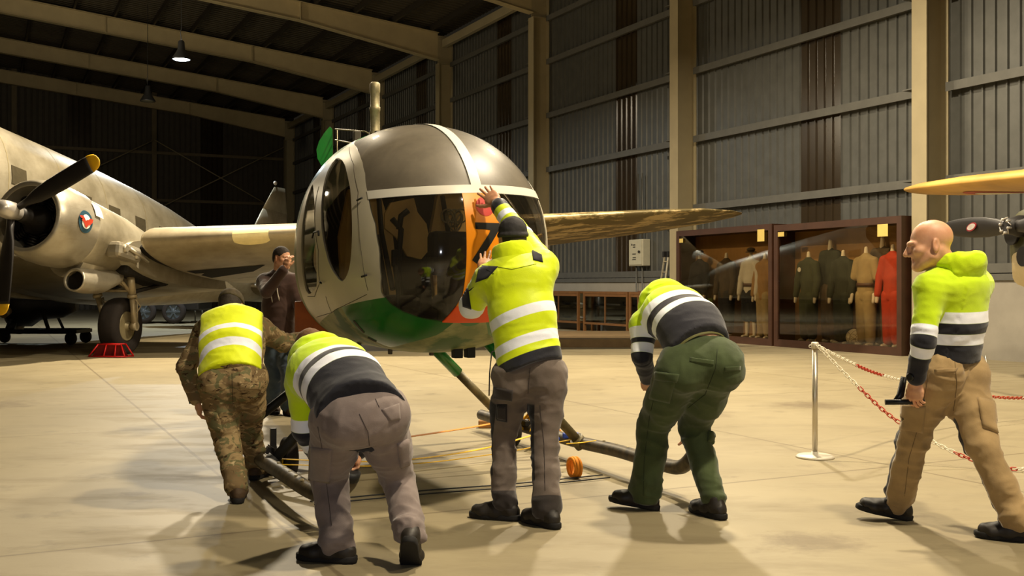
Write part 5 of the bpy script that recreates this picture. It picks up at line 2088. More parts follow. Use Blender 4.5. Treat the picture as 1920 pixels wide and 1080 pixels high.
for (a, lab) in ((.05, 'nearer of two thin painted-in strap shadows across the floor under the helicopter'), (.16, 'farther of two thin painted-in strap shadows across the floor under the helicopter')):
    mb = MB(); mb.tube(smooth_path([TH_((a + .05, 1.0, .012)), TH_((a, .3, .012)), TH_((a + .02, -.4, .012)), TH_((a - .02, -1.1, .012))]), .005, 6)  # thin black tubes stand in for the shadows the straps cast
    tag(mb.build('strap_shadow', M_BLACK), lab, 'strap_shadow')
# ================================================================== people
def m_skin(name, a, b):
    t = NT(name)
    c = t.mix(t.step(t.noise(14, 5, .6), .35, .7), lin(a), lin(b))
    c = t.mix(t.attr('eye'), c, lin((60, 50, 44)))
    c = t.mix(t.attr('lip'), c, lin((150, 84, 70)))
    b_ = t.n('BsdfPrincipled')
    t.put(b_.inputs['Base Color'], c)
    b_.inputs['Roughness'].default_value = .5
    b_.inputs['Subsurface Weight'].default_value = .08
    b_.inputs['Subsurface Scale'].default_value = .01
    t.put(b_.inputs['Normal'], t.bump(t.noise(120, 3), .12, .002))
    return t.done(b_.outputs[0])


M_SKIN = m_skin('skin', (214, 164, 128), (198, 142, 108))
M_SKIN2 = m_skin('skin_tanned', (196, 146, 110), (176, 122, 90))
YEL = (200, 232, 14); VESTY = (226, 240, 8); JACK = (218, 238, 12)
NAVY = (30, 31, 40); REFL = (240, 244, 255); DARKG = (58, 58, 64)  # cool tint of REFL paints in the flash thrown back by the strips


def m_top(name, base, torso=(), arm=(), tbase=None, extra=None, rough=.8, bs=160, tail=None):
    """cloth whose bands follow the torso (tb, metres above the waist) and the sleeves (ab, metres above the wrist)"""
    t = NT(name)
    tb, ab, aw = t.attr('tb'), t.attr('ab'), t.attr('aw')
    n = t.step(t.noise(9, 4), .3, .7)
    bc = t.mix(n, lin(base), tuple(x * .86 for x in lin(base)))
    c1 = bc
    for lo, hi, col in torso:
        c1 = t.mix(t.between(tb, lo, hi), c1, lin(col))
    c2 = bc
    for lo, hi, col in arm:
        c2 = t.mix(t.between(ab, lo, hi), c2, lin(col))
    c = t.mix(t.step(aw, .49, .51), c1, c2)
    if extra:
        c = extra(t, c)
    fine = t.noise(bs, 3, .6)
    return t.done(t.bsdf(c, rough, 0, t.bump(fine, .25, .003), .25, .25))


def m_cloth(name, col, col2=None, rough=.85, var=.16, panel=None, scale=7):
    t = NT(name)
    c = t.mix(t.step(t.noise(scale, 5), .35, .68), lin(col), lin(col2) if col2 else tuple(x * (1 - var) for x in lin(col)))
    if panel:
        c = panel(t, c)
    return t.done(t.bsdf(c, rough, 0, t.bump(t.noise(180, 3, .6), .25, .003), .2, .2))


def m_camo(name):
    t = NT(name)
    v = t.mapping((1, 1, 1.5))
    c = t.mix(t.step(t.noise(5.5, 4, .6, v, 1.2), .46, .5), lin((158, 136, 98)), lin((122, 102, 72)))
    c = t.mix(t.step(t.noise(7.5, 4, .6, t.mapping((1, 1, 1.6), (0, 0, 0), None, (3.1, 7, 2)), 1.4), .55, .58), c, lin((108, 104, 72)))
    c = t.mix(t.step(t.noise(11, 4, .65, t.mapping((1, 1, 1.8), (0, 0, 0), None, (9.1, 1, 5)), 1.2), .60, .63), c, lin((70, 52, 36)))
    c = t.mix(t.step(t.noise(13, 4, .65, t.mapping((1, 1, 1.8), (0, 0, 0), None, (4.1, 3, 8)), 1.0), .62, .65), c, lin((186, 166, 126)))
    return t.done(t.bsdf(c, .9, 0, t.bump(t.noise(170, 3), .25, .003), .15))


M_SHOE = simple('shoe_leather', (40, 35, 30), .55, 0, .3, 12, .2, 70)
M_SOLE = simple('shoe_sole', (22, 20, 19), .8, 0, .2, 12)
M_BOOT = simple('boot_brown', (74, 56, 36), .75, 0, .3, 14, .2, 60)
M_HAIR = simple('hair_dark', (44, 34, 26), .8, 0, .4, 60, .5, 140)
M_HAIRB = simple('hair_brown_short', (110, 80, 54), .8, 0, .3, 60, .4, 140)
M_CAPDK = simple('cap_dark', (52, 50, 52), .85, 0, .2, 20, .25, 120)
M_CAPCAMO = simple('cap_camo_dark', (70, 60, 40), .9, 0, .4, 30, .25, 120)
M_WATCH = simple('watch_black', (26, 26, 28), .4, .2, .1)
M_BELTG = simple('belt_green', (98, 96, 50), .7, 0, .15, 20)


def frame(lat, up):
    up = nrm(up)
    lat = nrm(V(lat) - up * V(lat).dot(up))
    return lat, np.cross(up, lat), up


def head_mesh(c, fwd, up, s=1.0, h=.0042, neck_to=None, nr=.060):
    fwd = nrm(fwd); up = nrm(V(up) - fwd * V(up).dot(fwd)); rt = np.cross(fwd, up)
    M = np.array([rt, fwd, up])
    q = lambda x, y, z: V(c) + (rt * x + fwd * y + up * z) * s
    lo = np.minimum(V(c) - .17 * s, V(neck_to) - .10 if neck_to is not None else V(c)); hi = np.maximum(V(c) + .17 * s, V(neck_to) + .10 if neck_to is not None else V(c))
    S = Sdf(lo, hi, h)
    e = lambda p, r, k=.02, cut=False: S.ell(q(*p), V(r) * s, M, k, cut)
    e((0, -.014, .036), (.075, .097, .084))
    e((0, .03, -.025), (.062, .066, .078), .03)
    e((0, .036, -.074), (.047, .046, .040), .03)
    S.cone(q(-.014, .078, -.094), q(.014, .078, -.094), .018 * s, .018 * s, .02)
    for x in (-1, 1):
        e((.046 * x, .058, -.018), (.024, .028, .022), .02)
        S.cone(q(.052 * x, .01, -.055), q(.02 * x, .068, -.092), .026 * s, .022 * s, .025)
        S.cone(q(.012 * x, .092, .022), q(.042 * x, .076, .020), .012 * s, .010 * s, .012)
    for x in (-1, 1):
        e((.031 * x, .098, .002), (.017, .018, .011), .010, True)
        e((.031 * x, .079, .001), (.0125, .0125, .0125), .003)
    S.cone(q(0, .092, .016), q(0, .117, -.026), .0095 * s, .0135 * s, .012)
    for x in (-1, 1):
        e((.013 * x, .101, -.033), (.0095, .011, .009), .006)
    S.cone(q(-.019, .088, -.057), q(.019, .088, -.057), .0065 * s, .0065 * s, .006)
    S.cone(q(-.016, .086, -.069), q(.016, .086, -.069), .007 * s, .007 * s, .006)
    S.cone(q(-.022, .098, -.063), q(.022, .098, -.063), .0035 * s, .0035 * s, .003, True)
    if neck_to is not None:
        nb = V(neck_to)
        S.cone(q(0, -.022, -.05), nb, nr * s, nr * 1.1, .03)
        for x in (-1, 1):
            S.cone(q(.05 * x, -.03, -.03), nb + rt * .035 * x, .016, .02, .03)
    for x in (-1, 1):
        ce = q(.076 * x, -.012, -.004)
        a = nrm(rt * x * .9 - fwd * .42); b = nrm(up * .95 - fwd * .2); b = nrm(b - a * a.dot(b)); m3 = np.array([a, np.cross(b, a), b])
        S.ell(ce, V(.009, .019, .033) * s, m3, .006)
        S.ell(ce + (a * .010 + b * .004) * s, V(.007, .011, .021) * s, m3, .004, True)
        S.ell(ce - b * .026 * s, V(.006, .009, .009) * s, m3, .006)
    v, f = S.extract(1)
    eye = np.zeros(len(v)); lip = np.zeros(len(v))
    for x in (-1, 1):
        d = np.linalg.norm(v - q(.031 * x, .0835, .001), axis=1)
        eye = np.maximum(eye, np.clip((.0105 * s - d) / .003, 0, 1))
    dl, _ = segd(v, q(-.019, .094, -.063), q(.019, .094, -.063))
    lip = np.clip((.011 * s - dl) / .003, 0, .7)
    return v, f, eye, lip


def hand_mesh(w, d, n, t, pose='relaxed', h=.003, s=1.0, arm=None):
    """w wrist, d along the hand, n where the palm looks, t thumb side"""
    w = V(w); d = nrm(d); n = nrm(V(n) - d * V(n).dot(d)); t = nrm(V(t) - d * V(t).dot(d) - n * V(t).dot(n))
    c = w + d * .08
    S = Sdf(c - .19, c + .19, h)
    q = lambda a, b, e: w + (d * a + t * b + n * e) * s
    S.sect(q(.0, 0, 0), q(.05, .0, 0), t, .029 * s, .020 * s, .040 * s, .0165 * s, .01)
    S.sect(q(.05, 0, 0), q(.088, .0, 0), t, .040 * s, .0165 * s, .041 * s, .0125 * s, .01)
    S.cone(q(.02, .026, .008), q(.06, .034, .010), .017 * s, .013 * s, .012)
    S.cone(q(.03, -.025, .006), q(.07, -.03, .005), .015 * s, .012 * s, .012)
    if arm is not None:
        S.cone(w, w + nrm(V(arm) - w) * .12, .029 * s, .034 * s, .012)
    spread = {'flat': .16, 'relaxed': .05, 'grip': .03}[pose]
    curls = {'flat': (.05, .06, .05), 'relaxed': (.42, .5, .3), 'grip': (1.0, 1.15, .75)}[pose]
    for i, (off, L, r) in enumerate(((.030, .076, .0088), (.0102, .084, .0092), (-.0098, .078, .0088), (-.0292, .061, .0078))):
        p = q(.088 - .004 * abs(i - 1), off, -.001)
        side = spread * (1.5 - i) * .7
        a = 0
        seg = (.46, .30, .24)
        var = (1.0, 1.08, 1.15, 1.22)[i] if pose != 'flat' else (1, .8, 1.2, 1.4)[i]
        for j in range(3):
            a += curls[j] * var
            dd = (d * math.cos(side) + t * math.sin(side)) * math.cos(a) + n * math.sin(a)
            p2 = p + dd * L * seg[j] * s * 1.02
            S.cone(p, p2, r * s * (1 - .07 * j), r * s * (1 - .07 * (j + 1)), .004)
            p = p2
    ta = {'flat': .85, 'relaxed': .55, 'grip': .35}[pose]
    p = q(.022, .03, .008)
    for j, L in enumerate((.042, .033, .026)):
        nn = {'flat': (.1, .1, .1), 'relaxed': (.35, .5, .6), 'grip': (.8, 1.1, 1.2)}[pose][j]
        sd_ = ta * (1 - .25 * j)
        dd = nrm(d * math.cos(sd_) + t * math.sin(sd_) + n * nn)
        p2 = p + dd * L * s
        S.cone(p, p2, (.0125 - .0014 * j) * s, (.0115 - .0015 * j) * s, .006)
        p = p2
    v, f = S.extract(1)
    return v, f


def seg_stack(name, parts, mats, parent):
    """join (v, f, attrs) islands into one mesh"""
    vs, fs, at = [], [], {}
    o = 0
    for v, f, a in parts:
        vs.append(v); fs.append(f + o); o += len(v)
    keys = {k for _, _, a in parts for k in a}
    for k in keys:
        at[k] = np.concatenate([a.get(k, np.zeros(len(v))) for v, f, a in parts])
    return link(name, mkmesh(name, np.concatenate(vs), np.concatenate(fs), mats, attrs=at), parent)


def folds(v, f, segs, amp, foc=(), fa=16, fl=6, seed=0, fine=.0012):
    """cloth creases: noise stretched around each limb, stronger near the joints in foc [(point, radius, gain)]"""
    n = vnormals(v, f)
    best = np.full(len(v), 9.); ax = np.zeros_like(v)
    for a, b in segs:
        d, t = segd(v, a, b)
        m = d < best
        best[m] = d[m]; ax[m] = nrm(V(b) - V(a))
    for _ in range(22):
        ax = lap(ax, f, .9)
    ax /= np.maximum(np.linalg.norm(ax, axis=1), 1e-9)[:, None]
    vc = v - v.mean(0)
    al = (vc * ax).sum(1)
    q = vc * fl + ax * (al * (fa - fl))[:, None] + seed * 13.7
    q = q + .35 * np.stack([vnoise(v * 5 + 3 + seed), vnoise(v * 5 + 17 + seed), vnoise(v * 5 + 31 + seed)], 1)
    r = np.clip(1 - np.abs(vnoise(q)) * 2.6, -.6, 1)
    r2 = np.clip(1 - np.abs(vnoise(q * 1.8 + 7.3)) * 2.6, -.6, 1)
    g = np.full(len(v), .45)
    for p, rad, gain in foc:
        g = g + gain * np.exp(-(np.linalg.norm(v - V(p), axis=1) / rad) ** 2)
    dsp = amp * g * (.85 * r + .5 * r2 - .35) + fine * vnoise(v * 45)
    return v + n * dsp[:, None]


def shoe(parent, ank, toe, mat=None, sole=None, L=.285, up=None, wid=1.0, high=True, lab=None):
    """ank ankle joint, toe direction of the foot"""
    mat = mat or M_SHOE; sole = sole or M_SOLE
    f = nrm(toe)
    up = V(0, 0, 1) if up is None else V(up)
    up = nrm(up - f * up.dot(f)); lt = np.cross(f, up)
    b = V(ank) - up * .085            # sole level under the ankle
    q = lambda x, y, z: b + f * x + lt * y + up * z
    S = Sdf(b - .27, b + .27, .006)
    S.sect(q(-.055, 0, .045), q(.05, 0, .042), lt, .037 * wid, .042, .043 * wid, .042, .02)
    S.sect(q(.05, 0, .042), q(.125, .004, .040), lt, .043 * wid, .042, .052 * wid, .036, .03)
    S.sect(q(.125, .004, .040), q(.172, .006, .040), lt, .052 * wid, .036, .046 * wid, .034, .03)
    S.cone(q(-.025, 0, .07), q(-.015, 0, .108), .043, .042, .03)
    S.cone(q(.0, 0, .09), q(.09, 0, .06), .035, .03, .03)
    S.plane_cut(q(0, 0, .008), -up)
    v, fc = S.extract(1)
    n = vnormals(v, fc)
    v = v + n * (.0025 * (1 - np.abs(vnoise(v * 22)) * 2))[:, None]
    o = link('shoe', mkmesh('shoe', v, fc, mat), parent)
    out = [(-.10, 0), (-.092, .025), (-.06, .039), (0, .042), (.06, .045), (.12, .057), (.17, .055), (.21, .036), (.226, .006), (.212, -.026), (.17, -.047), (.12, -.052), (.06, -.044), (0, -.042), (-.06, -.039), (-.092, -.025)]
    mb = MB()
    mb.loft([[q(x * .98, y * wid * .97, .002) for x, y in out], [q(x, y * wid, .010) for x, y in out], [q(x, y * wid, .028) for x, y in out], [q(x * .97, y * wid * .95, .034) for x, y in out]], 0, True, True)
    mb.build('sole', sole, o)
    # laces
    mb = MB()
    for k in range(3):
        c0 = q(.055 + .028 * k, 0, .098 - .013 * k)
        mb.tube([c0 - lt * .03 - up * .010, c0 + up * .004, c0 + lt * .03 - up * .010], .0035, 6)
    mb.build('laces', M_SOLE, o)
    return o


def belt_ring(parent, c, up, lat, w, d, hgt, mat, name='belt', n=36):
    lat, fr, up = frame(lat, up)
    ring = lambda k, z: [V(c) + lat * w * k * math.cos(a) + fr * d * k * math.sin(a) + up * z for a in np.linspace(0, 2 * pi, n, endpoint=False)]
    mb = MB(); mb.loft([ring(.97, -hgt / 2), ring(1, -hgt / 2 + .003), ring(1, hgt / 2 - .003), ring(.97, hgt / 2)], 0, True, False)
    return mb.build(name, mat, parent)


def person(label, J, skin, top=None, trousers=None, shoes=None, hands=(), head=None, bulk=1.0, sleeves=True, hem=-.04, vest=None, sleeve_mat=None, cuff=.02,
           legr=(.112, .088, .078), trunk=(.165, .115), chest=(.19, .125), hood=None, fold=.010, top_name='hoodie', bodyfront=1, seed=0, armr=(.078, .064, .05), toes=None, trname='trousers', hips=(.17, .13), bow=.03, neck_gap=.0, topmat=None, hipz=.05, hemw=None, hemtilt=(0, 0), hoods=1.0, bandtilt=(0, 0), tfold=None, flat=(True, True)):
    for k_, fl_ in (('aL', flat[0]), ('aR', flat[1])):
        J[k_] = V(J[k_])
        J[k_][2] = .088 if fl_ else max(J[k_][2], .095)
    tfold = tfold or fold * .38
    hemw = hemw or (max(hips[0] * 1.10, trunk[0] * 1.02), max(hips[1] * 1.22, trunk[1] * 1.04))
    pel, neck = V(J['pel']), V(J['neck'])
    sL, sR = V(J['sL']), V(J['sR'])
    lat = nrm(sR - sL)
    ax = nrm(neck - pel)
    lat0, fr, _ = frame(lat, ax)
    fr = fr * bodyfront
    hipv = nrm(V(J['hR']) - V(J['hL']))
    Ls = np.linalg.norm(neck - pel)
    mid = pel + (neck - pel) * .42 - fr * bow
    chs = pel + (neck - pel) * .78 - fr * bow * .6
    spine = [pel, mid, chs, neck]
    arms = [(sL, V(J['eL']), V(J['wL'])), (sR, V(J['eR']), V(J['wR']))]
    legs = [(V(J['hL']), V(J['kL']), V(J['aL'])), (V(J['hR']), V(J['kR']), V(J['aR']))]
    pts = [pel, neck, V(J['head'])] + [p for a in arms + legs for p in a]
    lo = np.min(pts, 0) - .3; hi = np.max(pts, 0) + .3
    # ---- body: one continuous skin surface, head and hands included
    S = Sdf(lo, hi, .014)
    S.sect(pel - ax * .03, mid, hipv, .145 * bulk, .10 * bulk, .135 * bulk, .09 * bulk, .05)
    S.sect(mid, chs, lat, .135 * bulk, .09 * bulk, .165 * bulk, .10 * bulk, .05)
    S.sect(chs, neck - ax * .03, lat, .165 * bulk, .10 * bulk, .07, .06, .05)
    for s_, e_, w_ in arms:
        S.cone(chs + (neck - chs) * .3, s_, .07, .055, .05)
        S.cone(s_, e_, .055, .043, .03); S.cone(e_, w_, .043, .029, .02)
    for h_, k_, a_ in legs:
        S.cone(h_, k_, .08 * bulk, .055, .04); S.cone(k_, a_, .055, .036, .03)
    S.cone(neck - ax * .05, neck + (V(J['head']) - neck) * .5, .06, .052, .03)
    v, f = S.extract(1)
    parts = [(v, f, {})]
    hv_, hf_, eye, lip = head_mesh(J['head'], J['hf'], J['hu'], J.get('hs', 1.0), neck_to=neck - ax * .02)
    parts.append((hv_, hf_, {'eye': eye, 'lip': lip}))
    for hd in hands:
        v, f = hand_mesh(*hd['a'], pose=hd.get('pose', 'relaxed'), arm=hd.get('arm'), s=hd.get('s', 1.0))
        parts.append((v, f, {}))
    root = seg_stack('person', parts, skin, None)
    tag(root, label, 'person')
    # ---- trousers
    S = Sdf(lo, hi, .0095)
    up0 = ax
    S.sect(pel - up0 * .05, pel + up0 * hipz, hipv, hips[0], hips[1] * .9, hips[0] * .92, hips[1] * .9, .05)
    for i_, (h_, k_, a_) in enumerate(legs):
        ra, rb, rc = legr[i_] if hasattr(legr[0], '__len__') else legr
        S.cone(h_ - fr * .015, h_ + (k_ - h_) * .55, ra * 1.10, ra * .96, .05)
        S.cone(h_ + (k_ - h_) * .5, k_, ra * .97, rb, .03)
        S.cone(h_ - fr * .035, h_ - fr * .035 - up0 * .05, ra * .98, ra * .92, .07)       # seat
        S.cone(k_, k_ + (a_ - k_) * .5, rb, (rb + rc) / 2, .015)
        S.cone(k_ + (a_ - k_) * .5, a_ + (k_ - a_) * .06, (rb + rc) / 2, rc, .01)
        S.cone(a_ + (k_ - a_) * .13, a_ + (k_ - a_) * .07, rc * 1.04, rc * 1.10, .02)
    v, f = S.extract(2)
    foc = [(legs[i][1], .13, .5) for i in (0, 1)] + [(legs[i][2], .12, 1.2) for i in (0, 1)] + [(legs[i][0], .14, .45) for i in (0, 1)]
    v = folds(v, f, [s_ for h_, k_, a_ in legs for s_ in ((h_, k_), (k_, a_))], fold, foc, 11, 6, seed)
    # leg coordinates for panels
    lg = np.full(len(v), 2.); ls = np.zeros(len(v)); best = np.full(len(v), 9.); lf = np.zeros(len(v)); lid = np.zeros(len(v))
    for i, (h_, k_, a_) in enumerate(legs):
        l1 = np.linalg.norm(a_ - k_); l2 = np.linalg.norm(h_ - k_)
        for (a, b, o_, L_) in ((a_, k_, 0, l1), (k_, h_, l1, l2)):
            d, t = segd(v, a, b)
            m = d < best
            best[m] = d[m]; lg[m] = o_ + t[m] * L_; lid[m] = i
            ctr = a + t[:, None] * (b - a)
            ls[m] = ((v - ctr) @ hipv)[m]; lf[m] = ((v - ctr) @ fr)[m]
    link(trname, mkmesh(trname, v, f, trousers, attrs={'lg': lg, 'ls': ls, 'lf': lf, 'lid': lid}), root)
    # ---- upper garment
    def torso(S, grow=0.0, hm=hem):
        S.sect(pel + ax * (hm - .05), mid, hipv * .5 + lat * .5, hemw[0] + grow, hemw[1] + grow, trunk[0] + grow, trunk[1] + grow, .04)
        S.plane_cut(pel + ax * hm, -(ax + hemtilt[0] * lat0 + hemtilt[1] * fr))
        S.sect(mid, chs, lat, trunk[0] + grow, trunk[1] + grow, chest[0] + grow, chest[1] + grow, .06)
        S.sect(chs, neck - ax * .055, lat, chest[0] + grow, chest[1] + grow, .085 + grow, .08 + grow, .06)
        for s_, e_, w_ in arms:
            S.cone(chs + (neck - chs) * .45 - fr * .01, s_, .095 + grow, armr[0] * 1.02 + grow, .06)
        S.cone(neck - ax * .08, neck + ax * neck_gap, .078 + grow, .070 + grow, .03)
    def armc(S, grow=0.0):
        for s_, e_, w_ in arms:
            S.cone(s_, e_, armr[0] + grow, armr[1] + grow, .04)
            S.cone(e_, w_ + nrm(e_ - w_) * cuff, armr[1] + grow, armr[2] + grow, .012)
    def coords(v, f):
        rel = v - pel
        tb = rel @ ax + (rel @ lat0) * bandtilt[0] + (rel @ fr) * bandtilt[1]
        ab = np.zeros(len(v)); aw = np.zeros(len(v)); bs = np.full(len(v), 9.)
        for s_, e_, w_ in arms:
            l1 = np.linalg.norm(e_ - w_); l2 = np.linalg.norm(s_ - e_)
            for (a, b, o2, L_, r0, r1) in ((w_, e_, 0, l1, armr[2], armr[1]), (e_, s_, l1, l2, armr[1], armr[0])):
                d, t = segd(v, a, b)
                r = r0 + (r1 - r0) * t
                m = d / r < bs
                bs[m] = (d / r)[m]; ab[m] = (o2 + t * L_)[m]
        aw = np.clip(.5 + (1.28 - bs) * 2.2, 0, 1)
        return dict(tb=tb, ab=ab, aw=aw)
    tfoc = [(a[1], .11, .9) for a in arms] + [(a[0], .12, .5) for a in arms] + [(pel, .2, .6)]
    tsegs = [(a, b) for a, b in zip(spine, spine[1:])] + [s_ for a in arms for s_ in ((a[0], a[1]), (a[1], a[2]))]
    if vest is None:
        S = Sdf(lo, hi, .0095); torso(S); armc(S)
        v, f = S.extract(2)
        v = folds(v, f, tsegs, tfold, tfoc, 14, 6, seed + 5, .0007)
        tp = link(top_name, mkmesh(top_name, v, f, top, attrs=coords(v, f)), root)
    else:
        S = Sdf(lo, hi, .0095); torso(S, -.006); armc(S)
        v, f = S.extract(2)
        v = folds(v, f, tsegs, tfold, tfoc, 14, 6, seed + 5, .0007)
        link('shirt', mkmesh('shirt', v, f, sleeve_mat, attrs=coords(v, f)), root)
        S = Sdf(lo, hi, .0095); torso(S, .010)
        for s_, e_, w_ in arms:                                     # arm holes
            o_ = s_ + nrm(s_ - (chs + (neck - chs) * .4)) * .022
            S.plane_cut(o_, nrm(s_ - (sL + sR) / 2))
        v, f = S.extract(2)
        v = folds(v, f, tsegs[:3], tfold, [(pel, .25, .8)], 9, 6, seed + 9)
        tp = link('vest', mkmesh('vest', v, f, vest, attrs=coords(v, f)), root)
    # ---- hood lying on the back
    if hood is not None:
        S = Sdf(neck - .36, neck + .36, .008)
        c0 = neck - fr * .015
        prev = None
        H = hoods
        for i in range(17):
            a = -2.3 + 4.6 * i / 16
            p = c0 + lat0 * math.sin(a) * .105 * H - fr * math.cos(a) * .095 * H + ax * (.01 + .022 * (1 - math.cos(a)) + .03 * H * max(0, math.cos(a)))
            r = (.040 + .016 * math.cos(a)) * H
            if prev is not None:
                S.cone(prev[0], p, prev[1], r, .02)
            prev = (p, r)
        M3 = np.array([lat0, fr, ax])
        S.ell(neck - fr * .098 * H - ax * .040 * H, V(.135, .042, .085) * H, M3, .04)
        S.ell(neck - fr * .115 * H - ax * .100 * H, V(.075, .034, .05) * H, M3, .05)
        S.ell(neck - fr * .055 * H + ax * .085 * H, V(.07, .045, .06) * H, M3, .03, True)
        v, f = S.extract(2)
        v = folds(v, f, [(neck - lat0 * .2, neck + lat0 * .2)], .010, [], 6, 14, seed + 2)
        link('hood', mkmesh('hood', v, f, hood, attrs=dict(tb=np.full(len(v), .45), ab=np.full(len(v), .5), aw=np.zeros(len(v)))), root)
    # ---- shoes
    for i, k in enumerate(('aL', 'aR')):
        kw = dict(shoes[i])
        shoe(root, J[k], toes[i], **kw)
    return root, dict(spine=spine, lat=lat0, fr=fr, ax=ax, pel=pel, neck=neck, arms=arms, legs=legs, hipv=hipv)


def skull_cap(parent, J, name, mat, kind='cap', s=None):
    """hair or a cap over the skull"""
    s = s or J.get('hs', 1.0)
    fwd = nrm(J['hf']); up = nrm(V(J['hu']) - fwd * V(J['hu']).dot(fwd)); rt = np.cross(fwd, up)
    M3 = np.array([rt, fwd, up]); c = V(J['head'])
    q = lambda x, y, z: c + (rt * x + fwd * y + up * z) * s
    S = Sdf(c - .22, c + .22, .005)
    if kind == 'cap':
        S.ell(q(0, -.012, .045), V(.086, .108, .086) * s, M3, .02)
        S.plane_cut(q(0, 0, .028), -up * .95 + fwd * -.12)
        S.cone(q(-.05, .085, .045), q(.05, .085, .045), .012 * s, .012 * s, .02)
    elif kind == 'beanie':
        S.ell(q(0, -.014, .042), V(.085, .107, .090) * s, M3, .02)
        S.plane_cut(q(0, 0, .005), -up * .96 - fwd * .1)
        prev = None
        for i in range(25):
            a = 2 * pi * i / 24
            p = q(.081 * math.sin(a), -.013 + .102 * math.cos(a), .018 + .012 * math.cos(a))
            if prev is not None:
                S.cone(prev, p, .011 * s, .011 * s, .012)
            prev = p
    else:
        S.ell(q(0, -.018, .038), V(.080, .100, .087) * s, M3, .02)
        S.ell(q(0, -.045, -.02), V(.070, .066, .06) * s, M3, .03)
        S.plane_cut(q(0, .055, .03), fwd * .85 - up * .5)
        S.plane_cut(q(0, 0, -.068), -up)
        for x in (-1, 1):
            S.ell(q(.08 * x, .0, -.012), V(.03, .032, .042) * s, M3, .006, True)
    v, f = S.extract(1)
    n = vnormals(v, f)
    v = v + n * (.0015 * vnoise(v * 60))[:, None]
    return link(name, mkmesh(name, v, f, mat), parent)


def patch_box(parent, c, nx, up, w, h, d, mat, name):
    """thin rounded pocket or pouch standing off a surface: nx outward normal"""
    nx = nrm(nx); up = nrm(V(up) - nx * V(up).dot(nx)); sd = np.cross(up, nx)
    T = lambda p: V(c) + sd * p[0] + nx * p[1] + up * p[2]
    mb = MB(T); mb.bbox((-w / 2, -d, -h / 2), (w / 2, d, h / 2), min(.008, d * .8))
    return mb.build(name, mat, parent)


AWAY = V(0, 1, 0); UPZ = V(0, 0, 1)


class Surf:
    """a garment surface to lay pockets, patches and seams on"""

    def __init__(s, root, names):
        vs, fs = [], []
        for o in root.children:
            if o.name.split('.')[0] in names:
                n = len(vs); L = WLOC[o.name]
                vs += [tuple(v.co + Vector(tuple(L))) for v in o.data.vertices]
                fs += [tuple(i + n for i in p.vertices) for p in o.data.polygons]
        s.b = BVHTree.FromPolygons(vs, fs)

    def hit(s, px, py):
        d = Vector(tuple(P(px, py, 1.0) - V(0, 0, HC))).normalized()
        r = s.b.ray_cast(CAM, d)
        if r[0] is None:
            r = s.b.find_nearest(Vector(tuple(P(px, py, s.last))))
        p = V(tuple(r[0])); s.last = p[1]
        n = V(tuple(r[1]))
        if n.dot(V(tuple(d))) > 0:
            n = -n
        return p, n

    last = 6.0

    def patch(s, quad, mat, name, parent, off=.006, n=8, base=-.004):
        """quad: four corners (top left, top right, bottom right, bottom left) in the frame"""
        a, b, c, d = [V(q) for q in quad]
        top, bot = [], []
        for j in range(n + 1):
            for i in range(n + 1):
                u, w = i / n, j / n
                q = (a * (1 - u) + b * u) * (1 - w) + (d * (1 - u) + c * u) * w
                p, nn = s.hit(q[0], q[1])
                edge = 1 if 0 < i < n and 0 < j < n else .6
                top.append(p + nn * off * edge); bot.append(p + nn * base)
        m = n + 1
        fs = []
        for j in range(n):
            for i in range(n):
                fs.append((j * m + i, (j + 1) * m + i, (j + 1) * m + i + 1, j * m + i + 1))
        bd = [i for i in range(m)] + [j * m + n for j in range(1, m)] + [n * m + i for i in range(n - 1, -1, -1)] + [j * m for j in range(n - 1, 0, -1)]
        k = len(top)
        for x, y in zip(bd, bd[1:] + bd[:1]):
            fs.append((x, y, k + y, k + x))
        mb = MB(); mb.add(top + bot, fs, 0, True)
        return mb.build(name, mat, parent)

    def seam(s, pts, mat, name, parent, r=.0018, n=8):
        out = []
        for a, b in zip(pts, pts[1:]):
            for t in np.linspace(0, 1, n, endpoint=False):
                p, nn = s.hit(a[0] + (b[0] - a[0]) * t, a[1] + (b[1] - a[1]) * t); out.append(p + nn * .001)
        p, nn = s.hit(*pts[-1]); out.append(p + nn * .001)
        mb = MB(); mb.tube(out, r, 6); return mb.build(name, mat, parent)
# ---------------------------------------------------------------- the camouflaged man in the yellow vest
M_CAMO = m_camo('camouflage_cloth')
M_VEST = m_top('vest_yellow', VESTY, torso=((-.008, .042, REFL), (.108, .158, REFL)), rough=.6)
J = dict(pel=P(436, 700, 6.88), neck=P(437, 598, 7.2), sL=P(386, 624, 7.12), sR=P(489, 620, 7.18),
         hL=P(409, 716, 6.88), hR=P(463, 713, 6.9), kL=P(424, 826, 6.92), kR=P(468, 806, 7.25), aL=P(446, 922, 6.66), aR=P(482, 866, 7.45),
         eL=P(349, 688, 7.05), wL=P(369, 752, 7.02), eR=P(538, 646, 7.3), wR=P(590, 655, 7.45),
         head=P(433, 577, 7.33), hf=V(.05, .85, -.5), hu=V(0, .5, .86))
J['eR'] = P(532, 643, 7.36)
J['wR'] = V(J['eR']) + nrm(V(-1.40, 7.62, .99) - V(J['eR'])) * .22
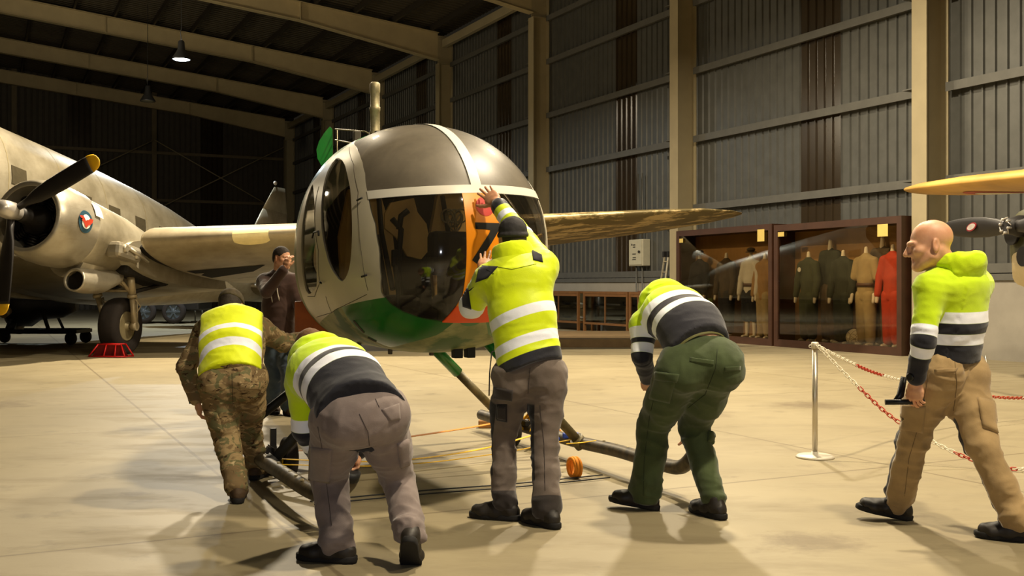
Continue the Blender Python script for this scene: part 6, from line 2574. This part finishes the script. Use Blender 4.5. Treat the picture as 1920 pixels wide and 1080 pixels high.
r, X = person('man in camouflage uniform and sleeveless yellow vest pushing the helicopter, seen from behind', J, M_SKIN2, None, M_CAMO,
              [dict(mat=M_BOOT), dict(mat=M_BOOT)], vest=M_VEST, sleeve_mat=M_CAMO, hem=-.05, bandtilt=(0, .5), trunk=(.20, .135), chest=(.215, .135), bow=.05,
              hands=[dict(a=(J['wL'], nrm(V(.1, .25, -1)), V(.8, .4, .1), V(.1, .9, .3)), arm=J['eL']),
                     dict(a=(J['wR'], nrm(V(J['wR']) - V(J['eR'])), V(0, .6, -.7), V(-.1, .7, .7)), arm=J['eR'])],
              toes=[nrm(V(-.25, .95, 0)), nrm(V(.1, 1, 0))], fold=.013, legr=(.112, .084, .070), seed=1, hips=(.165, .125))
skull_cap(r, J, 'hair', M_HAIR, 'hair')
skull_cap(r, J, 'cap', M_CAPCAMO, 'cap')
w = V(J['wL']); d = nrm(V(J['eL']) - w)
mb = MB(); mb.torus(w + d * .0, d, .036, .008, 20, 8); mb.lathe([(.017, 0), (.017, .012)], w + V(-.034, -.014, 0), nrm(V(-1, -.4, 0)), 14); mb.build('wrist_watch', M_WATCH, r)
T_ = Surf(r, ('trousers',))
T_.patch([(383, 722), (424, 717), (422, 730), (384, 736)], M_CAMO, 'pocket_flap', r)
T_.patch([(446, 716), (488, 718), (489, 731), (449, 729)], M_CAMO, 'pocket_flap', r)
T_.patch([(384, 768), (408, 774), (420, 812), (396, 806)], M_CAMO, 'cargo_pocket', r, .014)
M_CAMOSEAM = simple('camo_seam', (62, 50, 34), .9)
T_.seam([(435, 700), (436, 730), (437, 758)], M_CAMOSEAM, 'trouser_seam', r)

# ---------------------------------------------------------------- the bent man in grey trousers
HOOD_T = ((-.3, .175, NAVY), (.175, .235, REFL), (.235, .29, NAVY), (.29, .35, REFL))
M_HOODIE1 = m_top('hoodie_hivis_navy', YEL, torso=HOOD_T, arm=((-.1, .20, NAVY), (.20, .262, REFL), (.262, .325, NAVY), (.325, .39, REFL)))
M_HOODPLAIN = m_cloth('hood_yellow', YEL, var=.1)
M_GREYT = m_cloth('grey_work_trousers', (128, 116, 112), (110, 98, 94))
J = dict(pel=P(674, 778, 5.02), neck=P(600, 690, 5.46), sL=P(566, 722, 5.36), sR=P(676, 698, 5.54),
         hL=P(636, 792, 5.06), hR=P(712, 782, 5.08), kL=P(616, 890, 5.40), kR=P(744, 895, 5.38), aL=P(634, 1010, 5.2), aR=P(771, 1003, 5.08),
         eL=P(572, 806, 5.42), wL=P(612, 880, 5.62), eR=P(692, 800, 5.80), wR=TH_((-.78, -1.09, .33)) + V(.035, .04, .12),
         head=P(583, 662, 5.62), hf=V(-.25, .75, -.62), hu=V(-.3, .62, .70))
r, X = person('man in grey trousers and yellow navy hoodie bent low beside the camouflaged man', J, M_SKIN, M_HOODIE1, M_GREYT,
              [dict(), dict(up=nrm(V(.05, .5, .8)), high=True)], hood=M_HOODPLAIN, hem=-.035, hemtilt=(.25, 0), hemw=(.215, .195), trunk=(.185, .15), chest=(.20, .15), bow=.07,
              hips=(.175, .14), legr=((.118, .092, .080), (.116, .086, .072)), bulk=1.05, cuff=.0, hoods=1.05,
              hands=[dict(a=(J['wL'], nrm(V(.3, .5, -.8)), V(.8, .2, .2), V(-.1, .8, .4)), arm=J['eL']),
                     dict(a=(J['wR'], nrm(V(-.12, .0, -.95)), V(-.9, -.25, .1), V(.2, -.95, .1)), pose='grip', arm=J['eR'])],
              toes=[nrm(V(-.97, .25, 0)), nrm(V(-.05, .75, -.62))], flat=(True, False), fold=.012, seed=2)
skull_cap(r, J, 'hair', M_HAIRB, 'hair')
# small fittings: loop on the waistband, pocket line, zip tag on the sleeve
b = X['pel'] - X['fr'] * .15 + X['ax'] * .075 + X['lat'] * .02
patch_box(r, b, -X['fr'], X['ax'], .03, .05, .010, simple('belt_loop_pale', (186, 178, 170), .6), 'belt_loop')
T_ = Surf(r, ('trousers',))
M_GSEAM = simple('grey_seam', (78, 70, 66), .9)
T_.patch([(715, 768), (748, 756), (750, 786), (732, 790)], M_GREYT, 'pocket_flap', r, .008)
T_.patch([(583, 838), (622, 842), (618, 905), (580, 900)], M_GREYT, 'cargo_pocket', r, .012)
T_.patch([(744, 832), (764, 822), (766, 870), (750, 876)], M_GREYT, 'cargo_pocket', r, .02)
T_.seam([(674, 776), (690, 810), (694, 850)], M_GSEAM, 'trouser_seam', r)
T_.seam([(704, 748), (711, 764)], M_GSEAM, 'trouser_seam', r)
T_.seam([(596, 800), (604, 840), (612, 905), (622, 985)], M_GSEAM, 'trouser_seam', r)

# ---------------------------------------------------------------- the man in the yellow jacket, hands on the nose
def jk_extra(t, c):
    ab, aw = t.attr('ab'), t.attr('aw')
    return c


def tr_jack(t, c):
    lg, ls = t.attr('lg'), t.attr('ls')
    k = t.m_('MULTIPLY', t.m_('SUBTRACT', 1.0, t.step(ls, -.062, -.058)), t.m_('SUBTRACT', 1.0, t.step(lg, .60, .61)))
    k2 = t.m_('SUBTRACT', 1.0, t.step(lg, .075, .08))
    return t.mix(t.m_('MAXIMUM', t.m_('MULTIPLY', k, t.step(lg, .16, .17)), t.m_('MULTIPLY', k2, .8)), c, lin((30, 29, 32)))


M_JACKET = m_top('jacket_hivis', JACK, torso=((-.3, .0, NAVY), (.045, .105, REFL), (.205, .265, REFL)),
                 arm=((-.1, .08, NAVY), (.13, .18, REFL), (.33, .39, REFL)), rough=.5)
M_GREYT2 = m_cloth('grey_trousers_dark_panels', (112, 100, 92), (94, 84, 76), panel=tr_jack)
J = dict(pel=P(992, 672, 6.12), neck=P(963, 486, 6.30), sL=P(918, 524, 6.28), sR=P(1018, 500, 6.30),
         hL=P(962, 706, 6.14), hR=P(1026, 706, 6.12), kL=P(944, 822, 6.22), kR=P(1022, 822, 6.10), aL=P(946, 942, 6.14), aR=P(1026, 952, 5.96),
         eL=P(884, 574, 6.42), wL=P(908, 508, 6.68), eR=P(976, 442, 6.60), wR=P(931, 380, 6.80),
         head=P(961, 447, 6.40), hf=V(-.25, .95, -.1), hu=V(-.05, .1, 1))
r, X = person('man in bright yellow jacket and dark cap standing with both hands on the helicopter nose', J, M_SKIN2, M_JACKET, M_GREYT2,
              [dict(), dict()], hem=-.065, hemtilt=(-.16, 0), bandtilt=(-.18, 0), trunk=(.18, .145), chest=(.20, .15), armr=(.088, .075, .056), bow=.02, top_name='jacket',
              hands=[dict(a=(J['wL'], P(917, 455, 6.86) - V(J['wL']), V(0, 1, -.1), V(1, 0, .2)), pose='flat', arm=J['eL'], s=1.08),
                     dict(a=(J['wR'], P(890, 336, 6.99) - V(J['wR']), V(0.05, 1, -.1), V(-.8, 0, -.6)), pose='flat', arm=J['eR'], s=1.12)],
              toes=[nrm(V(-.9, .35, 0)), nrm(V(-.62, .75, 0))], fold=.013, legr=((.100, .078, .066), (.100, .082, .074)), seed=3, hips=(.155, .125), cuff=.04, hemw=(.195, .16))
skull_cap(r, J, 'hair', M_HAIR, 'hair')
skull_cap(r, J, 'cap', M_CAPDK, 'beanie')
# stand-up collar and dark shoulder yokes
S = Sdf(X['neck'] - .2, X['neck'] + .2, .007)
prev = None
for i in range(61):
    a = 2 * pi * i / 60
    p = X['neck'] + X['lat'] * math.sin(a) * .108 + X['fr'] * math.cos(a) * .102 + X['ax'] * .014 - X['fr'] * .012
    if prev is not None:
        S.sect(prev, p, X['ax'], .050, .014, .050, .014, .012)
    prev = p
v, f = S.extract(2); v = folds(v, f, [(X['neck'] - X['lat'], X['neck'] + X['lat'])], .004, [], 8, 8, 3)
link('collar', mkmesh('collar', v, f, m_cloth('collar_yellow', JACK, var=.06)), r)
M_YOKE = m_cloth('yoke_navy', (34, 34, 42))
T_ = Surf(r, ('trousers',))
M_DKPATCH = m_cloth('pocket_dark', (38, 35, 36))
T_.patch([(931, 758), (951, 758), (951, 792), (930, 788)], M_DKPATCH, 'pocket_frame', r, .006)
T_.patch([(934, 762), (948, 762), (948, 788), (933, 785)], M_GREYT2, 'pocket_window', r, .010)
T_.patch([(926, 726), (962, 732), (960, 752), (924, 748)], M_GREYT2, 'pocket_flap', r, .008)
M_JSEAM = simple('dark_grey_seam', (66, 58, 54), .9)
T_.seam([(994, 690), (992, 715), (990, 738)], M_JSEAM, 'trouser_seam', r)
T_.seam([(1012, 760), (1020, 830), (1022, 920)], M_JSEAM, 'trouser_seam', r)
U_ = Surf(r, ('jacket',))
U_.patch([(900, 498), (934, 500), (914, 522), (892, 530)], M_YOKE, 'shoulder_patch', r, .006)
U_.patch([(996, 468), (1016, 478), (1018, 492), (1000, 488)], M_YOKE, 'shoulder_patch', r, .006)
U_.patch([(866, 545), (878, 540), (884, 580), (868, 575)], M_YOKE, 'elbow_patch', r, .006)
U_.seam([(930, 500), (960, 505), (1005, 495)], simple('jacket_seam', (150, 165, 10), .8), 'jacket_seam', r, .0025)

# ---------------------------------------------------------------- the bent man in green trousers
M_GREEN = m_cloth('green_work_trousers', (70, 82, 50), (56, 66, 40))
M_HOODIE2 = m_top('hoodie_hivis_navy_b', YEL, torso=((-.3, .215, (46, 46, 54)), (.215, .27, REFL), (.27, .325, (40, 38, 48)), (.325, .385, REFL)), arm=((-.1, .265, NAVY), (.265, .325, REFL), (.325, .355, NAVY), (.355, .42, REFL)))
TIPR = TH_((-.76, 1.12, .31))
J = dict(pel=P(1316, 668, 6.16), neck=P(1244, 580, 6.56), sL=P(1206, 610, 6.48), sR=P(1296, 604, 6.66),
         hL=P(1272, 700, 6.16), hR=P(1345, 690, 6.16), kL=P(1226, 800, 6.42), kR=P(1300, 798, 6.46), aL=P(1210, 932, 6.42), aR=P(1339, 945, 6.2),
         eL=P(1204, 668, 6.42), wL=P(1214, 708, 6.62), eR=TIPR + V(-.02, .06, .46), wR=TIPR + V(.0, .02, .13),
         head=P(1222, 588, 6.76), hf=V(-.3, .8, -.55), hu=V(-.25, .5, .8))
r, X = person('man bent over in dark green trousers and yellow navy hoodie holding the far skid tip', J, M_SKIN, M_HOODIE2, M_GREEN,
              [dict(), dict()], hood=M_HOODPLAIN, hem=.04, hemw=(.195, .175), trunk=(.195, .155), chest=(.205, .155), bow=.075, hips=(.172, .138), legr=((.122, .100, .088), (.125, .094, .066)), bulk=1.05, hoods=1.1,
              hands=[dict(a=(J['wL'], nrm(V(.1, .5, -.9)), V(.3, .8, -.2), V(.9, -.2, .2)), arm=J['eL']),
                     dict(a=(J['wR'], nrm(V(0, -.05, -1)), V(-.8, .5, 0), V(-.5, -.8, 0)), pose='grip', arm=J['eR'])],
              flat=(False, True), toes=[nrm(V(-.9, .35, .12)), nrm(V(-.45, .85, 0))], fold=.012, seed=4, cuff=.0, hipz=.10)
skull_cap(r, J, 'hair', M_HAIR, 'hair')
belt_ring(r, X['pel'] + X['ax'] * .045, X['ax'], X['hipv'], .182, .142, .042, M_BELTG)
patch_box(r, X['pel'] + X['ax'] * .08 - X['fr'] * .14 + X['lat'] * .10, -X['fr'], X['ax'], .09, .035, .008, simple('label_tan', (156, 132, 62), .6), 'waist_label')
T_ = Surf(r, ('trousers',))
M_NSEAM = simple('green_seam', (42, 50, 30), .9)
T_.patch([(1228, 706), (1268, 712), (1256, 756), (1216, 748)], M_GREEN, 'cargo_pocket', r, .012)
T_.patch([(1230, 696), (1274, 702), (1270, 716), (1226, 712)], M_GREEN, 'pocket_flap', r, .016)
T_.patch([(1328, 806), (1342, 812), (1340, 832), (1326, 828)], M_GREEN, 'knee_pocket', r, .02)
T_.patch([(1294, 670), (1338, 676), (1338, 684), (1293, 678)], M_GREEN, 'pocket_flap', r, .006)
T_.patch([(1358, 688), (1388, 686), (1388, 694), (1358, 696)], M_GREEN, 'pocket_flap', r, .006)
T_.seam([(1345, 655), (1342, 690), (1322, 740), (1290, 765)], M_NSEAM, 'trouser_seam', r)
T_.seam([(1240, 690), (1218, 780), (1208, 860), (1206, 930)], M_NSEAM, 'trouser_seam', r)

# ---------------------------------------------------------------- the bald man walking left
def tr_bald(t, c):
    lg, lf, ls = t.attr('lg'), t.attr('lf'), t.attr('ls')
    k = t.m_('MULTIPLY', t.step(lf, .042, .046), t.m_('SUBTRACT', 1.0, t.step(lg, .60, .61)))
    c = t.mix(k, c, lin((34, 30, 32)))
    e = t.m_('MULTIPLY', t.between(lf, .036, .042, .001), t.m_('SUBTRACT', 1.0, t.step(lg, .45, .46)))
    return t.mix(e, c, lin((220, 214, 206)))


M_KHAKI = m_cloth('khaki_work_trousers', (168, 142, 100), (146, 122, 84), panel=tr_bald)
M_HOODIE3 = m_top('hoodie_hivis_navy_c', YEL, torso=((-.3, .085, NAVY), (.085, .145, REFL), (.145, .205, NAVY), (.205, .265, REFL)), arm=((-.1, .155, NAVY), (.155, .215, REFL), (.215, .26, NAVY), (.26, .315, REFL)))
J = dict(pel=P(1778, 668, 5.85), neck=P(1786, 502, 5.80), sL=P(1743, 540, 5.68), sR=P(1830, 532, 5.90),
         hL=P(1752, 700, 5.82), hR=P(1800, 698, 5.90), kL=P(1712, 822, 5.98), kR=P(1838, 830, 5.72), aL=P(1684, 944, 6.14), aR=P(1912, 975, 5.62),
         eL=P(1732, 636, 5.62), wL=P(1716, 716, 5.70), eR=P(1800, 640, 6.16), wR=P(1770, 690, 6.28),
         head=P(1744, 460, 5.76), hf=V(-.96, .2, -.16), hu=V(-.12, .03, 1), hs=1.12)
r, X = person('bald man in khaki trousers and yellow navy hoodie walking past the barrier chains', J, M_SKIN, M_HOODIE3, M_KHAKI,
              [dict(up=nrm(V(.22, -.1, 1))), dict()], hood=M_HOODPLAIN, hem=-.02, trunk=(.17, .14), chest=(.205, .15), bow=.03, legr=((.112, .088, .078), (.112, .088, .074)), hips=(.155, .125), hoods=1.04,
              hands=[dict(a=(J['wL'], nrm(V(.02, .05, -1)), V(.7, .65, 0), V(-.75, .65, .1)), arm=J['eL']),
                     dict(a=(J['wR'], nrm(V(-.2, .1, -1)), V(-.7, -.5, 0), V(-.6, .7, 0)), arm=J['eR'])],
              flat=(False, True), toes=[nrm(V(-.95, .15, .2)), nrm(V(-.85, .5, 0))], fold=.014, seed=6, neck_gap=-.01, cuff=.03)
w = V(J['wL']); d = nrm(V(J['eL']) - w)
mb = MB(); mb.torus(w + d * .03, d, .036, .012, 22, 8); mb.lathe([(.022, 0), (.022, .016), (.016, .018)], w + d * .03 + V(-.034, -.02, 0), nrm(V(-.8, -.6, 0)), 16); mb.build('wrist_watch', M_WATCH, r)
# phone and keys on the belt, dark strap
M_KEYS = simple('key_metal', (190, 186, 176), .35, .6, .1)
b = X['pel'] + X['lat'] * .175 - X['fr'] * .06 + X['ax'] * -.02
mb = MB(); mb.tube([b + V(0, 0, .06), b + V(.01, -.02, -.02), b + V(.015, -.02, -.10)], .012, 8); mb.bbox(b + V(-.02, -.04, -.15), b + V(.025, -.0, -.07), .008); mb.build('belt_pouch', M_WATCH, r)
mb = MB(); mb.bbox(b + V(.02, -.05, -.20), b + V(.05, -.03, -.12), .006); mb.tube([b + V(.03, -.03, .02), b + V(.04, -.035, -.06), b + V(.045, -.04, -.13)], .004, 6); mb.build('key_fob', M_KEYS, r)
T_ = Surf(r, ('trousers',))
M_KSEAM = simple('khaki_seam', (118, 98, 66), .9)
T_.patch([(1832, 745), (1866, 752), (1872, 812), (1842, 800)], M_KHAKI, 'cargo_pocket', r, .014)
T_.patch([(1690, 756), (1736, 762), (1730, 812), (1688, 806)], M_KHAKI, 'cargo_pocket', r, .010)
T_.patch([(1752, 692), (1796, 690), (1792, 697), (1754, 699)], M_KHAKI, 'pocket_flap', r, .005)
T_.seam([(1790, 676), (1794, 720), (1788, 770)], M_KSEAM, 'trouser_seam', r)
T_.seam([(1742, 700), (1722, 800), (1704, 860), (1696, 930)], M_KSEAM, 'trouser_seam', r)
# the glove / tool he carries in the left hand
c0 = w + V(-.03, .05, -.08)
mb = MB(); mb.tube([c0 + V(.0, .03, .10), c0 + V(-.02, .03, .0), c0 + V(-.05, .02, -.03)], [.016, .02, .014], 10); mb.tube([c0 + V(-.11, .01, -.035), c0 + V(.09, -.02, -.03)], .015, 10)
mb.build('held_tool', M_WATCH) if False else tag(mb.build('hand_tool', M_WATCH), 'black hand tool held in the left hand of the bald man', 'tool')

# ---------------------------------------------------------------- the man in the brown sweater beyond the helicopter
M_SWEAT = m_top('sweater_brown', (66, 46, 38), rough=.9)
M_JEANS = m_cloth('blue_jeans', (78, 92, 106), (58, 70, 84))
J = dict(pel=P(524, 626, 11.2), neck=P(524, 511, 11.2), sL=P(496, 528, 11.2), sR=P(550, 528, 11.15),
         hL=P(514, 640, 11.2), hR=P(538, 640, 11.2), kL=P(517, 704, 11.15), kR=P(543, 704, 11.0), aL=P(512, 764, 11.3), aR=P(541, 766, 11.1),
         eL=P(503, 560, 10.98), wL=P(533, 505, 10.90), eR=P(560, 556, 11.0), wR=P(585, 532, 10.9),
         head=P(529, 484, 11.15), hf=V(.75, -.55, -.1), hu=V(.05, 0, 1))
J['eR'] = P(562, 572, 11.1); J['wR'] = P(566, 612, 11.0)
J['eL'] = P(500, 548, 10.95); J['wL'] = P(534, 503, 10.86)
r, X = person('man in brown sweater and jeans beyond the helicopter door, hand raised to face', J, M_SKIN2, M_SWEAT, M_JEANS,
              [dict(mat=M_BOOT), dict(mat=M_BOOT)], hem=-.02, top_name='sweater', bodyfront=-1, trunk=(.17, .13), chest=(.195, .14), bow=.0,
              hands=[dict(a=(J['wL'], nrm(V(.25, .1, 1)), V(.6, .7, 0), V(.6, -.6, .3)), pose='relaxed', arm=J['eL']),
                     dict(a=(J['wR'], nrm(V(.05, -.1, -1)), V(-.9, .2, 0), V(.2, -.9, 0)), arm=J['eR'])],
              toes=[nrm(V(.35, -.9, 0)), nrm(V(.6, -.8, 0))], fold=.009, seed=7, hips=(.165, .13))
skull_cap(r, J, 'hair', M_HAIR, 'hair')
mb = MB()
for x0, L in ((-.05, .28), (.02, .24)):
    pts = [X['neck'] + X['lat'] * (x0 + .03 * t) + X['fr'] * (.125 + .03 * math.sin(pi * t)) - X['ax'] * (.06 + L * t) for t in np.linspace(0, 1, 8)]
    mb.tube(pts, .006, 6)
mb.build('hood_cord', simple('cord_white', (206, 196, 178), .7), r)
# ================================================================== light, camera
def lamp(p, watts, size=.5, col=(1, .845, .60), spread=165, name='bay_or_fill_light'):
    d = bpy.data.lights.new(name, 'AREA')
    d.shape = 'DISK'; d.size = size; d.energy = watts; d.color = col; d.spread = R(spread)
    o = bpy.data.objects.new(name, d); COL.objects.link(o)
    o.location = tuple(map(float, p))
    return o


def bare(p, watts, col=(1, .83, .56), r=.22):  # added unseen uplight that brightens the rafters
    d = bpy.data.lights.new('rafter_uplight', 'POINT'); d.energy = watts; d.color = col; d.shadow_soft_size = r
    o = bpy.data.objects.new('rafter_uplight', d); COL.objects.link(o); o.location = tuple(map(float, p))


lamp((2.6, 9.6, 8.8), 1000)
lamp((3.4, 2.6, 8.8), 850)
lamp((-5.0, 20.5, 8.8), 2000)
lamp((2.6, 17.0, 8.8), 1500)
bare((-8.0, 22.0, 8.3), 650)
bare((-16.0, 30.0, 8.3), 900)
lamp((8.5, 2.0, 8.8), 450)  # added unseen fill to brighten the right column webs
lamp(LAMP_LIT - V(0, 0, .06), 900, .5, (.8, .92, 1))
# the photographer's small flash beside the camera
d = bpy.data.lights.new('camera_flash', 'POINT'); d.energy = 150; d.color = (.93, .94, 1.0); d.shadow_soft_size = .04
o = bpy.data.objects.new('camera_flash', d); COL.objects.link(o); o.location = (.0, -.05, HC + .16)

w = bpy.data.worlds.new('dim_hall'); SC.world = w
w.use_nodes = True
w.node_tree.nodes['Background'].inputs[0].default_value = (1, .82, .55, 1)
w.node_tree.nodes['Background'].inputs[1].default_value = .012

cd = bpy.data.cameras.new('camera'); cam = bpy.data.objects.new('camera', cd); COL.objects.link(cam)
cam.location = (0, 0, HC); cam.rotation_euler = (R(90), 0, 0)
cd.sensor_width = 36; cd.lens = F / 1920 * 36; cd.shift_y = -(540 - HZ) / 1920; cd.clip_end = 300
SC.camera = cam
vs = SC.view_settings
vs.view_transform = 'Standard'; vs.look = 'None'; vs.gamma = 1.0; vs.use_curve_mapping = False
vs.exposure = 0.0
